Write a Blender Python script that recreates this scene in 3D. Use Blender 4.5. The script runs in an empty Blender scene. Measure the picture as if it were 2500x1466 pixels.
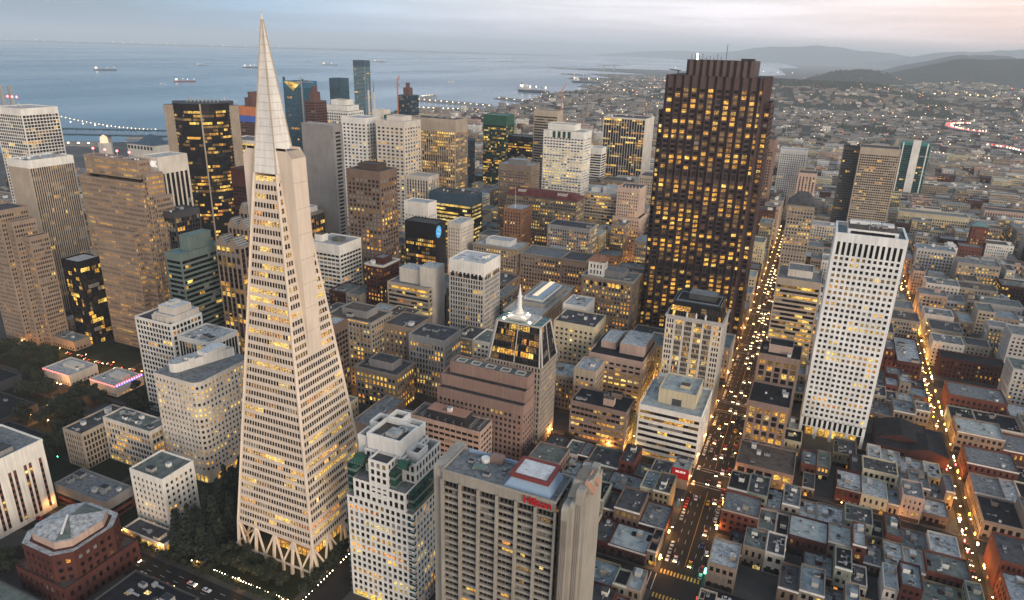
import bpy, math, random
from mathutils import Vector, Matrix
random.seed(7)
S = bpy.context.scene
COL = S.collection
R_ = math.radians
# ------------------------------------------------------------------ camera
YAW, PITCH, ROLL = R_(23.7), R_(19.95), R_(1.55)
CAM = Vector((0, 0, 250))
fw = Vector((-math.sin(YAW)*math.cos(PITCH), math.cos(YAW)*math.cos(PITCH), -math.sin(PITCH)))
rt = fw.cross(Vector((0, 0, 1))).normalized()
up = rt.cross(fw)
c_, s_ = math.cos(ROLL), math.sin(ROLL)
r2 = rt*c_ + up*s_
u2 = up*c_ - rt*s_
cam = bpy.data.cameras.new("camera")
camo = bpy.data.objects.new("camera", cam)
COL.objects.link(camo)
camo.matrix_world = Matrix(((r2.x, u2.x, -fw.x, CAM.x), (r2.y, u2.y, -fw.y, CAM.y), (r2.z, u2.z, -fw.z, CAM.z), (0, 0, 0, 1)))
cam.sensor_width = 36
cam.lens = 1695/2500*36
cam.clip_start = 1
cam.clip_end = 200000
S.camera = camo
# ------------------------------------------------------------------ world, sun, exposure
SUN_AZ, SUN_EL = R_(122), R_(3.0)         # azimuth from +Y towards +X: the glow low in the west, out of frame
w = bpy.data.worlds.new("World")
S.world = w
w.use_nodes = True
nt = w.node_tree
N = nt.nodes
L = nt.links
bg = N["Background"]
sky = N.new("ShaderNodeTexSky")
sky.sky_type = 'NISHITA'
sky.sun_disc = False
sky.sun_elevation = SUN_EL
sky.sun_rotation = SUN_AZ
sky.altitude = 200
sky.dust_density = 2.0
sky.ozone_density = 2.0
tc = N.new("ShaderNodeTexCoord")
sp = N.new("ShaderNodeSeparateXYZ")
L.new(tc.outputs["Generated"], sp.inputs[0])
def wmath(op, a, b=None, c=None):
    n = N.new("ShaderNodeMath"); n.operation = op
    for i, v in enumerate((a, b, c)):
        if v is None: continue
        if isinstance(v, (int, float)): n.inputs[i].default_value = v
        else: L.new(v, n.inputs[i])
    return n.outputs[0]
# how far towards the bright west-north-west (behind the camera) a direction lies (-1..1)
gl = wmath('ADD', wmath('MULTIPLY', sp.outputs[0], .87), wmath('MULTIPLY', sp.outputs[1], -.5))
gr = N.new("ShaderNodeValToRGB")           # colour of the cloud deck from the blue east to the glowing west
L.new(wmath('MULTIPLY_ADD', gl, 0.5, 0.5), gr.inputs[0])
e = gr.color_ramp.elements
e[0].position = 0.0; e[0].color = (.11, .26, .46, 1)
e[1].position = 1.0; e[1].color = (1.0, .84, .70, 1)
for p_, c3 in ((.02, (.22, .44, .72)), (.05, (.50, .64, .88)), (.095, (.80, .81, .97)), (.20, (.98, .90, 1.0)), (.27, (1.1, .90, .92)), (.34, (1.22, .85, .78)), (.5, (.86, .78, .68))):
    k = gr.color_ramp.elements.new(p_); k.color = (*c3, 1)
mp = N.new("ShaderNodeMapping")
L.new(tc.outputs["Generated"], mp.inputs[0])
mp.inputs["Scale"].default_value = (1.2, 1.2, 22)
cn = N.new("ShaderNodeTexNoise")
L.new(mp.outputs[0], cn.inputs[0])
cn.inputs["Scale"].default_value = 2.6
cn.inputs["Detail"].default_value = 7
cn.inputs["Roughness"].default_value = .58
cr = N.new("ShaderNodeMapRange")
L.new(cn.outputs[0], cr.inputs[0])
cr.inputs[1].default_value = .42; cr.inputs[2].default_value = .66
cr.inputs[3].default_value = .86; cr.inputs[4].default_value = 1.16
vm = N.new("ShaderNodeVectorMath"); vm.operation = 'SCALE'
L.new(gr.outputs[0], vm.inputs[0]); L.new(cr.outputs[0], vm.inputs["Scale"])
mx = N.new("ShaderNodeMix"); mx.data_type = 'RGBA'
mx.inputs[0].default_value = .88
zen = N.new("ShaderNodeMix"); zen.data_type = 'RGBA'
zr = N.new("ShaderNodeMapRange"); L.new(sp.outputs[2], zr.inputs[0]); zr.inputs[1].default_value = .12; zr.inputs[2].default_value = .8
L.new(zr.outputs[0], zen.inputs[0]); L.new(vm.outputs[0], zen.inputs[6]); zen.inputs[7].default_value = (.20, .28, .36, 1)
L.new(sky.outputs[0], mx.inputs[6]); L.new(zen.outputs[2], mx.inputs[7])
vs = N.new("ShaderNodeVectorMath"); vs.operation = 'SCALE'
vs.inputs["Scale"].default_value = 8.3
L.new(mx.outputs[2], vs.inputs[0])
L.new(vs.outputs[0], bg.inputs[0])
bg.inputs[1].default_value = .12
sl = bpy.data.lights.new("sun", 'SUN')
sl.energy = 2.0
sl.angle = R_(28)
sl.color = (1, .88, .74)
so = bpy.data.objects.new("sun", sl)
COL.objects.link(so)
ev = R_(13)
sd = Vector((math.sin(SUN_AZ)*math.cos(ev), math.cos(SUN_AZ)*math.cos(ev), math.sin(ev)))
so.rotation_euler = sd.to_track_quat('Z', 'Y').to_euler()
S.view_settings.view_transform = 'Standard'
S.view_settings.look = 'None'
S.view_settings.exposure = 0.33
S.view_settings.gamma = 1
S.cycles.max_bounces = 6
S.cycles.diffuse_bounces = 1
S.cycles.glossy_bounces = 3
S.cycles.volume_bounces = 2
S.cycles.caustics_reflective = False
S.cycles.caustics_refractive = False
S.cycles.sample_clamp_indirect = 4
S.cycles.use_denoising = True
# ------------------------------------------------------------------ materials
MATS = {}
def node_mat(name):
    m = bpy.data.materials.new(name); m.use_nodes = True
    t = m.node_tree
    return m, t.nodes, t.links, t.nodes["Principled BSDF"]
def wall_mat(name, c, rough=.85, v=.16, sc=.08, panel=0, metal=0):
    m, n, l, b = node_mat(name)
    g = n.new("ShaderNodeNewGeometry")
    a = n.new("ShaderNodeTexNoise"); a.inputs["Scale"].default_value = sc; a.inputs["Detail"].default_value = 4
    l.new(g.outputs["Position"], a.inputs[0])
    mpn = n.new("ShaderNodeMapping"); mpn.inputs["Scale"].default_value = (1.1, 1.1, .06)
    l.new(g.outputs["Position"], mpn.inputs[0])
    s = n.new("ShaderNodeTexNoise"); s.inputs["Scale"].default_value = .9; s.inputs["Detail"].default_value = 3
    l.new(mpn.outputs[0], s.inputs[0])
    ad = n.new("ShaderNodeMath"); ad.operation = 'ADD'
    l.new(a.outputs[0], ad.inputs[0]); l.new(s.outputs[0], ad.inputs[1])
    r = n.new("ShaderNodeMapRange"); r.inputs[1].default_value = .7; r.inputs[2].default_value = 1.3
    r.inputs[3].default_value = 1-v; r.inputs[4].default_value = 1+v*.7
    l.new(ad.outputs[0], r.inputs[0])
    vv = n.new("ShaderNodeVectorMath"); vv.operation = 'SCALE'; vv.inputs[0].default_value = c
    l.new(r.outputs[0], vv.inputs["Scale"])
    l.new(vv.outputs[0], b.inputs["Base Color"])
    b.inputs["Roughness"].default_value = rough
    b.inputs["Metallic"].default_value = metal
    b.inputs["Specular IOR Level"].default_value = .12
    MATS[name] = m
    return m
def roof_mat(name, c, c2, sc=.22):
    m, n, l, b = node_mat(name)
    g = n.new("ShaderNodeNewGeometry")
    a = n.new("ShaderNodeTexNoise"); a.inputs["Scale"].default_value = sc; a.inputs["Detail"].default_value = 7; a.inputs["Roughness"].default_value = .7
    l.new(g.outputs["Position"], a.inputs[0])
    r = n.new("ShaderNodeValToRGB"); l.new(a.outputs[0], r.inputs[0])
    r.color_ramp.elements[0].position = .36; r.color_ramp.elements[0].color = (*[x*.8 for x in c2], 1)
    r.color_ramp.elements[1].position = .60; r.color_ramp.elements[1].color = (*c, 1)
    k_ = r.color_ramp.elements.new(.47); k_.color = (*[(x*.45+y*.55) for x, y in zip(c, c2)], 1)
    f_ = n.new('ShaderNodeTexVoronoi'); f_.inputs['Scale'].default_value = .55; l.new(g.outputs['Position'], f_.inputs[0])
    mm_ = n.new('ShaderNodeMapRange'); l.new(f_.outputs['Color'], mm_.inputs[0]); mm_.inputs[3].default_value = -.05; mm_.inputs[4].default_value = .05
    a_ = n.new('ShaderNodeMath'); a_.operation = 'ADD'; l.new(a.outputs[0], a_.inputs[0]); l.new(mm_.outputs[0], a_.inputs[1]); l.new(a_.outputs[0], r.inputs[0])
    l.new(r.outputs[0], b.inputs["Base Color"])
    b.inputs["Roughness"].default_value = .9
    b.inputs["Specular IOR Level"].default_value = .2
    MATS[name] = m
def glass_mat(name, c, rough=.06, bl=0):
    m, n, l, b = node_mat(name)
    g = n.new("ShaderNodeNewGeometry")
    a = n.new("ShaderNodeTexNoise"); a.inputs["Scale"].default_value = .35; a.inputs["Detail"].default_value = 2
    l.new(g.outputs["Position"], a.inputs[0])
    r = n.new("ShaderNodeMapRange"); r.inputs[1].default_value = .35; r.inputs[2].default_value = .65
    r.inputs[3].default_value = .45; r.inputs[4].default_value = 1.6
    l.new(a.outputs[0], r.inputs[0])
    vv = n.new("ShaderNodeVectorMath"); vv.operation = 'SCALE'; vv.inputs[0].default_value = c
    l.new(r.outputs[0], vv.inputs["Scale"]); l.new(vv.outputs[0], b.inputs["Base Color"])
    b.inputs["Roughness"].default_value = rough
    b.inputs["Specular IOR Level"].default_value = .42 if 'blue' in name or 'green' in name else .13
    MATS[name] = m
def lit_mat(name, c, st, c2, sc=1.0, lo=.05):
    """A lit room behind glass: ceiling lamps, furniture and blinds as bright and dim patches."""
    m, n, l, b = node_mat(name)
    g = n.new("ShaderNodeNewGeometry")
    a = n.new("ShaderNodeTexNoise"); a.inputs["Scale"].default_value = sc; a.inputs["Detail"].default_value = 3; a.inputs["Roughness"].default_value = .7
    mz = n.new("ShaderNodeMapping"); mz.inputs["Scale"].default_value = (.8, .8, 1.9); l.new(g.outputs["Position"], mz.inputs[0])
    l.new(mz.outputs[0], a.inputs[0])
    a2 = n.new("ShaderNodeTexNoise"); a2.inputs["Scale"].default_value = .11
    l.new(g.outputs["Position"], a2.inputs[0])
    ad = n.new("ShaderNodeMath"); ad.operation = 'MULTIPLY_ADD'; ad.inputs[1].default_value = .6
    l.new(a2.outputs[0], ad.inputs[0]); l.new(a.outputs[0], ad.inputs[2])
    r = n.new("ShaderNodeMapRange"); r.inputs[1].default_value = .62; r.inputs[2].default_value = 1.02
    r.inputs[3].default_value = lo; r.inputs[4].default_value = 1
    l.new(ad.outputs[0], r.inputs[0])
    p = n.new("ShaderNodeMath"); p.operation = 'POWER'; p.inputs[1].default_value = 1.5
    l.new(r.outputs[0], p.inputs[0])
    ml = n.new("ShaderNodeMath"); ml.operation = 'MULTIPLY'; ml.inputs[1].default_value = st
    l.new(p.outputs[0], ml.inputs[0])
    mc = n.new("ShaderNodeMix"); mc.data_type = 'RGBA'
    l.new(r.outputs[0], mc.inputs[0]); mc.inputs[6].default_value = (*c2, 1); mc.inputs[7].default_value = (*c, 1)
    l.new(mc.outputs[2], b.inputs["Emission Color"]); l.new(ml.outputs[0], b.inputs["Emission Strength"])
    b.inputs["Base Color"].default_value = (.03, .025, .02, 1)
    b.inputs["Roughness"].default_value = .1
    m.cycles.emission_sampling = 'NONE'
    MATS[name] = m
def glow_mat(name, c, st, sample=False):
    m, n, l, b = node_mat(name)
    b.inputs["Base Color"].default_value = (*[min(1, x*.4) for x in c], 1)
    b.inputs["Emission Color"].default_value = (*c, 1)
    b.inputs["Emission Strength"].default_value = st
    if not sample: m.cycles.emission_sampling = 'NONE'
    MATS[name] = m
W_ = dict(white=(.76, .735, .69), cream=(.64, .585, .52), hotel=(.33, .305, .27), paint2=(.80, .81, .81), cream_y=(.56, .49, .35), grey=(.25, .24, .24), grey_l=(.47, .45, .43), grey_d=(.07, .07, .075),
          stone=(.33, .29, .25), stone_d=(.23, .20, .17), stone_l=(.42, .37, .31), stone_b=(.27, .21, .17), concrete=(.32, .32, .32), tan=(.29, .225, .178),
          tan_l=(.42, .35, .28), tan_d=(.16, .13, .115), brown=(.17, .12, .095), brown_d=(.08, .055, .045), black=(.012, .011, .014), black_g=(.016, .022, .022),
          teal=(.15, .20, .185), blueglass=(.05, .15, .24), slate=(.05, .09, .13), slatel=(.20, .30, .35), greenglass=(.035, .105, .075), tealglass=(.04, .22, .21),
          maroon=(.075, .026, .022), brick_o=(.085, .033, .028), rust=(.13, .07, .065), orange=(.55, .20, .09), bluewrap=(.07, .13, .45), redbrick=(.15, .052, .038), redbrick_d=(.075, .030, .026),
          redstone=(.24, .155, .125), pink=(.27, .185, .16), pink_l=(.45, .33, .28), pink_d=(.25, .18, .155), pink_w=(.55, .41, .34), orange_b=(.33, .17, .10),
          red=(.32, .02, .03), green_p=(.04, .07, .06), ochre=(.24, .19, .12), mint=(.24, .26, .22), paint=(.76, .75, .72), pyr=(.69, .585, .49), pyrs=(.76, .73, .69), bofa=(.066, .044, .046), helic=(.14, .14, .11))
for k_, c3 in W_.items():
    gl_ = k_ in ('black', 'black_g', 'blueglass', 'slate', 'greenglass', 'tealglass', 'slatel')
    wall_mat(k_, c3, rough=.25 if gl_ else .82, v=.13 if k_ in ('paint', 'pyr') else .2)
wall_mat('bofa', W_['bofa'], rough=.38, v=.14)
wall_mat('metal', (.32, .33, .34), rough=.45, v=.2, sc=.6)
wall_mat('dark_metal', (.04, .04, .045), rough=.5, v=.2, sc=.6)
wall_mat('asphalt', (.026, .024, .023), rough=.75, v=.25, sc=.15)
wall_mat('concrete_walk', (.075, .07, .066), rough=.9, v=.2, sc=.2)
wall_mat('ground_far', (.085, .08, .075), rough=.95, v=.45, sc=.01)
wall_mat('soil', (.022, .028, .016), rough=1, v=.4, sc=.1)
wall_mat('bark', (.05, .035, .025), rough=.95)
wall_mat('hill_far', (.045, .05, .055), rough=1, v=.25, sc=.003)
wall_mat('hill_near', (.05, .052, .040), rough=1, v=.5, sc=.02)
roof_mat('r_pale', (.52, .53, .53), (.24, .245, .25), .5); roof_mat('r_white', (.66, .67, .68), (.45, .46, .47)); roof_mat('r_pale2', (.42, .45, .44), (.28, .31, .31))
roof_mat('r_grey', (.22, .23, .235), (.11, .115, .12), .5); roof_mat('r_dark', (.085, .085, .09), (.045, .045, .05)); roof_mat('r_black', (.022, .022, .026), (.012, .012, .015))
roof_mat('r_green', (.17, .19, .175), (.09, .105, .10)); roof_mat('r_blue', (.24, .28, .30), (.14, .17, .19)); roof_mat('r_teal', (.16, .27, .27), (.09, .16, .17))
roof_mat('r_brown', (.12, .095, .08), (.07, .055, .05)); roof_mat('r_red', (.20, .055, .045), (.12, .035, .03)); roof_mat('r_tile', (.30, .16, .10), (.2, .1, .07))
glass_mat('g_dark', (.010, .009, .011)); glass_mat('g_dark2', (.026, .022, .022), .15); glass_mat('g_blue', (.03, .075, .10)); glass_mat('g_green', (.02, .06, .05))
wall_mat('blind', (.22, .21, .195), rough=.5, v=.3, sc=.5)
lit_mat('l_amber', (1, .51, .07), 1.75, (.60, .22, .03)); lit_mat('l_yellow', (1, .67, .14), 2.0, (.7, .34, .04))
lit_mat('l_pale', (1, .74, .30), 1.6, (.6, .42, .10)); lit_mat('l_dim', (.9, .50, .12), .55, (.4, .19, .05)); lit_mat('l_orange', (1, .40, .08), 1.6, (.7, .2, .03))
glow_mat('lamp', (1, .52, .16), 34); glow_mat('lamp_w', (1, .80, .50), 24); glow_mat('lamp_far', (1, .66, .32), 6); glow_mat('lamp_farw', (1, .84, .62), 4.2)
glow_mat('head', (1, .66, .30), 20); glow_mat('tail', (1, .05, .02), 5); glow_mat('red_l', (1, .10, .10), 9); glow_mat('blue_l', (.15, .15, 1), 12); glow_mat('green_l', (.1, 1, .6), 12)
glow_mat('soft_glow', (1, .72, .48), .75); glow_mat('sign_y', (1, .75, .25), 5); glow_mat('spire_l', (.75, .70, .62), .22); glow_mat('logo_b', (.06, .33, .60), .8); glow_mat('letter', (.9, .85, .8), .7)
glow_mat('lantern', (1, .52, .05), 13)
wall_mat('paint_w', (.55, .55, .52), v=.3, sc=2); wall_mat('paint_y', (.55, .30, .05), v=.3, sc=2); wall_mat('crosswalk', (.62, .40, .10), v=.3, sc=1)
for k_, c3 in dict(car_white=(.7, .7, .7), car_black=(.02, .02, .022), car_silver=(.38, .39, .40), car_red=(.35, .03, .03), car_blue=(.04, .08, .2), car_yellow=(.65, .42, .04), sign_red=(.45, .015, .02), awning_blue=(.06, .22, .42), vent_blue=(.28, .38, .50), frame_red=(.20, .05, .045), terra=(.42, .22, .15)).items():
    wall_mat(k_, c3, rough=.35 if 'car' in k_ else .6, v=.05)
def leaf_mat(name, a_, b_):
    m, n, l, b = node_mat(name)
    g = n.new("ShaderNodeNewGeometry")
    o = n.new("ShaderNodeTexNoise"); o.inputs["Scale"].default_value = .5; l.new(g.outputs["Position"], o.inputs[0])
    r = n.new("ShaderNodeValToRGB"); l.new(o.outputs[0], r.inputs[0])
    r.color_ramp.elements[0].position = .35; r.color_ramp.elements[0].color = (*a_, 1)
    r.color_ramp.elements[1].position = .65; r.color_ramp.elements[1].color = (*b_, 1)
    l.new(r.outputs[0], b.inputs["Base Color"]); b.inputs["Roughness"].default_value = .8
    MATS[name] = m
leaf_mat('leaf_dark', (.006, .012, .008), (.026, .038, .022)); leaf_mat('leaf', (.010, .018, .008), (.050, .058, .026))
# ------------------------------------------------------------------ mesh helpers
class MB:
    def __init__(s): s.v = []; s.f = []; s.m = []; s.mi = {}
    def mat(s, n):
        if n not in s.mi: s.mi[n] = len(s.mi)
        return s.mi[n]
    def quad(s, a, b, c, d, m):
        i = len(s.v); s.v += (a, b, c, d); s.f.append((i, i+1, i+2, i+3)); s.m.append(s.mat(m))
    def poly(s, pts, m):
        i = len(s.v); s.v += pts; s.f.append(tuple(range(i, i+len(pts)))); s.m.append(s.mat(m))
    def box(s, x0, x1, y0, y1, z0, z1, m, mt=None, bottom=False):
        mt = mt or m
        s.quad((x0, y0, z0), (x1, y0, z0), (x1, y0, z1), (x0, y0, z1), m)
        s.quad((x1, y0, z0), (x1, y1, z0), (x1, y1, z1), (x1, y0, z1), m)
        s.quad((x1, y1, z0), (x0, y1, z0), (x0, y1, z1), (x1, y1, z1), m)
        s.quad((x0, y1, z0), (x0, y0, z0), (x0, y0, z1), (x0, y1, z1), m)
        s.quad((x0, y0, z1), (x1, y0, z1), (x1, y1, z1), (x0, y1, z1), mt)
        if bottom: s.quad((x0, y1, z0), (x1, y1, z0), (x1, y0, z0), (x0, y0, z0), m)
    def prism(s, pts, z0, z1, m, mt=None, pts2=None):
        p2 = pts2 or pts; k = len(pts)
        for i in range(k):
            a, b = pts[i], pts[(i+1) % k]; c, d = p2[(i+1) % k], p2[i]
            s.quad((a[0], a[1], z0), (b[0], b[1], z0), (c[0], c[1], z1), (d[0], d[1], z1), m)
        s.poly([(p[0], p[1], z1) for p in p2], mt or m)
    def cyl(s, x, y, z0, z1, r, m, r2=None, k=10, mt=None):
        r2 = r if r2 is None else r2
        s.prism([(x+r*math.cos(t*2*math.pi/k), y+r*math.sin(t*2*math.pi/k)) for t in range(k)], z0, z1, m, mt,
                [(x+r2*math.cos(t*2*math.pi/k), y+r2*math.sin(t*2*math.pi/k)) for t in range(k)])
    def bar(s, a, b, w, m, h=None):
        a = Vector(a); b = Vector(b); d = (b-a).normalized(); h = h or w
        u = d.cross(Vector((0, 0, 1)))
        if u.length < .01: u = Vector((1, 0, 0))
        u.normalize(); v = u.cross(d)
        c = [(u*x*w/2+v*y*h/2) for x, y in ((-1, -1), (1, -1), (1, 1), (-1, 1))]
        for i in range(4):
            j = (i+1) % 4
            s.quad(tuple(a+c[i]), tuple(a+c[j]), tuple(b+c[j]), tuple(b+c[i]), m)
        s.quad(*[tuple(b+q) for q in c], m); s.quad(*[tuple(a+q) for q in c[::-1]], m)
    def ring(s, x0, x1, y0, y1, z0, z1, t, m):
        """a parapet: four walls butted end to end"""
        s.box(x0, x1, y0, y0+t, z0, z1, m); s.box(x0, x1, y1-t, y1, z0, z1, m)
        s.box(x0, x0+t, y0+t, y1-t, z0, z1, m); s.box(x1-t, x1, y0+t, y1-t, z0, z1, m)
    def mesh(s, name):
        me = bpy.data.meshes.new(name); me.from_pydata(s.v, [], s.f)
        for k in s.mi: me.materials.append(MATS[k])
        me.polygons.foreach_set("material_index", s.m); me.update()
        return me
    def build(s, name, parent=None, kind=None):
        o = bpy.data.objects.new(name, s.mesh(name)); COL.objects.link(o)
        if parent: o.parent = parent; o.matrix_parent_inverse = Matrix.Translation(parent.location).inverted()
        if kind: o['kind'] = kind
        return o
def thing(name, label, cat, loc=(0, 0, 0), group=None):
    o = bpy.data.objects.new(name, None); COL.objects.link(o); o.location = loc
    o.empty_display_size = .1
    o['label'] = label; o['category'] = cat
    if group: o['group'] = group
    return o
def tag(o, label, cat, group=None, kind=None):
    o['label'] = label; o['category'] = cat
    if group: o['group'] = group
    if kind: o['kind'] = kind
    return o
PANE = {}
def pane_mesh(m):
    if m not in PANE:
        me = bpy.data.meshes.new("window"); me.from_pydata([(0, 0, 0), (1, 0, 0), (1, 0, 1), (0, 0, 1)], [], [(0, 1, 2, 3)])
        me.materials.append(MATS[m]); PANE[m] = me
    return PANE[m]
def put_windows(wins, parent, maxn=100, near=True):
    """the windows that show largest become parts of their own, the rest one part"""
    if not wins: return
    if near:
        wins.sort(key=lambda q: (Vector(q[0])-CAM).length_squared/max(.5, (Vector(q[2])-Vector(q[0])).length_squared)*(3 if q[5] else 1))
        first, rest = wins[:maxn], wins[maxn:]
    else: first, rest = [], wins
    base = Matrix.Translation(parent.location).inverted()
    for a, b, c, d, m, back in first:
        a = Vector(a); x = Vector(b)-a; z = Vector(d)-a; y = z.cross(x)
        o = bpy.data.objects.new("window", pane_mesh(m)); COL.objects.link(o)
        o.parent = parent
        y = y.normalized()
        o.matrix_basis = base @ Matrix(((x.x, y.x, z.x, a.x), (x.y, y.y, z.y, a.y), (x.z, y.z, z.z, a.z), (0, 0, 0, 1)))
    if rest:
        mb = MB()
        for a, b, c, d, m, back in rest: mb.quad(a, b, c, d, m)
        mb.build("windows", parent, 'stuff')
def pick(st, prev, fl):
    p = st.get('lit', .1)*fl*.92
    if prev is not None and random.random() < st.get('run', .5): return prev
    r = random.random()
    if r < p:
        q = random.random(); lc = st.get('lc')
        if lc == 'amber': return 'l_amber' if q < .45 else 'l_yellow' if q < .58 else 'l_dim'
        if lc == 'pale': return 'l_pale' if q < .7 else 'l_yellow'
        if q < .28: return 'l_yellow'
        if q < .54: return 'l_amber'
        if q < .60: return 'l_pale'
        if q < .64: return 'l_orange'
        return 'l_dim'
    g = st.get('g')
    if g: return 'g_'+g
    q = random.random()
    if q < st.get('bl', .07): return 'blind'
    return 'g_dark' if q < .75 else 'g_dark2'
def facade(mb, wins, fm, rows, st, smin, smax, cheap=False, back=False, curved=False):
    """fm(s, z, depth) -> point. Piers, spandrels, reveals and glass of one wall."""
    c = st['c']; c2 = st.get('c2', c); vert = st['st'] == 'vert'
    D = st.get('d', .35)
    bw = st['bw']; wf = st['wf']; hf = st['hf']; mg = st.get('mg', 1.0)
    if not st.get('keep'): wf = wf*1.08 if wf < .85 else wf; hf = min(.95, hf*1.1)
    if wins is None: wins = []
    prevtop = None
    for ri, (za, zb) in enumerate(rows):
        h = (zb-za); wh = h*hf; w0 = za+(h-wh)*.45; w1 = w0+wh
        a0, a1 = smin(w0), smax(w0); b0, b1 = smin(w1), smax(w1)
        W = a1-a0-2*mg
        n = st.get('n') or max(1, int(W/bw+.5))
        z0s = za if prevtop is None else prevtop
        fl = random.choice((.25, .6, .8, 1, 1, 1.3, 1.7, 2.1)) if st.get('lit', 0) < .9 else 1
        def sx(t, z):
            q0, q1 = smin(z), smax(z); return q0+mg+(q1-q0-2*mg)*t
        if cheap:
            prev = None
            for k in range(n):
                prev = pick(st, prev, fl)
                t0 = (k+.5-wf/2)/n; t1 = (k+.5+wf/2)/n
                if prev.startswith('g_dark') and cheap == 2 and random.random() < .5: continue
                wins.append((fm(sx(t0, w0), w0, -.06), fm(sx(t1, w0), w0, -.06), fm(sx(t1, w1), w1, -.06), fm(sx(t0, w1), w1, -.06), prev, back))
            continue
        ts = [0.]
        for k in range(n): ts += [(k+.5-wf/2)/n, (k+.5+wf/2)/n]
        ts.append(1.)
        if vert:
            for k in range(n):     # recessed spandrel under each window
                t0, t1 = ts[1+2*k], ts[2+2*k]
                mb.quad(fm(sx(t0, z0s), z0s, D), fm(sx(t1, z0s), z0s, D), fm(sx(t1, w0), w0, D), fm(sx(t0, w0), w0, D), c2)
        elif curved:
            for k in range(n):
                mb.quad(fm(sx(k/n, z0s), z0s, 0), fm(sx((k+1)/n, z0s), z0s, 0), fm(sx((k+1)/n, w0), w0, 0), fm(sx(k/n, w0), w0, 0), c)
        else:
            mb.quad(fm(smin(z0s), z0s, 0), fm(smax(z0s), z0s, 0), fm(smax(w0), w0, 0), fm(smin(w0), w0, 0), c)
        # piers beside the windows
        zl, zh = (z0s, w1) if vert else (w0, w1)
        for k in range(n+1):
            t0, t1 = ts[2*k], ts[2*k+1]
            l0 = smin(zl) if k == 0 else sx(t0, zl); l1 = smin(zh) if k == 0 else sx(t0, zh)
            r0 = smax(zl) if k == n else sx(t1, zl); r1 = smax(zh) if k == n else sx(t1, zh)
            if r0-l0 > .03:
                dp = 0 if (wf < .93 or k in (0, n)) else D*.6
                mb.quad(fm(l0, zl, dp), fm(r0, zl, dp), fm(r1, zh, dp), fm(l1, zh, dp), c if dp == 0 else c2)
                if k > 0: mb.quad(fm(l0, zl, D), fm(l0, zl, dp), fm(l1, zh, dp), fm(l1, zh, D), c)
                if k < n: mb.quad(fm(r0, zl, dp), fm(r0, zl, D), fm(r1, zh, D), fm(r1, zh, dp), c)
        if not vert:
            if curved:
                for k in range(n):
                    t0, t1 = ts[1+2*k], ts[2+2*k]
                    mb.quad(fm(sx(t0, w0), w0, D), fm(sx(t0, w0), w0, 0), fm(sx(t1, w0), w0, 0), fm(sx(t1, w0), w0, D), c)
            else:
                mb.quad(fm(sx(0, w0), w0, 0), fm(sx(1, w0), w0, 0), fm(sx(1, w0), w0, D), fm(sx(0, w0), w0, D), c)
                mb.quad(fm(sx(0, w1), w1, D), fm(sx(1, w1), w1, D), fm(sx(1, w1), w1, 0), fm(sx(0, w1), w1, 0), c)
        prev = None
        for k in range(n):
            prev = pick(st, prev, fl)
            t0, t1 = ts[1+2*k], ts[2+2*k]
            wins.append((fm(sx(t0, w0), w0, D-.02), fm(sx(t1, w0), w0, D-.02), fm(sx(t1, w1), w1, D-.02), fm(sx(t0, w1), w1, D-.02), prev, back))
        prevtop = w1
    if cheap: return rows[-1][1] if rows else 0
    return prevtop
def fm_n(x0, y0): return lambda s, z, d: (x0+s, y0+d, z)          # north wall, seen from the camera
def fm_w(x1, y0): return lambda s, z, d: (x1-d, y0+s, z)          # west wall (right)
def fm_e(x0, y1): return lambda s, z, d: (x0+d, y1-s, z)          # east wall (left)
def fm_s(x1, y1): return lambda s, z, d: (x1-s, y1-d, z)          # south wall (away)
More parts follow.
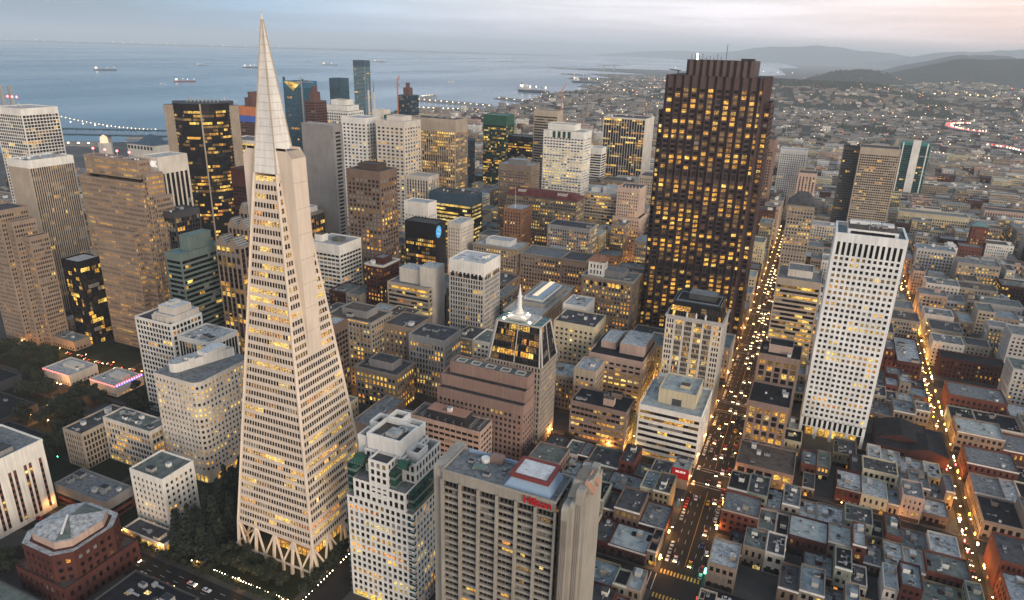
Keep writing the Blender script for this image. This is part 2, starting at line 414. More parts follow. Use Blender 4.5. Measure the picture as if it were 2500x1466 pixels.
def tower(mb, wins, x0, x1, y0, y1, z0, z1, st, sides='NWES', blank='', cheap=False, roofm=None, par=1.1, roof=True):
    fh = st['fh']; top = st.get('top', 2); bot = st.get('bot', 0); tcm = st.get('topc', st['c'])
    nr = max(1, int((z1-top-z0-bot)/fh)); fh = (z1-top-z0-bot)/nr
    rows = [(z0+bot+i*fh, z0+bot+(i+1)*fh) for i in range(nr)]
    for sd_, fmk, wd in (('N', fm_n(x0, y0), x1-x0), ('W', fm_w(x1, y0), y1-y0), ('E', fm_e(x0, y1), y1-y0), ('S', fm_s(x1, y1), x1-x0)):
        plain = sd_ in blank or sd_ not in sides
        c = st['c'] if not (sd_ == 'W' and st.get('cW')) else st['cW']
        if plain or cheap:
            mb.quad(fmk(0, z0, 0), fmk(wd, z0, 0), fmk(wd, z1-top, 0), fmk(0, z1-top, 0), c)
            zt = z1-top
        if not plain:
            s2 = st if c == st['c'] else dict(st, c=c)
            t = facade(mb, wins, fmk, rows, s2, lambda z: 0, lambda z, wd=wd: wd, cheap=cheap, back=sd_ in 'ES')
            if not cheap: zt = t
        if bot and not cheap and not plain:
            mb.quad(fmk(0, z0, 0), fmk(wd, z0, 0), fmk(wd, z0+bot, 0), fmk(0, z0+bot, 0), c)
        mb.quad(fmk(0, zt, 0), fmk(wd, zt, 0), fmk(wd, z1, 0), fmk(0, z1, 0), tcm)
    if roof:
        t = .45
        mb.quad((x0, y0, z1), (x1, y0, z1), (x1-t, y0+t, z1), (x0+t, y0+t, z1), tcm)
        mb.quad((x1, y0, z1), (x1, y1, z1), (x1-t, y1-t, z1), (x1-t, y0+t, z1), tcm)
        mb.quad((x1, y1, z1), (x0, y1, z1), (x0+t, y1-t, z1), (x1-t, y1-t, z1), tcm)
        mb.quad((x0, y1, z1), (x0, y0, z1), (x0+t, y0+t, z1), (x0+t, y1-t, z1), tcm)
        for a, b in (((x0+t, y0+t), (x1-t, y0+t)), ((x1-t, y0+t), (x1-t, y1-t)), ((x1-t, y1-t), (x0+t, y1-t)), ((x0+t, y1-t), (x0+t, y0+t))):
            mb.quad((*a, z1-par), (*b, z1-par), (*b, z1), (*a, z1), tcm)
def roof_sheet(parent, x0, x1, y0, y1, z, m):
    mb = MB(); mb.quad((x0, y0, z), (x1, y0, z), (x1, y1, z), (x0, y1, z), m); return mb.build("roof", parent)
UNITS = []
def unit_meshes():
    a = MB(); a.box(-1.6, 1.6, -1, 1, 0, 1.5, 'metal'); a.cyl(-.75, 0, 1.5, 1.75, .6, 'dark_metal', k=8); a.cyl(.75, 0, 1.5, 1.75, .6, 'dark_metal', k=8); UNITS.append(a.mesh("roof_unit"))
    a = MB(); a.box(-1.2, 1.2, -1.2, 1.2, 0, 2.4, 'paint'); a.box(-1.35, 1.35, -1.35, 1.35, 2.4, 2.6, 'metal'); UNITS.append(a.mesh("roof_unit"))
    a = MB(); a.box(-3, 1, -.35, .35, .5, 1.1, 'metal', bottom=True); a.box(1, 2.6, -1, 1, 0, 1.7, 'metal'); a.box(-3, -2.6, -.3, .3, 0, .5, 'dark_metal'); UNITS.append(a.mesh("roof_unit"))
    a = MB(); a.cyl(0, 0, 0, 1.8, .9, 'paint', k=10); a.cyl(0, 0, 1.8, 2.1, 1.05, 'dark_metal', .5, k=10); UNITS.append(a.mesh("roof_unit"))
    a = MB(); a.box(-1, 1, -1.4, 1.4, 0, .5, 'dark_metal', 'blind'); UNITS.append(a.mesh("roof_unit"))
    a = MB(); a.box(-2.2, 2.2, -1.6, 1.6, .3, 2.2, 'concrete'); a.box(-2, 2, -1.4, 1.4, 2.2, 2.35, 'dark_metal'); a.box(-2, 2, -1.3, 1.3, 0, .3, 'dark_metal'); UNITS.append(a.mesh("roof_unit"))
unit_meshes()
def units(parent, x0, x1, y0, y1, z, n, sc=1.0):
    n = min(n, 14)
    for _ in range(n):
        if x1-x0 < 7 or y1-y0 < 6: return
        o = bpy.data.objects.new("roof_unit", random.choice(UNITS)); COL.objects.link(o); o.parent = parent
        k = random.uniform(.7, 1.35)*sc
        o.location = Vector((random.uniform(x0+3.4, x1-3.4), random.uniform(y0+2.6, y1-2.6), z+random.uniform(.004, .02)))-parent.location
        o.scale = (k, k, k*random.uniform(.7, 1.2)); o.rotation_euler.z = random.choice((0, math.pi/2, math.pi))
USED = []
def claim(x0, x1, y0, y1): USED.append((x0, x1, y0, y1))
HAZE = 5.5e-5
DATA = [
('office_tower', 'tall white gridded tower at the left edge of the photo, above the banded slab', (-960.0, -905.1, 553.3, 600.0, 165.0), {'st': 'grid', 'fh': 3.9, 'bw': 4.0, 'wf': 0.78, 'hf': 0.66, 'c': 'white', 'lit': 0.14, 'top': 8, 'roof': 'pale'}, {'d2': 1, 'mast': 3}),
('office_tower', 'slim slab tower with broad white top band and thin vertical fins at left', (-674.0, -644.9, 390.9, 433.5, 145.0), {'st': 'vert', 'fh': 3.8, 'bw': 2.0, 'wf': 0.5, 'hf': 0.75, 'c': 'tan_l', 'c2': 'brown_d', 'lit': 0.07, 'top': 7, 'topc': 'white', 'roof': 'pale'}, {'blankN': 1, 'hvac': 9}),
('office_tower', 'lower left brown stepped tower covered in small paired windows', (-619.3, -580.3, 327.6, 352.0, 118.0), {'st': 'grid', 'fh': 3.6, 'bw': 1.9, 'wf': 0.6, 'hf': 0.5, 'c': 'tan', 'lit': 0.14, 'top': 3, 'roof': 'dark'}, {'steps': 1}),
('office_tower', 'small black glass building wedged between two taller left towers', (-568.3, -548.0, 355.5, 375.5, 75.0), {'st': 'band', 'fh': 3.8, 'bw': 2, 'wf': 0.95, 'hf': 0.8, 'c': 'black', 'lit': 0.25, 'top': 6, 'roof': 'pale'}, {}),
('office_tower', 'office block with white columns and a lit sign, behind the wide tan banded tower', (-522.1, -500.2, 406.7, 436.7, 158.0), {'st': 'vert', 'fh': 3.9, 'bw': 4.5, 'wf': 0.62, 'hf': 0.9, 'c': 'cream', 'c2': 'black', 'lit': 0.06, 'top': 14, 'roof': 'pale'}, {'sign': 'BANK'}),
('office_tower', 'dark gridded mid-rise in the gap behind the wide tan banded tower', (-483.3, -464.7, 385.8, 410.8, 120.0), {'st': 'grid', 'fh': 3.7, 'bw': 2.6, 'wf': 0.85, 'hf': 0.8, 'c': 'grey_d', 'lit': 0.2, 'top': 5, 'roof': 'dark'}, {}),
('office_tower', 'teal banded office building with a pale box on its roof', (-440.0, -424.0, 352.0, 393.0, 100.0), {'st': 'band', 'fh': 3.9, 'bw': 2.5, 'wf': 1, 'hf': 0.52, 'c': 'teal', 'lit': 0.08, 'top': 5, 'roof': 'teal'}, {'mech': (1, 'teal')}),
('office_building', 'white gridded office block with stepped white boxes on its dark roof', (-411.4, -377.5, 298.2, 324.2, 72.0), {'st': 'grid', 'fh': 3.6, 'bw': 2.9, 'wf': 0.7, 'hf': 0.62, 'c': 'white', 'lit': 0.07, 'top': 1.5, 'roof': 'dark'}, {'mech': (3, 'cream')}),
('office_building', 'white columned office block with black glass bays beside the gridded block', (-375.6, -347.0, 300.4, 325.3, 64.0), {'st': 'vert', 'fh': 3.7, 'bw': 2.6, 'wf': 0.78, 'hf': 0.85, 'c': 'white', 'c2': 'black', 'lit': 0.12, 'top': 3.5, 'roof': 'pale'}, {'hvac': 9}),
('office_building', 'low cream office complex with lit rows and crowded machinery on its roof', (-380.4, -339.7, 243.2, 257.8, 30.0), {'st': 'grid', 'fh': 3.8, 'bw': 2.6, 'wf': 0.72, 'hf': 0.6, 'c': 'cream', 'lit': 0.38, 'top': 2, 'roof': 'green'}, {'hvac': 14}),
('office_building', 'long beige row-fronted block with a sawtooth edge left of the cream complex', (-398.0, -381.5, 228.8, 262.8, 25.0), {'st': 'grid', 'fh': 3.6, 'bw': 2.2, 'wf': 0.6, 'hf': 0.66, 'c': 'tan_l', 'lit': 0.02, 'top': 2, 'roof': 'dark'}, {'hvac': 6}),
('office_building', 'small plain white mid-rise beside the dark redwood grove', (-313.4, -289.1, 209.1, 229.6, 33.0), {'st': 'grid', 'fh': 3.6, 'bw': 3.0, 'wf': 0.45, 'hf': 0.5, 'c': 'white', 'lit': 0.2, 'top': 3, 'roof': 'green'}, {'hvac': 3}),
('low_building', 'flat grey roofed low building with a red base left of the small white mid-rise', (-366.6, -325.4, 199.9, 216.8, 13.0), {'st': 'band', 'fh': 4, 'bw': 3, 'wf': 1, 'hf': 0.5, 'c': 'redbrick', 'lit': 0.03, 'top': 5, 'topc': 'grey', 'roof': 'grey'}, {'hvac': 9}),
('low_building', 'long low dark roofed shed with small lit skylights beyond the flat grey roof', (-432.6, -380.8, 264.0, 280.0, 9.0), {'st': 'band', 'fh': 4, 'bw': 3, 'wf': 0.8, 'hf': 0.4, 'c': 'grey_d', 'lit': 0.1, 'top': 3, 'roof': 'dark'}, {'hvac': 4}),
('low_building', 'low pavilion with lit front on the street below the small white mid-rise', (-307.2, -277.2, 195.5, 205.5, 6.0), {'st': 'band', 'fh': 4, 'bw': 2, 'wf': 0.9, 'hf': 0.7, 'c': 'cream', 'lit': 0.7, 'top': 1.5, 'roof': 'dark'}, {'hvac': 2}),
('low_building', 'dark flat roof with glowing skylights at the bottom left', (-270.0, -229.0, 139.0, 174.0, 10.0), {'st': 'band', 'fh': 4, 'bw': 3, 'wf': 0.6, 'hf': 0.5, 'c': 'grey_d', 'lit': 0.05, 'top': 2, 'roof': 'black'}, {'sky': 7, 'hvac': 8}),
('low_building', 'grey green flat roof at the bottom left corner of the photo', (-345.0, -288.0, 112.0, 142.0, 10.0), {'st': 'band', 'fh': 4, 'bw': 3, 'wf': 0.6, 'hf': 0.5, 'c': 'grey_d', 'lit': 0.05, 'top': 2, 'roof': 'green'}, {'hvac': 1}),
('plaza_pavilion', 'flat roofed white plaza building outlined with red lights', (-524.2, -493.6, 296.5, 319.6, 9.0), {'st': 'band', 'fh': 4, 'bw': 3, 'wf': 0.6, 'hf': 0.4, 'c': 'cream', 'lit': 0.1, 'top': 6, 'roof': 'pale'}, {'rail': 'red', 'mech': (1, 'cream')}),
('plaza_pavilion', 'flat roofed white plaza building with a blue and red lit edge', (-476.0, -447.8, 300.2, 323.1, 9.0), {'st': 'band', 'fh': 4, 'bw': 3, 'wf': 0.6, 'hf': 0.4, 'c': 'cream', 'lit': 0.1, 'top': 6, 'roof': 'pale'}, {'rail': 'blue', 'mech': (1, 'cream')}),
('plaza_pavilion', 'grey blue flat roof with a lit edge beside the lower left brown tower', (-579.7, -549.5, 339.9, 354.0, 9.0), {'st': 'band', 'fh': 4, 'bw': 3, 'wf': 0.6, 'hf': 0.4, 'c': 'tan', 'lit': 0.1, 'top': 5, 'roof': 'blue'}, {'hvac': 3}),
('plaza_pavilion', 'smaller grey blue flat roof just beyond the lit edged plaza roof', (-608.6, -597.6, 370.0, 386.0, 9.0), {'st': 'band', 'fh': 4, 'bw': 3, 'wf': 0.6, 'hf': 0.4, 'c': 'tan', 'lit': 0.1, 'top': 5, 'roof': 'blue'}, {'hvac': 2}),
('office_tower', 'brown granite office block hidden behind the right flank of the pyramid tower', (-306.0, -293.5, 354.5, 376.5, 65.0), {'st': 'grid', 'fh': 3.8, 'bw': 3.4, 'wf': 0.85, 'hf': 0.62, 'c': 'brown', 'lit': 0.12, 'top': 7, 'roof': 'pale'}, {}),
('glass_tower', 'blue glass tower with a lit V shaped crown behind the spire', (-831.5, -791.1, 934.3, 970.3, 190.0), {'st': 'band', 'fh': 3.5, 'bw': 3, 'wf': 1, 'hf': 0.72, 'c': 'blueglass', 'lit': 0.03, 'top': 10, 'roof': 'dark', 'g': 'blue'}, {'vtop': 1}),
('unfinished_tower', 'reddish tower core under construction beside the blue glass tower', (-688.8, -669.9, 814.0, 840.0, 172.0), {'st': 'grid', 'fh': 3.8, 'bw': 3.4, 'wf': 0.7, 'hf': 0.6, 'c': 'rust', 'lit': 0.03, 'top': 1, 'roof': 'dark'}, {'core': 1}),
('unfinished_tower', 'orange and blue wrapped tower under construction left of the spire', (-798.9, -764.7, 796.8, 830.8, 160.0), {'st': 'grid', 'fh': 3.8, 'bw': 3.4, 'wf': 0.7, 'hf': 0.6, 'c': 'rust', 'lit': 0.02, 'top': 13, 'topc': 'orange', 'roof': 'dark'}, {'core': 1, 'wrap': 1}),
('office_tower', 'dark narrow tower between the curved glass tower and the wrapped one', (-800.5, -774.2, 833.0, 860.0, 150.0), {'st': 'grid', 'fh': 3.8, 'bw': 3.4, 'wf': 0.8, 'hf': 0.6, 'c': 'grey_d', 'lit': 0.05, 'top': 3, 'roof': 'pale'}, {}),
('office_tower', 'dark tower with white columns and yellow lit floors left of the spire', (-657.3, -596.2, 632.7, 666.7, 140.0), {'st': 'vert', 'fh': 3.9, 'bw': 6, 'wf': 0.86, 'hf': 0.55, 'c': 'white', 'c2': 'black', 'lit': 0.55, 'top': 3, 'roof': 'grey'}, {}),
('office_tower', 'plain dark maroon block below the white columned dark tower', (-622.0, -583.6, 600.4, 624.4, 112.0), {'st': 'band', 'fh': 3.9, 'bw': 3, 'wf': 0.9, 'hf': 0.7, 'c': 'maroon', 'lit': 0.02, 'top': 20, 'roof': 'dark'}, {}),
('office_tower', 'white tower with vertical black slots and cropped corners on the skyline', (-725.0, -674.9, 895.6, 935.6, 168.0), {'st': 'grid', 'fh': 4.2, 'bw': 4.5, 'wf': 0.6, 'hf': 0.5, 'c': 'white', 'lit': 0.04, 'top': 10, 'roof': 'dark'}, {'crown': 1}),
('glass_tower', 'dark glass tower top rising right behind the white cropped corner tower', (-765.5, -744.0, 969.9, 993.9, 196.0), {'st': 'band', 'fh': 3.2, 'bw': 3, 'wf': 1, 'hf': 0.6, 'c': 'slate', 'lit': 0.02, 'top': 12, 'topc': 'slate', 'roof': 'dark', 'g': 'blue'}, {}),
('glass_tower', 'slender dark blue residential tower standing alone against the bay', (-1103.4, -1069.3, 1494.3, 1518.3, 212.0), {'st': 'band', 'fh': 3.2, 'bw': 2.5, 'wf': 1, 'hf': 0.62, 'c': 'slatel', 'lit': 0.03, 'top': 13, 'topc': 'slate', 'roof': 'dark', 'g': 'blue'}, {}),
('unfinished_tower', 'unfinished grey tower with rusty top and crane right of the slender blue tower', (-681.4, -653.7, 1042.9, 1066.9, 170.0), {'st': 'grid', 'fh': 3.6, 'bw': 3, 'wf': 0.75, 'hf': 0.7, 'c': 'slate', 'lit': 0.02, 'top': 1, 'roof': 'dark'}, {'core': 1}),
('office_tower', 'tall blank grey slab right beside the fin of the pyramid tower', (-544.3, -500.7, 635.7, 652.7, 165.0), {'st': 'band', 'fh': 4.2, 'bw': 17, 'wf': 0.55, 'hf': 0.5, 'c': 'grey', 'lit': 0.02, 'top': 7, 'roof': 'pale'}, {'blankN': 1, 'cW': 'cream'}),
('office_tower', 'left white tower of the pale twin towers with small square windows', (-587.5, -548.7, 764.7, 798.7, 160.0), {'st': 'grid', 'fh': 4.6, 'bw': 6.4, 'wf': 0.5, 'hf': 0.46, 'c': 'white', 'lit': 0.05, 'top': 7, 'roof': 'pale'}, {}),
('office_tower', 'right white tower of the pale twin towers with square windows, warmer lit lower down', (-527.8, -485.7, 756.4, 796.4, 160.0), {'st': 'grid', 'fh': 4.6, 'bw': 6.4, 'wf': 0.5, 'hf': 0.46, 'c': 'cream', 'lit': 0.25, 'top': 7, 'roof': 'pale'}, {'mech': (1, 'cream')}),
('office_tower', 'blank white service core with a red light between the pale twin towers', (-562.7, -544.9, 800.0, 816.0, 168.0), {'st': 'band', 'fh': 4, 'bw': 26, 'wf': 0.05, 'hf': 0.5, 'c': 'cream', 'lit': 0.9, 'top': 8, 'roof': 'pale'}, {'blankN': 1}),
('glass_tower', 'dark green glass strip tower between the pale twin towers', (-544.5, -529.0, 800.0, 816.0, 162.0), {'st': 'band', 'fh': 4, 'bw': 3, 'wf': 1, 'hf': 0.7, 'c': 'greenglass', 'lit': 0.05, 'top': 4, 'roof': 'dark'}, {}),
('office_tower', 'brown gridded tower with square lit windows in front of the pale twin towers', (-426.8, -387.6, 558.7, 588.7, 135.0), {'st': 'grid', 'fh': 4.2, 'bw': 4.4, 'wf': 0.56, 'hf': 0.56, 'c': 'brown', 'lit': 0.4, 'bl': 0.35, 'top': 8, 'roof': 'dark'}, {'mech': (1, 'brown_d'), 'blind': 1}),
('office_tower', 'wide tan slab tower glowing with many thin yellow windows', (-520.1, -447.6, 820.3, 854.3, 160.0), {'st': 'vert', 'fh': 4, 'bw': 3.4, 'wf': 0.6, 'hf': 0.6, 'c': 'tan_l', 'c2': 'brown', 'lit': 0.5, 'top': 16, 'roof': 'dark'}, {'hvac': 8}),
('glass_tower', 'narrow dark green tower behind the wide tan slab tower', (-584.8, -562.5, 1076.2, 1102.2, 100.0), {'st': 'vert', 'fh': 3.8, 'bw': 2.5, 'wf': 0.8, 'hf': 0.9, 'c': 'slate', 'c2': 'greenglass', 'lit': 0.05, 'top': 3, 'roof': 'dark'}, {}),
('glass_tower', 'green glass tower with a blank green crown and bright yellow floors', (-556.8, -511.9, 1121.9, 1155.9, 140.0), {'st': 'grid', 'fh': 3.9, 'bw': 2.8, 'wf': 0.9, 'hf': 0.62, 'c': 'greenglass', 'lit': 0.42, 'top': 17, 'roof': 'teal'}, {}),
('office_tower', 'black tower with yellow lit rows right of the green glass tower', (-469.5, -425.4, 1035.4, 1065.4, 118.0), {'st': 'band', 'fh': 3.9, 'bw': 2.8, 'wf': 0.85, 'hf': 0.5, 'c': 'black', 'lit': 0.4, 'top': 7, 'roof': 'green'}, {}),
('office_tower', 'small cream tower with a steep gable in front of the black lit tower', (-414.4, -378.3, 899.4, 925.4, 92.0), {'st': 'grid', 'fh': 3.9, 'bw': 3.2, 'wf': 0.5, 'hf': 0.5, 'c': 'tan', 'lit': 0.35, 'top': 4, 'roof': 'dark'}, {'gable': 1}),
('office_tower', 'tan mid-height tower with dense small square windows below the green tower', (-375.2, -330.7, 801.0, 830.0, 113.0), {'st': 'grid', 'fh': 3.3, 'bw': 2.1, 'wf': 0.45, 'hf': 0.45, 'c': 'tan', 'lit': 0.35, 'top': 8, 'roof': 'pale'}, {'mech': (1, 'grey')}),
('office_tower', 'striped grey slab just left of the white notched tower', (-417.9, -379.0, 1016.5, 1040.5, 162.0), {'st': 'band', 'fh': 3.9, 'bw': 3, 'wf': 0.95, 'hf': 0.5, 'c': 'tan_l', 'lit': 0.04, 'top': 8, 'roof': 'grey'}, {'side_blank': 1}),
('office_tower', 'white stepped tower with four tall green windows near its top', (-375.2, -313.5, 951.5, 985.5, 150.0), {'st': 'grid', 'fh': 3.9, 'bw': 4.6, 'wf': 0.66, 'hf': 0.4, 'c': 'white', 'lit': 0.42, 'top': 18, 'roof': 'pale', 'lc': 'pale'}, {'notch': 1}),
('office_building', 'small brown and white striped block between the white stepped tower and dark finned tower', (-343.8, -323.4, 1074.6, 1098.6, 105.0), {'st': 'band', 'fh': 3.9, 'bw': 3, 'wf': 1, 'hf': 0.55, 'c': 'white', 'lit': 0.03, 'top': 10, 'roof': 'pale'}, {}),
('office_tower', 'black tower with closely set white fins and a blank cream flank', (-350.2, -278.2, 1160.6, 1220.6, 146.0), {'st': 'vert', 'fh': 4, 'bw': 4.4, 'wf': 0.8, 'hf': 0.62, 'c': 'cream', 'c2': 'black', 'lit': 0.32, 'top': 2, 'roof': 'dark'}, {'side_blank': 1, 'hvac': 8}),
('office_building', 'dark green office block with bright yellow window bands in the centre', (-442.8, -384.1, 745.1, 773.1, 80.0), {'st': 'band', 'fh': 4.6, 'bw': 3, 'wf': 1, 'hf': 0.5, 'c': 'black_g', 'lit': 0.8, 'top': 13, 'topc': 'slate', 'roof': 'dark', 'lc': 'pale'}, {'hvac': 7}),
('office_building', 'cream tower with narrow vertical ribs right of the pale twin towers', (-484.9, -451.1, 755.7, 781.7, 95.0), {'st': 'vert', 'fh': 4, 'bw': 4.2, 'wf': 0.5, 'hf': 0.6, 'c': 'cream', 'c2': 'tan', 'lit': 0.3, 'top': 5, 'roof': 'pale'}, {}),
('office_building', 'windowless white block with arched top in front of the ribbed cream tower', (-428.7, -397.5, 663.2, 683.2, 84.0), {'st': 'grid', 'fh': 4, 'bw': 4.2, 'wf': 0.3, 'hf': 0.4, 'c': 'white', 'lit': 0.05, 'top': 14, 'roof': 'pale'}, {}),
('office_building', 'glossy black block with a round blue sign near its top', (-390.5, -353.0, 604.6, 625.0, 78.0), {'st': 'band', 'fh': 4.1, 'bw': 2.4, 'wf': 0.9, 'hf': 0.62, 'c': 'black', 'lit': 0.45, 'top': 17, 'roof': 'dark'}, {'blueSign': 1, 'side_blank': 1}),
('office_building', 'slim white building standing against the glossy black block', (-356.0, -340.0, 634.0, 664.0, 74.0), {'st': 'grid', 'fh': 3.7, 'bw': 3, 'wf': 0.35, 'hf': 0.5, 'c': 'cream', 'lit': 0.05, 'top': 5, 'roof': 'pale'}, {}),
('office_building', 'brown glass box with a pale flat roof beside the blank grey slab', (-545.2, -518.0, 606.0, 634.0, 69.0), {'st': 'vert', 'fh': 3.9, 'bw': 3.6, 'wf': 0.92, 'hf': 0.85, 'c': 'tan', 'c2': 'brown', 'lit': 0.25, 'top': 3, 'roof': 'pale'}, {'mech': (1, 'white')}),
('office_building', 'white office block with a round pad on its pale roof right of the pyramid fin', (-448.6, -412.7, 522.8, 558.0, 67.0), {'st': 'band', 'fh': 3.9, 'bw': 4.6, 'wf': 0.84, 'hf': 0.5, 'c': 'white', 'lit': 0.18, 'top': 9.5, 'roof': 'pale'}, {'helipad': 1, 'hvac': 0}),
('office_building', 'dark red brick building with a heavy cornice behind the round pad block', (-370.6, -351.7, 506.3, 532.1, 60.0), {'st': 'grid', 'fh': 3.9, 'bw': 3.2, 'wf': 0.5, 'hf': 0.5, 'c': 'maroon', 'lit': 0.4, 'top': 3, 'roof': 'grey'}, {'cornice': 'cream', 'mech': (1, 'maroon')}),
('office_building', 'grey banded office block joined to a tall blank white stair slab', (-334.5, -292.0, 486.9, 510.9, 54.0), {'st': 'band', 'fh': 3.9, 'bw': 3, 'wf': 1, 'hf': 0.5, 'c': 'tan_l', 'lit': 0.55, 'top': 2, 'roof': 'grey'}, {'slab': 1}),
('office_tower', 'pale grey ribbed tower with a blank white top in the centre', (-270.4, -237.5, 483.7, 514.2, 85.0), {'st': 'grid', 'fh': 3.9, 'bw': 2.4, 'wf': 0.58, 'hf': 0.66, 'c': 'grey_l', 'lit': 0.12, 'top': 11, 'topc': 'white', 'roof': 'white'}, {'hvac': 6, 'tallrow': 1}),
('office_building', 'grey stone office building with a lit attic row and roof box', (-328.4, -287.8, 395.7, 422.7, 55.0), {'st': 'grid', 'fh': 3.7, 'bw': 3.3, 'wf': 0.6, 'hf': 0.55, 'c': 'stone', 'lit': 0.35, 'top': 2, 'roof': 'brown'}, {'cornice': 'stone', 'mech': (1, 'grey'), 'attic': 1}),
('office_building', 'plain tan wing right of the grey stone office building', (-287.5, -262.0, 412.0, 440.0, 50.0), {'st': 'grid', 'fh': 3.8, 'bw': 4.2, 'wf': 0.35, 'hf': 0.5, 'c': 'tan', 'lit': 0.45, 'top': 4, 'roof': 'dark'}, {}),
('office_building', 'low stone building with dark roof and bright windows below the tan wing', (-287.0, -251.4, 373.0, 397.0, 30.0), {'st': 'grid', 'fh': 4, 'bw': 3.3, 'wf': 0.55, 'hf': 0.55, 'c': 'stone_d', 'lit': 0.75, 'top': 3, 'roof': 'dark'}, {'cornice': 'stone_d', 'mech': (1, 'grey')}),
('office_building', 'slim grey concrete block with a dark trough roof left of the ribbed tower', (-262.0, -231.3, 406.4, 432.4, 48.0), {'st': 'grid', 'fh': 4, 'bw': 2.6, 'wf': 0.5, 'hf': 0.62, 'c': 'concrete', 'lit': 0.35, 'top': 5, 'roof': 'dark'}, {'hvac': 5}),
('low_building', 'long narrow tan building with a grey strip roof behind the white terraced tower', (-250.6, -235.7, 318.9, 358.9, 22.0), {'st': 'band', 'fh': 6, 'bw': 6, 'wf': 0.2, 'hf': 0.3, 'c': 'tan', 'lit': 0.05, 'top': 8, 'roof': 'grey'}, {'hvac': 2}),
('office_building', 'cream painted block with tidy window grid right of the spired tower', (-171.9, -138.6, 473.6, 503.3, 52.0), {'st': 'grid', 'fh': 3.8, 'bw': 4, 'wf': 0.45, 'hf': 0.45, 'c': 'cream_y', 'lit': 0.25, 'top': 4, 'roof': 'dark'}, {'hvac': 8}),
('office_building', 'white roofed cream block behind the spired tower, left of the tidy cream block', (-176.2, -156.8, 505.0, 530.0, 55.0), {'st': 'grid', 'fh': 3.8, 'bw': 4, 'wf': 0.35, 'hf': 0.4, 'c': 'white', 'lit': 0.1, 'top': 7, 'roof': 'pale'}, {}),
('office_building', 'small grey roofed annex right at the foot of the spired tower', (-137.0, -121.0, 424.0, 446.0, 40.0), {'st': 'grid', 'fh': 3.7, 'bw': 3.2, 'wf': 0.55, 'hf': 0.5, 'c': 'tan_l', 'lit': 0.45, 'top': 5, 'roof': 'pale'}, {}),
('office_building', 'pinkish beige block with a stepped dark roof and lit windows', (-135.2, -94.5, 450.5, 492.2, 42.0), {'st': 'grid', 'fh': 3.8, 'bw': 5, 'wf': 0.66, 'hf': 0.42, 'c': 'pink_l', 'lit': 0.6, 'top': 4, 'roof': 'black'}, {'mech': (2, 'pink_l'), 'hvac': 5}),
('office_building', 'brown banded block with a plain black roof and one small roof hut', (-128.3, -89.9, 393.6, 415.6, 31.0), {'st': 'band', 'fh': 3.8, 'bw': 3, 'wf': 0.9, 'hf': 0.45, 'c': 'pink_d', 'lit': 0.45, 'top': 2.5, 'roof': 'black'}, {'hut': 1}),
('office_building', 'white banded block with a cream roof house beside the busy street', (-83.5, -43.8, 397.9, 440.5, 37.0), {'st': 'band', 'fh': 3.9, 'bw': 3.2, 'wf': 1, 'hf': 0.46, 'c': 'white', 'lit': 0.42, 'top': 2.5, 'roof': 'pale2'}, {'mech1': 1}),
('office_building', 'beige blocks with vertical lit glass bays right of the busy street, upper block', (-20.0, 7.2, 468.3, 494.3, 58.0), {'st': 'grid', 'fh': 3.9, 'bw': 5.2, 'wf': 0.62, 'hf': 0.72, 'c': 'pink_d', 'lit': 0.42, 'top': 4, 'roof': 'black'}, {'mech': (1, 'pink_l')}),
('office_building', 'beige block with vertical lit glass bays right of the busy street, lower block', (-20.0, 5.5, 430.0, 462.0, 40.0), {'st': 'grid', 'fh': 3.9, 'bw': 5.2, 'wf': 0.62, 'hf': 0.72, 'c': 'pink_d', 'lit': 0.42, 'top': 4, 'roof': 'black'}, {}),
('low_building', 'brown podium with lit ground floor below the beige glass bayed blocks', (-20.0, 14.0, 398.0, 428.0, 12.0), {'st': 'grid', 'fh': 5, 'bw': 5.2, 'wf': 0.7, 'hf': 0.6, 'c': 'pink_d', 'lit': 0.5, 'top': 1.5, 'roof': 'brown'}, {}),
('office_tower', 'tan banded tower with rooftop plant between the busy street and the white gridded tower', (-20.0, 13.8, 581.7, 621.7, 80.0), {'st': 'band', 'fh': 3.9, 'bw': 3, 'wf': 1, 'hf': 0.52, 'c': 'tan_l', 'lit': 0.45, 'top': 5, 'roof': 'grey'}, {'mech': (1, 'cream')}),
('office_tower', 'reddish gridded tower tucked behind the right edge of the dark brown tower', (-96.9, -67.7, 1059.4, 1119.4, 138.0), {'st': 'grid', 'fh': 3.9, 'bw': 3.4, 'wf': 0.52, 'hf': 0.55, 'c': 'redstone', 'lit': 0.15, 'top': 12, 'roof': 'dark'}, {}),
('hotel_tower', 'white dotted hotel tower right of the reddish gridded tower', (-65.9, -26.3, 1186.1, 1216.1, 112.0), {'st': 'grid', 'fh': 3.4, 'bw': 3.1, 'wf': 0.4, 'hf': 0.5, 'c': 'white', 'lit': 0.1, 'top': 7, 'roof': 'pale'}, {}),
('hotel_tower', 'small pink white tower top right of the dotted hotel tower', (-31.2, -6.5, 1087.0, 1117.0, 92.0), {'st': 'vert', 'fh': 3.6, 'bw': 4.2, 'wf': 0.4, 'hf': 0.6, 'c': 'pink_w', 'c2': 'tan', 'lit': 0.15, 'top': 5, 'roof': 'dark'}, {}),
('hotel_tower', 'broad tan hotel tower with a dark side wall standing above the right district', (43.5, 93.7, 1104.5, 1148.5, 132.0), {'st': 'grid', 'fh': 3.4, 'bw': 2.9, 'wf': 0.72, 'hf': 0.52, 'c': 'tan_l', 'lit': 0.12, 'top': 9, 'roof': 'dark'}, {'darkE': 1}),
('hotel_tower', 'teal glass tower with a white central stripe at upper right', (124.4, 174.6, 1498.8, 1528.8, 104.0), {'st': 'band', 'fh': 3.4, 'bw': 3, 'wf': 1, 'hf': 0.72, 'c': 'tealglass', 'lit': 0.02, 'top': 5, 'roof': 'teal'}, {'stripe': 1}),
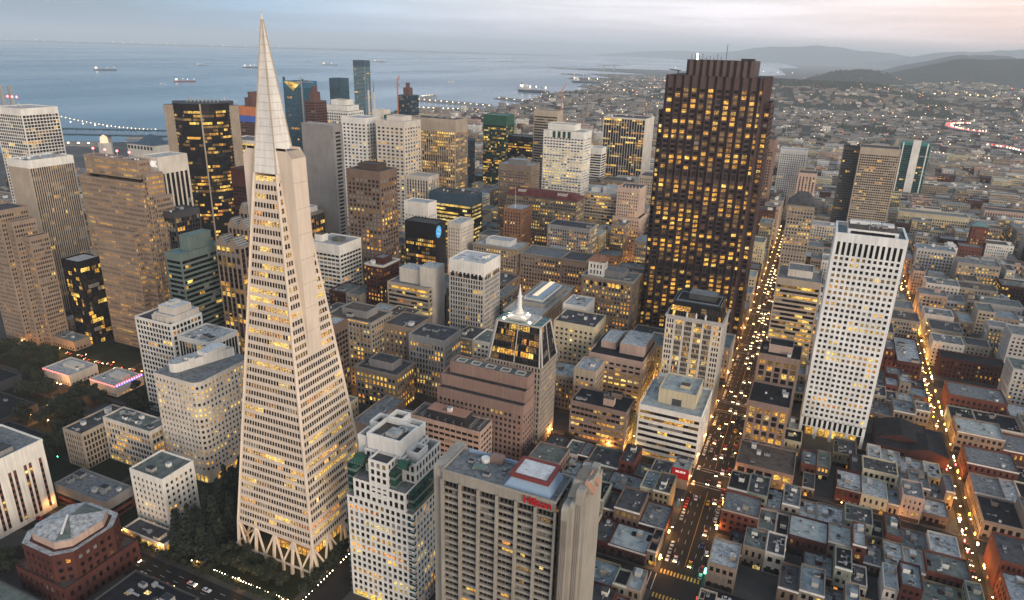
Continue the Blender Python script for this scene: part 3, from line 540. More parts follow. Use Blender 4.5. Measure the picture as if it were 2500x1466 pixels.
('office_tower', 'dark mansard topped tower stub behind the tan banded tower', (-28.7, -1.2, 822.1, 852.1, 95.0), {'st': 'grid', 'fh': 3.8, 'bw': 3.2, 'wf': 0.5, 'hf': 0.5, 'c': 'stone', 'lit': 0.4, 'top': 3, 'roof': 'dark'}, {'hip': 1}),
('office_building', 'buff banded block with white roof boxes left of the cream setback tower', (-269.3, -226.0, 831.4, 865.4, 82.0), {'st': 'band', 'fh': 3.8, 'bw': 3.6, 'wf': 0.86, 'hf': 0.5, 'c': 'tan_l', 'lit': 0.6, 'top': 2.5, 'roof': 'pale'}, {'mech': (2, 'white')}),
('office_tower', 'cream setback tower with crown of small finials beside the dark brown tower', (-225.1, -197.5, 824.4, 858.4, 94.0), {'st': 'grid', 'fh': 3.7, 'bw': 2.9, 'wf': 0.42, 'hf': 0.5, 'c': 'pink_w', 'lit': 0.3, 'top': 3, 'roof': 'dark'}, {'setback': 1}),
('office_tower', 'plain buff tower partly hidden between the setback tower and the dark brown tower', (-221.0, -196.0, 911.3, 945.3, 96.0), {'st': 'grid', 'fh': 3.7, 'bw': 2.9, 'wf': 0.42, 'hf': 0.5, 'c': 'tan_l', 'lit': 0.35, 'top': 3, 'roof': 'dark'}, {}),
('office_building', 'wide grey stone building with a red tiled roof and arcaded top floors', (-350.0, -258.6, 771.0, 799.6, 82.0), {'st': 'grid', 'fh': 3.8, 'bw': 3.2, 'wf': 0.5, 'hf': 0.5, 'c': 'stone_d', 'lit': 0.5, 'top': 2, 'roof': 'red'}, {'redhip': 1}),
('office_building', 'narrow orange brick tower with a flagpole in front of the red tiled roof', (-332.1, -309.0, 725.6, 756.0, 75.0), {'st': 'grid', 'fh': 3.7, 'bw': 3.4, 'wf': 0.42, 'hf': 0.55, 'c': 'orange_b', 'lit': 0.35, 'top': 4, 'roof': 'pale'}, {'pole': 1}),
('office_building', 'small grey stone block with white roof hut left of the narrow orange tower', (-329.5, -278.0, 642.6, 672.6, 52.0), {'st': 'grid', 'fh': 3.7, 'bw': 3, 'wf': 0.5, 'hf': 0.6, 'c': 'stone', 'lit': 0.4, 'top': 3, 'roof': 'pale'}, {'cornice': 'stone', 'mech': (1, 'white')}),
('office_building', 'grey courtyard block with lit windows right of the narrow orange tower', (-276.3, -229.4, 647.4, 681.4, 48.0), {'st': 'grid', 'fh': 3.8, 'bw': 3.2, 'wf': 0.5, 'hf': 0.55, 'c': 'stone', 'lit': 0.4, 'top': 3, 'roof': 'grey'}, {'cornice': 'stone'}),
('office_building', 'stone block with an arched attic and dark roof in the centre right', (-221.6, -195.3, 622.9, 652.9, 56.0), {'st': 'grid', 'fh': 3.8, 'bw': 3.2, 'wf': 0.5, 'hf': 0.55, 'c': 'tan', 'lit': 0.3, 'top': 6, 'roof': 'dark'}, {'cornice': 'tan'}),
('office_building', 'brown stone building with an arched upper row in front of the dark brown tower', (-180.0, -134.1, 564.6, 592.0, 62.0), {'st': 'grid', 'fh': 3.7, 'bw': 3, 'wf': 0.46, 'hf': 0.52, 'c': 'stone_b', 'lit': 0.45, 'top': 4, 'roof': 'grey'}, {'cornice': 'stone', 'arch': 1, 'mech': (1, 'grey')}),
('office_building', 'white cupola tower with a small tiled cap above the brown arched building', (-176.0, -162.0, 568.0, 580.0, 75.0), {'st': 'grid', 'fh': 5, 'bw': 3.2, 'wf': 0.4, 'hf': 0.6, 'c': 'white', 'lit': 0.05, 'top': 2, 'roof': 'tile'}, {'cap': 1}),
('office_building', 'long brown stone building between the cupola tower and the dark brown tower', (-183.0, -135.0, 594.0, 620.0, 58.0), {'st': 'grid', 'fh': 3.7, 'bw': 3.2, 'wf': 0.5, 'hf': 0.5, 'c': 'stone_b', 'lit': 0.5, 'top': 2, 'roof': 'dark'}, {}),
('office_building', 'classical stone bank with a long columned flank and glass roof ridge', (-224.0, -192.2, 495.5, 580.2, 44.0), {'st': 'vert', 'fh': 4.2, 'bw': 4, 'wf': 0.45, 'hf': 0.72, 'c': 'stone_l', 'c2': 'stone_d', 'lit': 0.1, 'top': 5, 'roof': 'pale'}, {'cornice': 'stone_l', 'mech': (1, 'white'), 'ridge': 1}),
('office_building', 'dark grey classical block left of the bank with a columned flank', (-300.0, -262.0, 531.2, 561.2, 40.0), {'st': 'grid', 'fh': 3.8, 'bw': 3.2, 'wf': 0.5, 'hf': 0.5, 'c': 'stone_d', 'lit': 0.4, 'top': 4, 'roof': 'pale'}, {}),
('apartment_building', 'long cream arcaded building across the upper right beyond the white gridded tower', (115.7, 208.4, 1189.5, 1219.5, 32.0), {'st': 'grid', 'fh': 3.8, 'bw': 3, 'wf': 0.5, 'hf': 0.55, 'c': 'cream_y', 'lit': 0.25, 'top': 6, 'roof': 'grey'}, {'cornice': 'cream_y'}),
('apartment_building', 'long pinkish building with vertical strips at the right edge above the brick tower', (242.8, 310.2, 1288.8, 1318.8, 30.0), {'st': 'vert', 'fh': 3.8, 'bw': 3.4, 'wf': 0.4, 'hf': 0.7, 'c': 'pink_l', 'c2': 'tan', 'lit': 0.2, 'top': 4, 'roof': 'dark'}, {}),
('apartment_building', 'brick tower with a small blue green hipped cap at right', (189.3, 207.5, 1050.8, 1064.8, 48.0), {'st': 'grid', 'fh': 3.8, 'bw': 3.4, 'wf': 0.4, 'hf': 0.5, 'c': 'redbrick', 'lit': 0.3, 'top': 4, 'roof': 'teal'}, {'hip': 1}),
('apartment_building', 'red brick block at the foot of the capped brick tower', (175.6, 201.7, 1024.7, 1044.7, 26.0), {'st': 'grid', 'fh': 3.8, 'bw': 3.4, 'wf': 0.4, 'hf': 0.4, 'c': 'redbrick', 'lit': 0.05, 'top': 4, 'roof': 'grey'}, {}),
('apartment_building', 'white mid-rise with dark paired windows right of the white gridded tower', (118.2, 158.5, 932.3, 958.3, 38.0), {'st': 'grid', 'fh': 3.6, 'bw': 3.6, 'wf': 0.5, 'hf': 0.5, 'c': 'grey_l', 'lit': 0.15, 'top': 3, 'roof': 'blue'}, {'hvac': 4}),
('apartment_building', 'tan mid-rise glowing with amber windows near the right edge', (156.2, 197.4, 893.5, 919.5, 36.0), {'st': 'grid', 'fh': 3.6, 'bw': 3.4, 'wf': 0.5, 'hf': 0.5, 'c': 'stone', 'lit': 0.65, 'top': 3, 'roof': 'grey'}, {'hvac': 4}),
('apartment_building', 'pale apartment block with rooftop clutter at the golden street bend', (119.3, 150.4, 817.9, 843.9, 28.0), {'st': 'grid', 'fh': 3.4, 'bw': 3.6, 'wf': 0.42, 'hf': 0.5, 'c': 'cream', 'lit': 0.12, 'top': 2, 'roof': 'grey'}, {'hvac': 7}),
('apartment_building', 'windowless white block with a stained roof below the cluttered pale block', (110.0, 134.2, 722.4, 744.4, 24.0), {'st': 'grid', 'fh': 3.4, 'bw': 5, 'wf': 0.2, 'hf': 0.4, 'c': 'cream', 'lit': 0.05, 'top': 4, 'roof': 'grey'}, {'hvac': 4}),
('apartment_building', 'cream apartment block with dark windows beside the glowing street lamps', (110.0, 133.7, 651.1, 673.1, 23.0), {'st': 'grid', 'fh': 3.3, 'bw': 3.2, 'wf': 0.42, 'hf': 0.5, 'c': 'cream', 'lit': 0.15, 'top': 2, 'roof': 'grey'}, {'hvac': 5}),
('apartment_building', 'buff apartment house right of the cream block, warm light on its left wall', (136.8, 155.5, 664.9, 684.9, 20.0), {'st': 'grid', 'fh': 3.3, 'bw': 3.2, 'wf': 0.4, 'hf': 0.5, 'c': 'tan_l', 'lit': 0.1, 'top': 2, 'roof': 'dark'}, {}),
('apartment_building', 'long dark brick apartment row right of the golden street', (115.2, 161.5, 630.7, 648.7, 17.0), {'st': 'grid', 'fh': 3.5, 'bw': 3.2, 'wf': 0.4, 'hf': 0.5, 'c': 'redbrick_d', 'lit': 0.25, 'top': 2, 'roof': 'black'}, {}),
('apartment_building', 'wide brick block with a lit window row and pale roof right of the golden street', (113.5, 150.9, 560.6, 586.6, 15.0), {'st': 'grid', 'fh': 3.6, 'bw': 3.4, 'wf': 0.45, 'hf': 0.5, 'c': 'redbrick', 'lit': 0.5, 'top': 2, 'roof': 'grey'}, {'hvac': 4}),
('apartment_building', 'tall pale apartment tower cut by the right edge of the photo', (161.6, 186.5, 644.5, 670.5, 42.0), {'st': 'grid', 'fh': 3.3, 'bw': 3.2, 'wf': 0.5, 'hf': 0.5, 'c': 'grey_l', 'lit': 0.06, 'top': 2, 'roof': 'grey'}, {}),
('apartment_building', 'second pale apartment tower on the right edge, lower than the first', (155.8, 182.8, 591.7, 617.7, 32.0), {'st': 'grid', 'fh': 3.3, 'bw': 3.2, 'wf': 0.45, 'hf': 0.5, 'c': 'grey_l', 'lit': 0.08, 'top': 2, 'roof': 'green'}, {}),
('apartment_building', 'grey mid-rise with a few amber windows at upper right of the dark garden roof', (160.7, 178.6, 714.2, 732.2, 24.0), {'st': 'grid', 'fh': 3.4, 'bw': 3.2, 'wf': 0.45, 'hf': 0.5, 'c': 'grey_l', 'lit': 0.35, 'top': 2, 'roof': 'grey'}, {}),
('apartment_building', 'white low block with a black roof panel at the right', (167.8, 204.5, 800.2, 824.2, 20.0), {'st': 'grid', 'fh': 3.4, 'bw': 4, 'wf': 0.3, 'hf': 0.5, 'c': 'grey_l', 'lit': 0.2, 'top': 4, 'roof': 'green'}, {'hvac': 2}),
('apartment_building', 'red brick row left of the golden street with snow pale roof patches', (81.9, 100.5, 613.5, 673.5, 14.0), {'st': 'grid', 'fh': 3.5, 'bw': 3.2, 'wf': 0.4, 'hf': 0.5, 'c': 'redbrick_d', 'lit': 0.12, 'top': 2, 'roof': 'pale'}, {'hvac': 6}),
('low_building', 'low theatre with a red painted wall reading BELIEVE beside the busy street', (-53.7, -44.1, 371.6, 385.6, 14.0), {'st': 'grid', 'fh': 4, 'bw': 3, 'wf': 0.1, 'hf': 0.1, 'c': 'stone', 'lit': 0, 'top': 12, 'roof': 'pale'}, {'believe': 1})
]
# ------------------------------------------------------------------ the office towers and larger buildings
def text_obj(name, s, parent, loc, size, mat, facing='N', ext=.25):
    cu = bpy.data.curves.new(name, 'FONT'); cu.body = s; cu.size = size; cu.extrude = ext; cu.align_x = 'CENTER'; cu.align_y = 'CENTER'; cu.offset = .02*size
    o = bpy.data.objects.new(name, cu); COL.objects.link(o)
    o.data.materials.append(MATS[mat])
    me = bpy.data.meshes.new_from_object(o); bpy.data.objects.remove(o)
    o = bpy.data.objects.new(name, me); COL.objects.link(o)
    o.parent = parent; o.location = Vector(loc)-parent.location
    o.rotation_euler = (math.pi/2, 0, 0 if facing == 'N' else math.pi/2)
    return o
for kind, label, (x0, x1, y0, y1, H), st, ex in DATA:
    claim(x0, x1, y0, y1)
    cx, cy = (x0+x1)/2, (y0+y1)/2
    cat = 'tower' if 'tower' in kind else 'building'
    T = thing(kind, label, cat, (cx, y0, 0))
    dist = math.hypot(cx, y0)
    near = dist < 640
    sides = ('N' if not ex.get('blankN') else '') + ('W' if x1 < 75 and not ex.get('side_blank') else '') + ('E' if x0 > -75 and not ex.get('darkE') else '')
    mb = MB(); wins = []
    if st.get('lit', 0): st['lit'] = st['lit']*1.0
    tiers = [(x0, x1, y0, y1, 0, H)]
    if ex.get('steps'):
        wx = (x1-x0); tiers = [(x0, x1-wx*.30, y0, y1, 0, H), (x1-wx*.30, x1-wx*.12, y0+5, y1, 0, H-9), (x1-wx*.12, x1+3, y0+11, y1+3, 0, H-22)]
    if ex.get('notch'):
        tiers = [(x0, x1, y0, y1, 0, H-9), (x0+5, x1-16, y0+4, y1-4, H-9, H)]
    if ex.get('setback'):
        tiers = [(x0-16, x1+26, y0-4, y1+4, 0, H*.36), (x0-3, x1+4, y0-2, y1, H*.36, H*.62), (x0, x1, y0, y1, H*.62, H)]
        st['lit'] = .4
    if ex.get('crown'):
        tiers = [(x0, x1, y0, y1, 0, H-16), (x0+5, x1-5, y0+5, y1-5, H-16, H-8), (x0+12, x1-12, y0+9, y1-9, H-8, H)]
    for i, (a, b, c, d, z0, z1) in enumerate(tiers):
        s2 = dict(st)
        if z1 != H and i == 0 and len(tiers) > 1 and not ex.get('steps'): s2['top'] = 2 if not ex.get('notch') else st['top']-9
        if i > 0 and (ex.get('notch') or ex.get('crown')): s2['top'] = z1-z0-.5; s2['fh'] = .5; s2['lit'] = 0; s2['hf'] = .01
        if i > 0 and ex.get('setback'): s2['top'] = 3 if i == 1 else 5
        tower(mb, wins, a, b, c, d, z0, z1, s2, sides)
    if ex.get('core'):
        mb.box(x0+(x1-x0)*.3, x1-(x1-x0)*.3, y0+6, y1-6, H-1, H+12, 'rust'); mb.box(x0+(x1-x0)*.42, x1-(x1-x0)*.42, y0+9, y1-9, H+12, H+20, 'rust')
    if ex.get('wrap'):
        wp = MB()
        wp.box(x0-.4, x1+.4, y0-.4, y1+.4, H-22, H-13, 'bluewrap'); wp.build("netting_wrap", T)
    if ex.get('darkE'):
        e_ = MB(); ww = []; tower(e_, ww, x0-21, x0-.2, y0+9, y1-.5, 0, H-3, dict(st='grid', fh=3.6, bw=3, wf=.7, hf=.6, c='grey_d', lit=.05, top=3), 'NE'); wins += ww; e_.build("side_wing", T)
    if ex.get('stripe'):
        e_ = MB(); xm = x0+(x1-x0)*.52
        e_.box(xm-6, xm+7, y0-2, y0-.02, 0, H+5, 'white'); e_.box(x0+4, x0+6, y0-1, y0-.02, 0, H, 'white'); e_.box(x1-6, x1-4, y0-1, y0-.02, 0, H, 'white'); e_.build("stripe_wall", T)
    if ex.get('cornice'):
        e_ = MB(); m = ex['cornice']
        e_.ring(x0-1, x1+1, y0-1, y1+1, H-.9, H+.25, 1.6, m); e_.ring(x0-.5, x1+.5, y0-.5, y1+.5, H-1.7, H-.9, .55, m)
        e_.build("cornice", T)
    if ex.get('attic'):
        n_ = 22
        for k in range(n_):
            xa = x0+2+(x1-x0-4)*(k+.15)/n_; xb = x0+2+(x1-x0-4)*(k+.85)/n_
            wins.append(((xa, y0-1.03, H-.8), (xb, y0-1.03, H-.8), (xb, y0-1.03, H+.15), (xa, y0-1.03, H+.15), 'l_amber', False))
    if ex.get('tallrow'):
        for k in range(8):
            for f_, wd in ((fm_n(x0, y0), x1-x0), (fm_w(x1, y0), y1-y0)):
                a = 2+(wd-4)*(k+.2)/8; b = 2+(wd-4)*(k+.8)/8
                wins.append((f_(a, H-st['top']-3.6, -.06), f_(b, H-st['top']-3.6, -.06), f_(b, H-st['top']+.8, -.06), f_(a, H-st['top']+.8, -.06), random.choice(('g_dark2', 'l_dim', 'l_yellow', 'g_dark')), False))
    if ex.get('notch'):
        for k in range(4):
            a = x0+14+k*7.6
            wins.append(((a, y0-.06, H-19), (a+4.6, y0-.06, H-19), (a+4.6, y0-.06, H-10), (a, y0-.06, H-10), 'g_green', False))
    if ex.get('arch'):
        am = MB()
        for k in range(10):
            xa = x0+3.2+k*(x1-x0-6)/10; r = 1.35; zc = H-5.2
            pts = [(xa-r+1.6, y0-.06, zc-2.6), (xa+r+1.6, y0-.06, zc-2.6)]+[(xa+1.6+r*math.cos(t*math.pi/8), y0-.06, zc+r*math.sin(t*math.pi/8)) for t in range(9)]
            a2 = MB(); a2.poly(pts, random.choice(('l_amber', 'g_dark', 'l_yellow', 'g_dark'))); a2.build("arched_window", T)
    mb.build("walls", T)
    rm = 'r_'+st.get('roof', 'grey')
    tx0, tx1, ty0, ty1, tz = (*tiers[-1][:4], tiers[-1][5])
    if ex.get('steps'): tx0, tx1, ty0, ty1, tz = (*tiers[0][:4], H)
    if ex.get('redhip') or ex.get('hip') or ex.get('cap'):
        e_ = MB(); ov = 1.6
        hh = 6 if ex.get('redhip') else 12 if st['roof'] == 'dark' else 5
        ins = 9 if ex.get('redhip') else (tx1-tx0)*.32
        e_.prism([(tx0-ov, ty0-ov), (tx1+ov, ty0-ov), (tx1+ov, ty1+ov), (tx0-ov, ty1+ov)], H+.05, H+hh, rm, rm,
                 [(tx0+ins, ty0+ins), (tx1-ins, ty0+ins), (tx1-ins, ty1-ins), (tx0+ins, ty1-ins)])
        if ex.get('redhip'):
            e_.box(tx0+14, tx0+24, ty0+4, ty0+9, H+2, H+6.5, 'cream', 'r_red'); e_.box(tx1-26, tx1-14, ty0+4, ty0+9, H+2, H+6.5, 'cream', 'r_red')
        e_.build("roof", T)
    elif ex.get('gable'):
        e_ = MB(); xm = (tx0+tx1)/2
        e_.poly([(tx0, ty0, H+.01), (tx1, ty0, H+.01), (xm, ty0, H+14)], st['c']); e_.poly([(tx1, ty1, H+.01), (tx0, ty1, H+.01), (xm, ty1, H+14)], st['c'])
        e_.quad((tx0, ty0, H), (xm, ty0, H+14), (xm, ty1, H+14), (tx0, ty1, H), 'r_dark'); e_.quad((xm, ty0, H+14), (tx1, ty0, H), (tx1, ty1, H), (xm, ty1, H+14), 'r_dark')
        e_.box(xm-2.4, xm+2.4, ty0-.2, ty0-.02, H+1, H+6, 'g_dark'); e_.build("gable_roof", T)
    else:
        for i, (a, b, c, d, z0, z1) in enumerate(tiers):
            roof_sheet(T, a+.45, b-.45, c+.45, d-.45, z1-1.0, rm)
    if ex.get('vtop'):
        e_ = MB(); zt = H
        e_.poly([(x0+3, y0-.3, zt-1), (x1-3, y0-.3, zt-1), ((x0+x1)/2, y0-.3, zt-15)], 'l_yellow')
        e_.box(x0, x0+3, y0, y0+3, H, H+6, 'slate'); e_.box(x1-3, x1, y0, y0+3, H, H+4, 'slate'); e_.build("lit_crown", T)
    nm = ex.get('mech')
    if nm:
        n_, mm = nm; W = tx1-tx0; Dp = ty1-ty0
        e_ = MB()
        if kind == 'plaza_pavilion': e_.box(tx0+W*.3, tx1-W*.2, ty0+Dp*.45, ty0+Dp*.75, H-1, H+1.6, mm)
        elif n_ == 3:
            e_.box(tx0+W*.42, tx1-1, ty0+4, ty1-1, H-1, H+4, mm, 'r_pale'); e_.box(tx0+W*.50, tx1-2, ty0+6, ty1-6, H+4, H+9, mm, 'r_white')
            for q in range(4): e_.box(tx0+W*.42+q*4, tx0+W*.42+q*4+2.6, ty0+2.2, ty0+3.98, H-1, H+3, mm)
            e_.box(tx0+W*.62, tx1-8, ty0+9, ty1-9, H+9, H+11, mm, 'r_white')
        elif n_ == 2:
            e_.box(tx0+W*.12, tx0+W*.40, ty0+Dp*.35, ty1-2, H-1, H+4.5, mm, 'r_pale'); e_.box(tx0+W*.5, tx1-2, ty0+Dp*.25, ty1-3, H-1, H+7, mm, 'r_pale')
        else:
            e_.box(tx0+W*.22, tx1-W*.22, ty0+Dp*.28, ty1-Dp*.18, H-1, H+(10 if 'teal' in mm else 4.2), mm, rm)
            e_.ring(tx0+W*.22-.2, tx1-W*.22+.2, ty0+Dp*.28-.2, ty1-Dp*.18+.2, H+(10 if 'teal' in mm else 4.2), H+(10.8 if 'teal' in mm else 5.0), .4, mm)
        e_.build("plant_room", T)
    nu = ex.get('hvac', 2 if near else 0)
    if near and nm is None and ex.get('hvac') is None: nu = 4
    if dist < 1300 and not (ex.get('redhip') or ex.get('hip') or ex.get('gable') or ex.get('cap')): units(T, tx0, tx1, ty0, ty1, H-1, nu)
    if ex.get('helipad'):
        e_ = MB(); e_.box(x0+2, x0+11, y0+6, y0+15, H-.98, H+6, 'white', 'r_brown'); e_.build("plant_room", T); e_ = MB(); e_.cyl(cx+4, cy, H-.98, H+1.2, 3.4, 'helic', k=20); e_.cyl(cx+4, cy, H+1.2, H+1.7, 7, 'helic', k=28); e_.cyl(cx+4, cy, H+1.7, H+3.4, 2.6, 'helic', 1.0, k=16); e_.build("round_pad", T)
    if ex.get('blueSign'):
        e_ = MB(); r = 5.2; yc, zc = y0+5, H-9
        pts = [(x1+.5, yc+r*math.cos(t*math.pi/12), zc+r*1.25*math.sin(t*math.pi/12)) for t in range(24)]
        e_.poly(pts, 'logo_b'); e_.poly([(x1+.05, p[1], p[2]) for p in pts[::-1]], 'dark_metal')
        for i in range(24): e_.quad((x1+.05, *pts[i][1:]), (x1+.05, *pts[(i+1) % 24][1:]), pts[(i+1) % 24], pts[i], 'logo_b')
        lg = e_.build("round_sign", T)
        e_ = MB()
        for a_ in (.3, 1.9, 3.6, 5.0):
            yy, zz = yc+2.4*math.cos(a_), zc+3*math.sin(a_)
            e_.poly([(x1+.55, yy-.9, zz-.4), (x1+.55, yy+.9, zz-.2), (x1+.55, yy+.5, zz+.9), (x1+.55, yy-.5, zz+.7)], 'letter')
        e_.build("sign_emblem", lg)
    if ex.get('sign'): text_obj("sign_lettering", ex['sign'], T, (cx, y0-.3, H-6), 7, 'letter')
    if ex.get('believe'):
        e_ = MB(); e_.box(x0-.1, x1+.1, y0-.16, y0-.01, H-7, H+.1, 'sign_red'); e_.build("sign_board", T)
        text_obj("sign_lettering", "BELIEVE", T, (cx, y0-.2, H-2.2), 1.75, 'letter', ext=.1)
    if ex.get('slab'):
        e_ = MB(); a = MB()
        e_.box(x1-12, x1+3, y0+5, y0+22, 0, H+17, 'cream', 'r_pale'); e_.box(x1-11.6, x1-11.4, y0+4.94, y0+5, 0, H+17, 'tan')
        e_.box(x0+8, x1-12, y0+8, y1-1, H-1, H+12, 'cream', 'r_pale'); e_.build("stair_slab", T)
    if ex.get('hut'):
        e_ = MB(); e_.box(x0+21, x0+28, y0+5, y0+10, H-1, H+4, 'pink_l', 'r_brown'); e_.box(x0+23, x0+30, y1-5, y1-1, H-1, H+3, 'pink_d', 'r_black'); e_.build("roof_hut", T)
    if ex.get('mech1'):
        e_ = MB(); e_.box(x0+10, x1-6, y0+10, y1-6, H-1, H+8, 'cream_y', 'r_pale2'); e_.ring(x0+9.8, x1-5.8, y0+9.8, y1-5.8, H+8, H+9.2, .5, 'cream_y')
        e_.box(x0+19, x0+25, y0+9.8, y0+9.95, H-1, H+3.6, 'grey_d'); e_.box(x0+22, x0+28, y0+18, y0+23, H+8, H+10.4, 'cream_y', 'r_brown'); e_.box(x0+3.5, x0+9, y1-6, y1-2, H-1, H+5, 'white'); e_.build("plant_room", T)
    if ex.get('ridge'):
        e_ = MB(); e_.box(x0+6, x1-4, y0+20, y1-8, H-1, H+3, 'stone_l', 'r_blue'); e_.prism([(x0+10, y0+24), (x1-8, y0+24), (x1-8, y1-12), (x0+10, y1-12)], H+3, H+7, 'vent_blue', 'soft_glow', [(x0+14, y0+26), (x1-13, y0+26), (x1-13, y1-16), (x0+14, y1-16)]); e_.build("skylight_ridge", T)
    if ex.get('pole'):
        e_ = MB(); e_.cyl(cx-1, y0+9, H-1, H+2, 1, 'white'); e_.cyl(cx-1, y0+9, H+2, H+24, .35, 'white', .15, k=6); e_.build("flagpole", T)
    if ex.get('rail'):
        n_ = 11
        for i in range(n_):
            for f_, wd in ((fm_n(x0, y0), x1-x0), (fm_w(x1, y0), y1-y0)):
                mm_ = 'red_l' if ex['rail'] == 'red' or f_(0, 0, 0)[1] == y0 and f_(1, 0, 0)[1] == y0 else 'blue_l'
                if ex['rail'] == 'red' and f_(1, 0, 0)[1] != y0: continue
                e_ = MB(); px_, py_, _ = f_(wd*(i+.5)/n_, 0, -.3)
                e_.box(px_-.22, px_+.22, py_-.22, py_+.22, H-.5, H-.05, mm_, bottom=True)
                e_.build("edge_light", T)
                if mm_ == 'blue_l':
                    e_ = MB(); e_.box(px_-.2, px_+.2, py_-.35, py_+.05, H+.6, H+1.1, 'red_l', bottom=True); e_.build("edge_light", T)
    if ex.get('sky'):
        for px_, py_ in ((8, 22), (15, 17), (22, 20), (13, 11), (7, 8), (20, 8), (16, 26)):
            e_ = MB(); e_.box(x0+px_, x0+px_+3, y0+py_, y0+py_+2.2, H-.98, H-.5, 'dark_metal', 'l_pale'); e_.build("skylight", T)
    if ex.get('mast'):
        for q in range(ex['mast']):
            e_ = MB(); e_.cyl(x0+12+q*9, y0+14, H-1, H+11, .5, 'metal', .2, k=6); e_.cyl(x0+12+q*9, y0+14, H+11, H+13, 1.1, 'red_l', .6, k=6); e_.build("roof_mast", T)
    if ex.get('setback'):
        for q in range(7):
            e_ = MB(); fx = x0+1+q*(x1-x0-2)/6; e_.prism([(fx-.8, y0), (fx+.8, y0), (fx+.8, y0+1.6), (fx-.8, y0+1.6)], H, H+3.2, 'pink_w', None, [(fx-.1, y0+.7), (fx+.1, y0+.7), (fx+.1, y0+.9), (fx-.1, y0+.9)]); e_.build("finial", T)
    if ex.get('blind'): pass
    put_windows(wins, T, 100 if near else 40 if dist < 1000 else 0, near=dist < 1000)
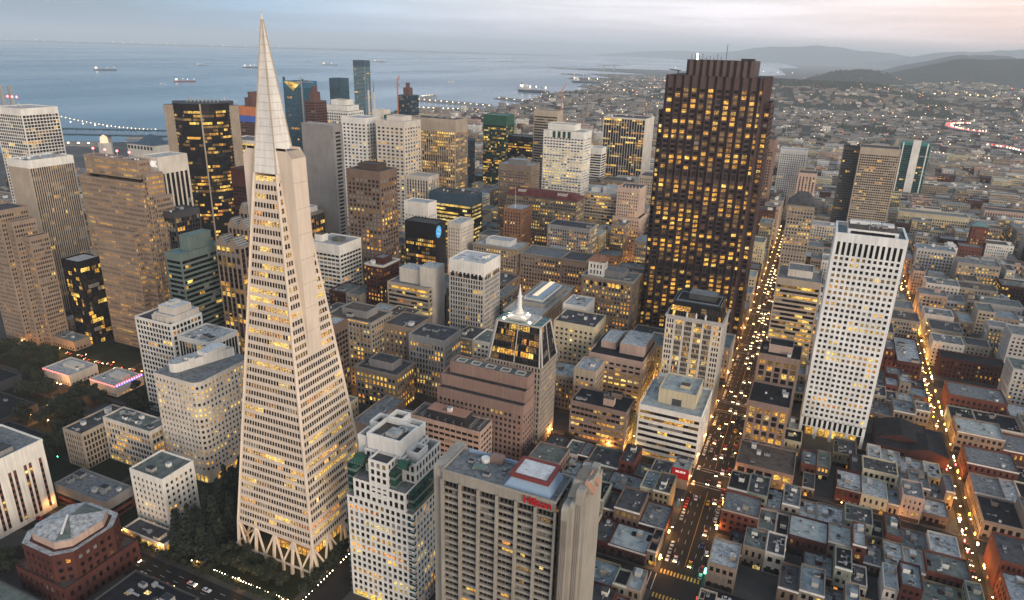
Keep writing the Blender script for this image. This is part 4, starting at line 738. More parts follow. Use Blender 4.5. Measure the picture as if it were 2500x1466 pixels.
# ------------------------------------------------------------------ landmark towers
def rows_of(z0, z1, fh):
    n = max(1, int((z1-z0)/fh+.5)); h = (z1-z0)/n
    return [(z0+i*h, z0+(i+1)*h) for i in range(n)]
def pyramid():
    cx, cy = -220.5, 238.5; HT = 260.0; B = 25.6
    T = thing('pyramid_tower', 'tall slender cream pyramid tower with a long pale spire and lit lattice feet', 'tower', (cx, cy, 0))
    claim(cx-30, cx+30, cy-30, cy+30)
    hw = lambda z: B*(1-z/HT)+.15
    st = dict(st='grid', fh=3.95, bw=1.62, wf=.76, hf=.52, c='pyr', run=.8, lit=.32, d=.3, mg=1.1, bl=.03)
    ZB, ZT = 19, 196
    mb = MB(); wins = []
    def fN(s, z, d): h = hw(z)-d; return (cx+s, cy-h, z)
    def fW(s, z, d): h = hw(z)-d; return (cx+h, cy+s, z)
    def fE(s, z, d): h = hw(z)-d; return (cx-h, cy-s, z)
    def fS(s, z, d): h = hw(z)-d; return (cx-s, cy+h, z)
    FW = 4.5    # half width of the shaft that climbs the middle of two faces
    zf = 112
    for f, bk in ((fN, 0), (fS, 1)):
        facade(mb, wins, f, rows_of(ZB, ZT, 3.95), st, lambda z: -hw(z), lambda z: hw(z), back=bk)
    for f, bk in ((fW, 0), (fE, 1)):
        t = facade(mb, wins, f, rows_of(ZB, zf, 3.95), st, lambda z: -hw(z), lambda z: hw(z), back=bk)
        mb.quad(f(-hw(t), t, 0), f(hw(t), t, 0), f(hw(zf), zf, 0), f(-hw(zf), zf, 0), 'pyr')
        s2 = dict(st, mg=.7)
        rr = rows_of(zf, ZT-2, 3.95)
        for sg in (-1, 1):
            if sg < 0: facade(mb, wins, f, [r for r in rr if hw(r[0])-FW > 2.2], s2, lambda z: -hw(z), lambda z: -FW, back=bk)
            else: facade(mb, wins, f, [r for r in rr if hw(r[0])-FW > 2.2], s2, lambda z: FW, lambda z: hw(z), back=bk)
        lr = [r for r in rr if hw(r[0])-FW > 2.2]; zl = lr[-1][0]+2.2
        mb.quad(f(-hw(zl), zl, 0), f(hw(zl), zl, 0), f(hw(ZT), ZT, 0), f(-hw(ZT), ZT, 0), 'pyr')
    # bottom soffit
    h = hw(ZB); mb.quad((cx-h, cy+h, ZB), (cx+h, cy+h, ZB), (cx+h, cy-h, ZB), (cx-h, cy-h, ZB), 'tan_l')
    mb.build("walls", T)
    # corner mullions
    e = MB()
    for sx, sy in ((-1, -1), (1, -1), (1, 1), (-1, 1)):
        a = (cx+sx*(hw(ZB)-.1), cy+sy*(hw(ZB)-.1), ZB); b = (cx+sx*(hw(ZT)-.1), cy+sy*(hw(ZT)-.1), ZT); e.bar(a, b, 1.0, 'pyr')
    e.build("corner_ribs", T)
    # shafts (fins)
    for sg in (1, -1):
        e = MB(); xo = hw(zf)+.02; xi = hw(205)-.2
        zt = 207
        pts = [(cy-FW), (cy+FW)]
        X = lambda v: cx+sg*v
        e.quad((X(xo), pts[0], zf), (X(xo), pts[1], zf), (X(xo-1.2), pts[1], zt-4), (X(xo-1.2), pts[0], zt-4), 'pyr')
        for yy in pts:
            e.poly([(X(xo), yy, zf), (X(xo-1.2), yy, zt-4), (X(xo-4), yy, zt), (X(xi), yy, zt), (X(hw(zf)-.4), yy, zf)], 'pyr')
        e.quad((X(xo-1.2), pts[0], zt-4), (X(xo-1.2), pts[1], zt-4), (X(xo-4), pts[1], zt-1), (X(xo-4), pts[0], zt-1), 'tan_l')
        e.quad((X(xo-4), pts[0], zt-1), (X(xo-4), pts[1], zt-1), (X(xi), pts[1], zt-1), (X(xi), pts[0], zt-1), 'r_grey')
        for yy in (cy-FW, cy+FW-.5): e.box(min(X(xo-4), X(xi)), max(X(xo-4), X(xi)), yy, yy+.5, zt-1, zt+.02, 'pyr')
        for q in range(1, 8):
            zj = zf+q*11.5; tj = (zj-zf)/(zt-4-zf); xj = xo-1.2*tj
            e.quad((X(xj+.03), pts[0], zj), (X(xj+.03), pts[1], zj), (X(xj+.03), pts[1], zj+.14), (X(xj+.03), pts[0], zj+.14), 'stone')
        e.build("fin", T)
    # spire with panel courses
    e = MB()
    zs = [ZT+(HT-1.5-ZT)*i/19 for i in range(20)]
    for i in range(19):
        z0, z1 = zs[i]+.12, zs[i+1]; h0, h1 = hw(z0)+.06, hw(z1)+.02
        for k in range(4):
            c = [(-1, -1), (1, -1), (1, 1), (-1, 1)]; a, b = c[k], c[(k+1) % 4]
            e.quad((cx+a[0]*h0, cy+a[1]*h0, z0), (cx+b[0]*h0, cy+b[1]*h0, z0), (cx+b[0]*h1, cy+b[1]*h1, z1), (cx+a[0]*h1, cy+a[1]*h1, z1), 'pyrs')
            g0, g1 = hw(zs[i])-.12, hw(z0)-.12
            e.quad((cx+a[0]*g0, cy+a[1]*g0, zs[i]), (cx+b[0]*g0, cy+b[1]*g0, zs[i]), (cx+b[0]*g1, cy+b[1]*g1, z0), (cx+a[0]*g1, cy+a[1]*g1, z0), 'stone')
    e.prism([(cx-.4, cy-.4), (cx+.4, cy-.4), (cx+.4, cy+.4), (cx-.4, cy+.4)], HT-1.6, HT+1, 'pyrs', None, [(cx-.1, cy-.1), (cx+.1, cy-.1), (cx+.1, cy+.1), (cx-.1, cy+.1)])
    sp_ = e.build("spire", T)
    e = MB()
    for k in range(4):
        c = [(-1, -1), (1, -1), (1, 1), (-1, 1)][k]
        e.bar((cx+c[0]*hw(ZT), cy+c[1]*hw(ZT), ZT), (cx+c[0]*.25, cy+c[1]*.25, HT-1.5), .55, 'tan_l')
    e.build("spire_ribs", sp_)
    e = MB(); e.cyl(cx, cy, HT+1, HT+1.5, .3, 'l_orange', .2, k=6); e.build("beacon", sp_)
    # lattice feet
    nd = 5; z_t, z_m = ZB, 5.0
    ring = []
    for (ux, uy, ox, oy) in ((1, 0, 0, -1), (0, 1, 1, 0), (-1, 0, 0, 1), (0, -1, -1, 0)):
        ht = hw(z_t)-.3; hm = hw(z_m)+.4
        P_ = lambda s, h_, z: (cx+ux*s+ox*h_, cy+uy*s+oy*h_, z)
        tops = [(-ht+2*ht*k/(nd-1)) for k in range(nd)]
        mids = [(-hm+2*hm*(k+.5)/(nd)) for k in range(nd)]
        mids = [(-hm*.9+1.8*hm*k/(nd-1)) for k in range(nd)]
        lows = [(-hm*.68+1.36*hm*k/(nd-2)) for k in range(nd-1)]
        for k in range(nd):
            leg = MB()
            leg.bar(P_(tops[k], ht, z_t), P_(mids[k], hm, z_m), 1.15, 'pyr'); leg.bar(P_(mids[k], hm, z_m), P_(mids[k], hm+.3, 0), 1.25, 'pyr')
            leg.build("leg", T)
        for k in range(nd-1):
            b_ = MB()
            b_.bar(P_(tops[k], ht-.1, z_t), P_(lows[k], hm-.1, z_m), .9, 'pyr'); b_.bar(P_(tops[k+1], ht-.1, z_t), P_(lows[k], hm-.1, z_m), .9, 'pyr')
            b_.bar(P_(lows[k], hm-.1, z_m), P_(lows[k], hm-.1, 0), 1.1, 'pyr')
            b_.build("brace", T)
        b_ = MB(); b_.bar(P_(-hm, hm, z_m), P_(hm, hm, z_m), .8, 'pyr', .7); b_.bar(P_(-ht, ht, z_t-.6), P_(ht, ht, z_t-.6), .8, 'pyr', 1.0); b_.build("ring_beam", T)
    lb = MB(); lb.box(cx-13, cx+13, cy-13, cy+13, 0, 18.8, 'brown')
    lb.build("lobby", T)
    for k in range(9):
        for (a, f_) in ((0, fm_n(cx-13, cy-13)), (1, fm_w(cx+13, cy-13))):
            e = MB(); s0 = .6+k*2.8
            e.quad(f_(s0, .6, -.06), f_(s0+2.1, .6, -.06), f_(s0+2.1, 4.6, -.06), f_(s0, 4.6, -.06), 'l_amber' if k % 3 else 'l_yellow'); e.build("lobby_window", T)
    for k in range(6):
        for dx, dy in ((-20+k*8, -21.5), (21.5, -20+k*8)):
            lamp_light(T, (cx+dx*.8, cy+dy*.8, 4.5), 650, (1, .55, .18))
    put_windows(wins, T, 100)
def lamp_light(parent, loc, power, col=(1, .6, .25), rad=.4):
    l = bpy.data.lights.new("lamp_light", 'POINT'); l.energy = power; l.color = col; l.shadow_soft_size = rad
    o = bpy.data.objects.new("lamp_light", l); COL.objects.link(o); o.parent = parent; o.location = Vector(loc)-parent.location
    return o
pyramid()
def dark_tower():
    x0, x1, y0, y1, H = -128.1, -50.5, 589, 650, 233
    claim(x0-6, x1+4, y0-4, y1)
    T = thing('dark_tower', 'huge dark reddish brown tower with sawtooth bays and countless amber lit windows', 'tower', (-90, y0, 0))
    mb = MB(); wins = []
    zz = [(0, 66), (66, 72), (72, 152), (152, 161), (161, 222)]
    def bay_face(fm, W, n, bk):
        # serrated bays: each bay is a shallow V, its two sides carry a window each
        bw = W/n; dp = 1.9
        for k in range(n):
            for half in (0, 1):
                s0 = k*bw+half*bw*.36; s1 = s0+bw*(.64 if half else .36)
                if half == 0: f = lambda s, z, d, s0=s0, s1=s1: fm(s, z, dp*(1-(s-s0)/(s1-s0)*1.0)*.0+(s1-s)/(s1-s0)*dp+d)
                else: f = lambda s, z, d, s0=s0, s1=s1: fm(s, z, (s-s0)/(s1-s0)*dp+d)
                for i, (a, b) in enumerate(((0, 72), (78, 150), (158, 224))):
                    stt = dict(st='grid', fh=4.05, bw=bw*.5, n=1, wf=.88 if half else .02, hf=.56, c='bofa', lc='amber', lit=.68 if half else 0, mg=.15 if half else .2, d=.35, bl=.01)
                    t = facade(mb, wins, f, rows_of(a, b, 4.05), stt, lambda z, s0=s0: s0, lambda z, s1=s1: s1, back=bk)
                    nx = (78, 158, H)[i]
                    mb.quad(f(s0, t, 0), f(s1, t, 0), f(s1, nx, 0), f(s0, nx, 0), 'bofa')
                    if nx < H:   # louvred plant floors
                        mb.quad(f(s0+.6, nx-5.2, -.05), f(s1-.6, nx-5.2, -.05), f(s1-.6, nx-.4, -.05), f(s0+.6, nx-.4, -.05), 'g_dark2')
    bay_face(fm_n(x0, y0), x1-x0, 12, 0)
    bay_face(fm_w(x1, y0), y1-y0, 9, 0)
    bay_face(fm_e(x0, y1), y1-y0, 9, 1)
    mb.quad((x1, y1, 0), (x0, y1, 0), (x0, y1, H), (x1, y1, H), 'bofa')
    # stepped shoulders on the lower flanks
    st = dict(st='grid', fh=4.05, bw=3.4, wf=.72, hf=.56, c='bofa', lit=.45, top=3, mg=.5)
    tower(mb, wins, x1+.01, x1+5, y0+14, y1-10, 0, 214, st, 'NW')
    tower(mb, wins, x0-5, x0-.01, y0+10, y1-14, 0, 205, st, 'NE')
    mb.build("walls", T)
    roof_sheet(T, x0+.6, x1-.6, y0+.6, y1-.6, H-.3, 'r_dark')
    e = MB(); a, b = x0+14, x1-11; n = 10
    for k in range(n):
        s0 = a+(b-a)*k/n; s1 = a+(b-a)*(k+1)/n; sm = (s0+s1)/2
        e.quad((s0, y0+10, H-.3), (sm, y0+8.4, H-.3), (sm, y0+8.4, H+12), (s0, y0+10, H+12), 'bofa'); e.quad((sm, y0+8.4, H-.3), (s1, y0+10, H-.3), (s1, y0+10, H+12), (sm, y0+8.4, H+12), 'bofa')
    e.box(a, b, y0+10.01, y1-10, H-.3, H+11.9, 'bofa', 'r_dark'); e.box(x1-22, x1-12, y0+12, y0+20, H+11.9, H+13.6, 'dark_metal'); e.build("penthouse", T)
    for q in range(9):
        e = MB(); xx = a+3+q*2.9; hh = random.uniform(1.5, 4.5); e.cyl(xx, y0+12, H+11.9, H+11.9+hh, .18, 'dark_metal', k=5)
        if q % 2: e.cyl(xx, y0+12, H+11.9+hh, H+12.6+hh, .7, 'metal', .5, k=6)
        e.build("antenna", T)
    e = MB(); e.cyl(a+30, y0+12, H+11.9, H+24, .2, 'dark_metal', k=5); e.cyl(a+7, y0+14, H+12, H+16.6, .6, 'lamp_w', k=6); e.build("antenna", T)
    e = MB(); e.bar((x0+9, y0+3, H-.3), (x0+9, y0+3, H+3), .8, 'dark_metal'); e.bar((x0+2, y0+2.6, H+4), (x0+11, y0+3, H+3.2), .7, 'dark_metal'); e.build("window_cradle", T)
    put_windows(wins, T, 100)
dark_tower()
def curved_tower():
    cx, cy, r, H = -662, 608, 33, 183
    T = thing('curved_tower', 'dark curved glass tower between ribbed brown fins, lit in scattered yellow floors', 'tower', (cx, cy-r, 0))
    claim(-712, -612, 566, 640)
    mb = MB(); wins = []
    st = dict(st='band', fh=4, bw=2.6, wf=.94, hf=.58, c='black', lit=.33, mg=0, d=.2, bl=.0)
    th = R_(313); a0, a1 = th-R_(64), th+R_(64)
    for g0, g1 in ((a0, th-R_(.9)), (th+R_(.9), a1)):
        f = lambda s, z, d, g0=g0: (cx+(r-d)*math.cos(g0+s/r), cy+(r-d)*math.sin(g0+s/r), z)
        t = facade(mb, wins, f, rows_of(0, H-7, 4), st, lambda z: 0, lambda z, g0=g0, g1=g1: (g1-g0)*r, curved=True)
        for k in range(8):
            u0, u1 = (g1-g0)*r*k/8, (g1-g0)*r*(k+1)/8
            mb.quad(f(u0, t, 0), f(u1, t, 0), f(u1, H, 0), f(u0, H, 0), 'black')
    P = lambda a, q: (cx+q*math.cos(a), cy+q*math.sin(a))
    arc = [P(a0+(a1-a0)*k/18, r) for k in range(19)]
    b0, b1 = P(th+R_(120), 38), P(th-R_(120), 38)
    mb.poly([(p[0], p[1], H) for p in arc]+[(*b0, H), (*b1, H)], 'r_dark')
    mb.quad((*arc[-1], 0), (*b0, 0), (*b0, H), (*arc[-1], H), 'grey_d'); mb.quad((*b0, 0), (*b1, 0), (*b1, H), (*b0, H), 'grey_d'); mb.quad((*b1, 0), (*arc[0], 0), (*arc[0], H), (*b1, H), 'grey_d')
    mb.build("glass_walls", T)
    e = MB(); p = P(th, r+.3); e.bar((p[0], p[1], 0), (p[0], p[1], H), 1.1, 'tan_l'); e.build("centre_fin", T)
    for a_, w_, hh in ((a0-R_(9), 11, H-2), (a1+R_(9), 11, H-3), (a0-R_(28), 9, H-18)):
        m2 = MB(); p = P(a_, r+2); q = P(a_+R_(180), 0); d = (-math.sin(th), math.cos(th)); n_ = (math.cos(th), math.sin(th))
        c4 = [(p[0]+d[0]*w_/2*u+n_[0]*5*v, p[1]+d[1]*w_/2*u+n_[1]*5*v) for u, v in ((-1, 1), (1, 1), (1, -1), (-1, -1))]
        m2.prism(c4[::-1] if 0 else c4, 0, hh, 'tan', 'r_dark')
        for q_ in range(8):
            t_ = (q_+.5)/8; x_, y_ = c4[0][0]+(c4[1][0]-c4[0][0])*t_, c4[0][1]+(c4[1][1]-c4[0][1])*t_; m2.bar((x_+n_[0]*.25, y_+n_[1]*.25, 0), (x_+n_[0]*.25, y_+n_[1]*.25, hh), .5, 'stone_l')
        m2.build("ribbed_fin", T)
    for k in range(9):
        e = MB(); e.cyl(-672+k*3.6, 596+k*2.2, H, H+3.5+2*(k % 2), .7, 'metal', k=6); e.build("roof_light_mast", T)
    put_windows(wins, T, 100)
curved_tower()
def wide_stepped():
    T = thing('stepped_tower', 'wide tan banded tower with amber windows and zigzag stepped right flank', 'tower', (-520, 374, 0))
    claim(-560, -470, 360, 402)
    mb = MB(); wins = []
    st = dict(st='grid', fh=3.9, bw=1.55, wf=.66, hf=.46, c='tan', run=.8, lit=.55, top=3, mg=.6, lc='amber', d=.55)
    st['top'] = 1.5; tower(mb, wins, -551, -489, 379, 390, 145, 160, dict(st, c='tan'), 'NWE')
    tower(mb, wins, -555.5, -484, 375, 393, 0, 143.5, dict(st, top=1), 'NWE')
    mb.box(-550, -490, 381, 389, 143.5, 145, 'black')
    for i, (xa, xb, ya, yb, h) in enumerate(((-484, -480.5, 378, 394, 150), (-480.5, -477, 381, 397, 132), (-477, -473.5, 384, 400, 112))):
        tower(mb, wins, xa+.01, xb, ya, yb, 0, h, dict(st, top=1.5), 'NW')
    tower(mb, wins, -540, -494, 369, 375-.01, 0, 104, dict(st, top=1.5), 'NWE')
    mb.build("walls", T)
    roof_sheet(T, -550.5, -489.5, 379.5, 389.5, 159, 'r_grey')
    units(T, -550, -490, 380, 390, 159, 10, .8)
    for k in range(4):
        e = MB(); xx = -545+k*14; e.cyl(xx, 384, 159, 164, .3, 'metal', k=5); e.cyl(xx, 384, 164, 165.2, .8, 'red_l', k=6); e.build("roof_mast", T)
    put_windows(wins, T, 100)
wide_stepped()
def gabled():
    T = thing('gabled_tower', 'brown ribbed tower ending in three rows of glazed gables left of the pyramid', 'tower', (-394, 371, 0))
    claim(-416, -380, 366, 400)
    wins = []
    st = dict(st='vert', fh=3.9, bw=4.2, wf=.66, hf=.7, c='tan', c2='brown_d', lit=.3, top=1, mg=.5)
    for i, (xa, xb, ya, yb, h) in enumerate(((-408, -384, 371, 381, 106), (-404, -384, 381, 390, 118), (-400, -384, 390, 399, 128))):
        mb = MB(); tower(mb, wins, xa, xb, ya+.01*i, yb, 0, h, dict(st), 'NW' if i else 'NWE', roof=False)
        n = 2; bw = (xb-xa)/n
        for k in range(n):
            a, b = xa+k*bw, xa+(k+1)*bw; m_ = (a+b)/2; hh = 7
            mb.poly([(a, ya, h), (b, ya, h), (m_, ya, h+hh)], 'tan'); mb.poly([(b, yb, h), (a, yb, h), (m_, yb, h+hh)], 'tan')
            mb.quad((a, ya, h), (m_, ya, h+hh), (m_, yb, h+hh), (a, yb, h), 'r_grey'); mb.quad((m_, ya, h+hh), (b, ya, h), (b, yb, h), (m_, yb, h+hh), 'r_grey')
            for q in range(4):
                t = (q+1)/5; mb.bar((a+(m_-a)*t, ya-.3, h+hh*t), (a+(m_-a)*t, yb, h+hh*t+.3), .35, 'grey_l'); mb.bar((b+(m_-b)*t, ya-.3, h+hh*t), (b+(m_-b)*t, yb, h+hh*t+.3), .35, 'grey_l')
        mb.build("tier", T)
    put_windows(wins, T, 90)
gabled()
def teal_block():
    pass
def rounded_block():
    x0, x1, y0, y1, H = -337, -303, 250, 292, 67
    T = thing('office_tower', 'white office block with rounded corner and a round ended roof house beside the pyramid', 'tower', (-320, 250, 0))
    claim(x0-2, x1+2, y0, y1)
    r = 5; mb = MB(); wins = []
    L1 = (x1-x0-r); L2 = r*math.pi/2; L3 = (y1-y0-r)
    def f(s, z, d):
        if s < L1: return (x0+s, y0+d, z)
        if s < L1+L2:
            a = -math.pi/2+(s-L1)/r; return (x1-r+(r-d)*math.cos(a), y0+r+(r-d)*math.sin(a), z)
        return (x1-d, y0+r+s-L1-L2, z)
    st = dict(st='grid', fh=3.55, bw=3.1, wf=.46, hf=.46, c='cream', lit=.36, mg=.9, d=.35, n=26)
    t = facade(mb, wins, f, rows_of(8, H-2, 3.55), st, lambda z: 0, lambda z: L1+L2+L3, curved=True)
    n = 26
    for za, zb in ((t, H), (0, 8)):
        for k in range(n):
            s0, s1 = (L1+L2+L3)*k/n, (L1+L2+L3)*(k+1)/n
            mb.quad(f(s0, za, 0), f(s1, za, 0), f(s1, zb, 0), f(s0, zb, 0), 'cream')
    arc = [(x1-r+r*math.cos(-math.pi/2+t_*math.pi/16), y0+r+r*math.sin(-math.pi/2+t_*math.pi/16)) for t_ in range(9)]
    out = [(x0, y0)]+arc+[(x1, y1), (x0, y1)]
    mb.quad((x1, y1, 0), (x0, y1, 0), (x0, y1, H), (x1, y1, H), 'cream'); mb.quad((x0, y1, 0), (x0, y0, 0), (x0, y0, H), (x0, y1, H), 'cream')
    mb.build("walls", T)
    e = MB(); e.poly([(p[0], p[1], H) for p in out], 'r_grey'); e.build("roof", T)
    e = MB(); rr = 4.2; ym = y0+13
    cap = [(x0+9+4.5*math.cos(a), y0+9+4.5*math.sin(a)) for a in [math.pi+q*math.pi/10 for q in range(11)]]
    e.prism([(x0+5, y0+9), *[(x0+9.5+4.5*math.cos(math.pi+q*math.pi/10), y0+9+4.5*math.sin(math.pi+q*math.pi/10)) for q in range(1, 10)], (x0+14, y0+9), (x0+24, y1-3), (x0+13, y1-3)], H, H+5.5, 'white', 'r_pale')
    e.box(x0+13, x0+21, y0+21, y1-6, H+5.5, H+8, 'white', 'r_white'); e.build("roof_house", T)
    units(T, x0+5, x1-5, y0+8, y1-4, H+5.6, 5, .8)
    for k in range(10):
        e = MB(); e.box(x0+2+k*3.1, x0+4+k*3.1, y0-.12, y0-.02, 1, 5, 'l_yellow'); e.build("shop_window", T)
        e = MB(); e.box(x1+.02, x1+.12, y0+6+k*3.4, y0+8.4+k*3.4, 1, 5, 'l_amber'); e.build("shop_window", T)
    put_windows(wins, T, 100)
rounded_block()
def striped_left():
    x0, x1, y0, y1, H = -398, -363, 146, 197, 43
    T = thing('office_tower', 'white block with long vertical red window slots at the lower left edge', 'tower', (-377, y0, 0))
    claim(x0, x1, y0, y1)
    mb = MB(); wins = []
    mb.box(x0, x1, y0, y1, 0, H, 'white', 'r_grey')
    mb.ring(x0-.2, x1+.2, y0-.2, y1+.2, H-.5, H+1, .6, 'white'); mb.build("walls", T)
    for f_, wd, offs in ((fm_n(x0, y0), x1-x0, (6, 9, 17, 20, 28, 31, 39, 42)), (fm_w(x1, y0), y1-y0, (5, 7.6, 14, 16.6, 22.5, 25.1, 31, 33.6, 39, 41.6, 47))):
        for o_ in offs:
            zt = H-9 if o_ > 4 else H-5
            slot = MB(); slot.quad(f_(o_, 3, -.05), f_(o_+1.5, 3, -.05), f_(o_+1.5, zt, -.05), f_(o_, zt, -.05), 'redbrick'); slot.build("window_slot", T)
            z = 3.6
            while z < zt-2:
                wins.append((f_(o_+.1, z, -.09), f_(o_+1.4, z, -.09), f_(o_+1.4, z+1.9, -.09), f_(o_+.1, z+1.9, -.09), random.choices(('g_dark', 'l_yellow', 'g_dark2'), (7, 1, 2))[0], False)); z += 3.6
    e = MB(); e.box(x0+4, x0+16, y0+16, y0+32, H, H+5, 'white', 'r_grey'); e.box(x1-12, x1-3, y0+30, y0+38, H, H+3, 'grey', 'r_dark')
    for k in range(5): e.bar((x0+18, y0+6+k*5, H+1.4), (x1-4, y0+6+k*5, H+1.4), .5, 'metal')
    e.build("roof_house", T)
    put_windows(wins, T, 100)
striped_left()
def brick_octagon():
    T = thing('brick_building', 'red brick stepped building with a pale faceted glass court roof at lower left', 'building', (-300, 153, 0))
    claim(-325, -270, 140, 200)
    mb = MB(); wins = []
    st = dict(st='grid', fh=3.9, bw=3.5, wf=.46, hf=.45, c='brick_o', lit=.10, top=1.6, mg=1, bl=.02)
    tower(mb, wins, -319, -284, 149, 187, 0, 13, st, 'NWE', roof=True)
    mb.quad((-318.5, 149.5, 12.2), (-284.5, 149.5, 12.2), (-284.5, 186.5, 12.2), (-318.5, 186.5, 12.2), 'r_brown')
    mb.build("walls", T)
    m2 = MB()
    o = [(-318, 157), (-312, 150.5), (-292, 150.5), (-285.5, 157), (-285.5, 177), (-292, 185), (-311, 185), (-318, 178)]
    cx, cy = -303, 168.5
    for k in range(8):
        a, b = o[k], o[(k+1) % 8]; ln = math.hypot(b[0]-a[0], b[1]-a[1]); ux, uy = (b[0]-a[0])/ln, (b[1]-a[1])/ln
        f = lambda s, z, d, a=a, ux=ux, uy=uy: (a[0]+ux*s-uy*d*-1*-1, a[1]+uy*s+ux*d, z)
        t = facade(m2, wins, f, rows_of(12, 25, 4.2), st, lambda z: 0, lambda z, ln=ln: ln, back=k in (4, 5, 6))
        m2.quad(f(0, t, 0), f(ln, t, 0), f(ln, 27.5, 0), f(0, 27.5, 0), 'brick_o')
    inn = [((p[0]-cx)*.86+cx, (p[1]-cy)*.86+cy) for p in o]; i2 = [((p[0]-cx)*.78+cx, (p[1]-cy)*.78+cy) for p in o]
    for k in range(8):
        a, b, c, d = o[k], o[(k+1) % 8], inn[(k+1) % 8], inn[k]
        m2.quad((*a, 27.5), (*b, 27.5), (*c, 27.2), (*d, 27.2), 'r_pale'); c2, d2 = i2[(k+1) % 8], i2[k]
        m2.quad((*d, 27.2), (*c, 27.2), (*c2, 27.3), (*d2, 27.3), 'brick_o')
    m2.build("upper_walls", T)
    m3 = MB(); m3.prism(i2, 27.25, 31, 'pink_l', 'r_pale'); m3.build("screen_wall", T)
    m4 = MB(); i3 = [((p[0]-cx)*.72+cx, (p[1]-cy)*.72+cy) for p in o]
    for k in range(8): m4.poly([(*i3[k], 31.1), (*i3[(k+1) % 8], 31.1), (cx, cy, 33.5)], 'r_green' if k in (2, 5) else 'r_pale')
    m4.bar((cx-1, cy, 33.6), (cx+7, cy-9, 31.9), .9, 'white'); m4.build("court_roof", T)
    put_windows(wins, T, 100)
brick_octagon()
def spired():
    T = thing('spired_tower', 'granite tower with sloping dark glass crown and a lit white spire on top', 'tower', (-161, 372, 0))
    claim(-182, -138, 370, 404)
    mb = MB(); wins = []
    x0, x1, y0, y1 = -180, -142, 372.5, 400
    st = dict(st='grid', fh=3.8, bw=2.2, wf=.48, hf=.62, c='stone', lit=.12, top=.3, mg=.5)
    tower(mb, wins, x0, x1, y0, y1, 0, 60, st, 'NWE', roof=False)
    mb.build("walls", T)
    m2 = MB(); tx0, tx1, ty0, ty1, zt = -176.5, -146, 379, 395.5, 84
    def lerp(a, b, t): return a+(b-a)*t
    def fN(s, z, d): t = (z-60)/(zt-60); xa, xb, y = lerp(x0+1, tx0, t), lerp(x1-1, tx1, t), lerp(y0, ty0, t); return (xa+(xb-xa)*s/36., y+d, z)
    def fW(s, z, d): t = (z-60)/(zt-60); x, ya, yb = lerp(x1, tx1, t), lerp(y0+.5, ty0, t), lerp(y1-.5, ty1, t); return (x-d, ya+(yb-ya)*s/36., z)
    def fE(s, z, d): t = (z-60)/(zt-60); x, ya, yb = lerp(x0, tx0, t), lerp(y0+.5, ty0, t), lerp(y1-.5, ty1, t); return (x+d, yb-(yb-ya)*s/36., z)
    sg = dict(st='band', fh=4, bw=1.9, wf=.8, hf=.75, c='dark_metal', lit=.3, mg=1.2, d=.12)
    for f, l_ in ((fN, .33), (fW, .04), (fE, .06)):
        facade(m2, wins, f, rows_of(60, zt, 4), dict(sg, lit=l_), lambda z: 0, lambda z: 36.)
    m2.quad((x0, y0, 60), (x1, y0, 60), (x1, y1, 60), (x0, y1, 60), 'r_grey')
    for f in (fN, fW, fE):
        for s_ in (.3, 18, 35.7): m2.bar(f(s_, 60, -.25), f(s_, zt, -.25), .9 if s_ != 18 else .5, 'grey_l')
    m2.quad((tx1, ty1, zt), (tx0, ty1, zt), (x0, y1, 60), (x1, y1, 60), 'grey_d')
    m2.build("glass_crown", T)
    e = MB(); e.box(tx0-.4, tx1+.4, ty0-.4, ty1+.4, zt, zt+1.3, 'grey_l', 'r_teal'); e.box(tx0+4, tx1-5, ty0+2, ty1-2, zt+1.3, zt+2.6, 'grey_l', 'r_pale')
    e.build("roof", T)
    e = MB(); cx, cy = -163.5, 385
    z = zt+2.6
    e.box(cx-6.2, cx+6.2, cy-4.6, cy+4.6, z, z+1.5, 'paint'); z += 1.5; e.box(cx-4.6, cx+4.6, cy-3.6, cy+3.6, z, z+1.4, 'paint'); z += 1.4
    for r, h, m in ((3.0, 1.6, 'paint'), (2.2, 1.6, 'paint')): e.cyl(cx, cy, z, z+h, r, m, r*.94, k=16); z += h
    e.cyl(cx, cy, z, z+8, 1.5, 'paint', 1.35, k=12); z += 8
    e.cyl(cx, cy, z, z+1, 1.9, 'paint', 1.3, k=12); z += 1
    e.cyl(cx, cy, z, z+7.5, 1.1, 'paint', .08, k=10); e.build("spire", T)
    for dx, dy in ((-9, -4), (9, -4), (-9, 5), (8, 5)):
        e = MB(); e.cyl(cx+dx, cy+dy, zt+1.3, zt+2.4, .55, 'lamp_w', k=6); fl = e.build("floodlight", T)
        lamp_light(T, (cx+dx*.6, cy+dy*.9-1, zt+5), 260, (1, .88, .62), .3)
    put_windows(wins, T, 100)
spired()
def pink_stepped():
    T = thing('office_tower', 'pink granite block stepping back in three terraces below the spired tower', 'tower', (-182, 352, 0))
    claim(-210, -144, 348, 372)
    mb = MB(); wins = []
    st = dict(st='grid', fh=3.9, bw=3.1, wf=.5, hf=.5, c='pink', lit=.08, top=11, mg=1)
    tower(mb, wins, -206, -145, 352, 371, 0, 42, dict(st, top=6), 'NWE')
    tower(mb, wins, -205, -145.5, 356, 371, 42, 50, dict(st, top=7.8, lit=0), '')
    tower(mb, wins, -201, -146, 360, 371, 50, 58, dict(st, top=7.8, lit=0), '')
    mb.build("walls", T)
    roof_sheet(T, -205.5, -145.5, 352.4, 356.2, 41.2, 'r_dark'); roof_sheet(T, -204.5, -146, 356.4, 360.2, 49.2, 'r_dark'); roof_sheet(T, -200.5, -146.5, 360.4, 370.6, 57, 'r_green')
    for q in range(5):
        e = MB(); e.ring(-198+q*10.5, -192+q*10.5, 363, 368, 57, 57.8, .3, 'grey_l'); e.build("roof_frame", T)
    put_windows(wins, T, 100)
pink_stepped()
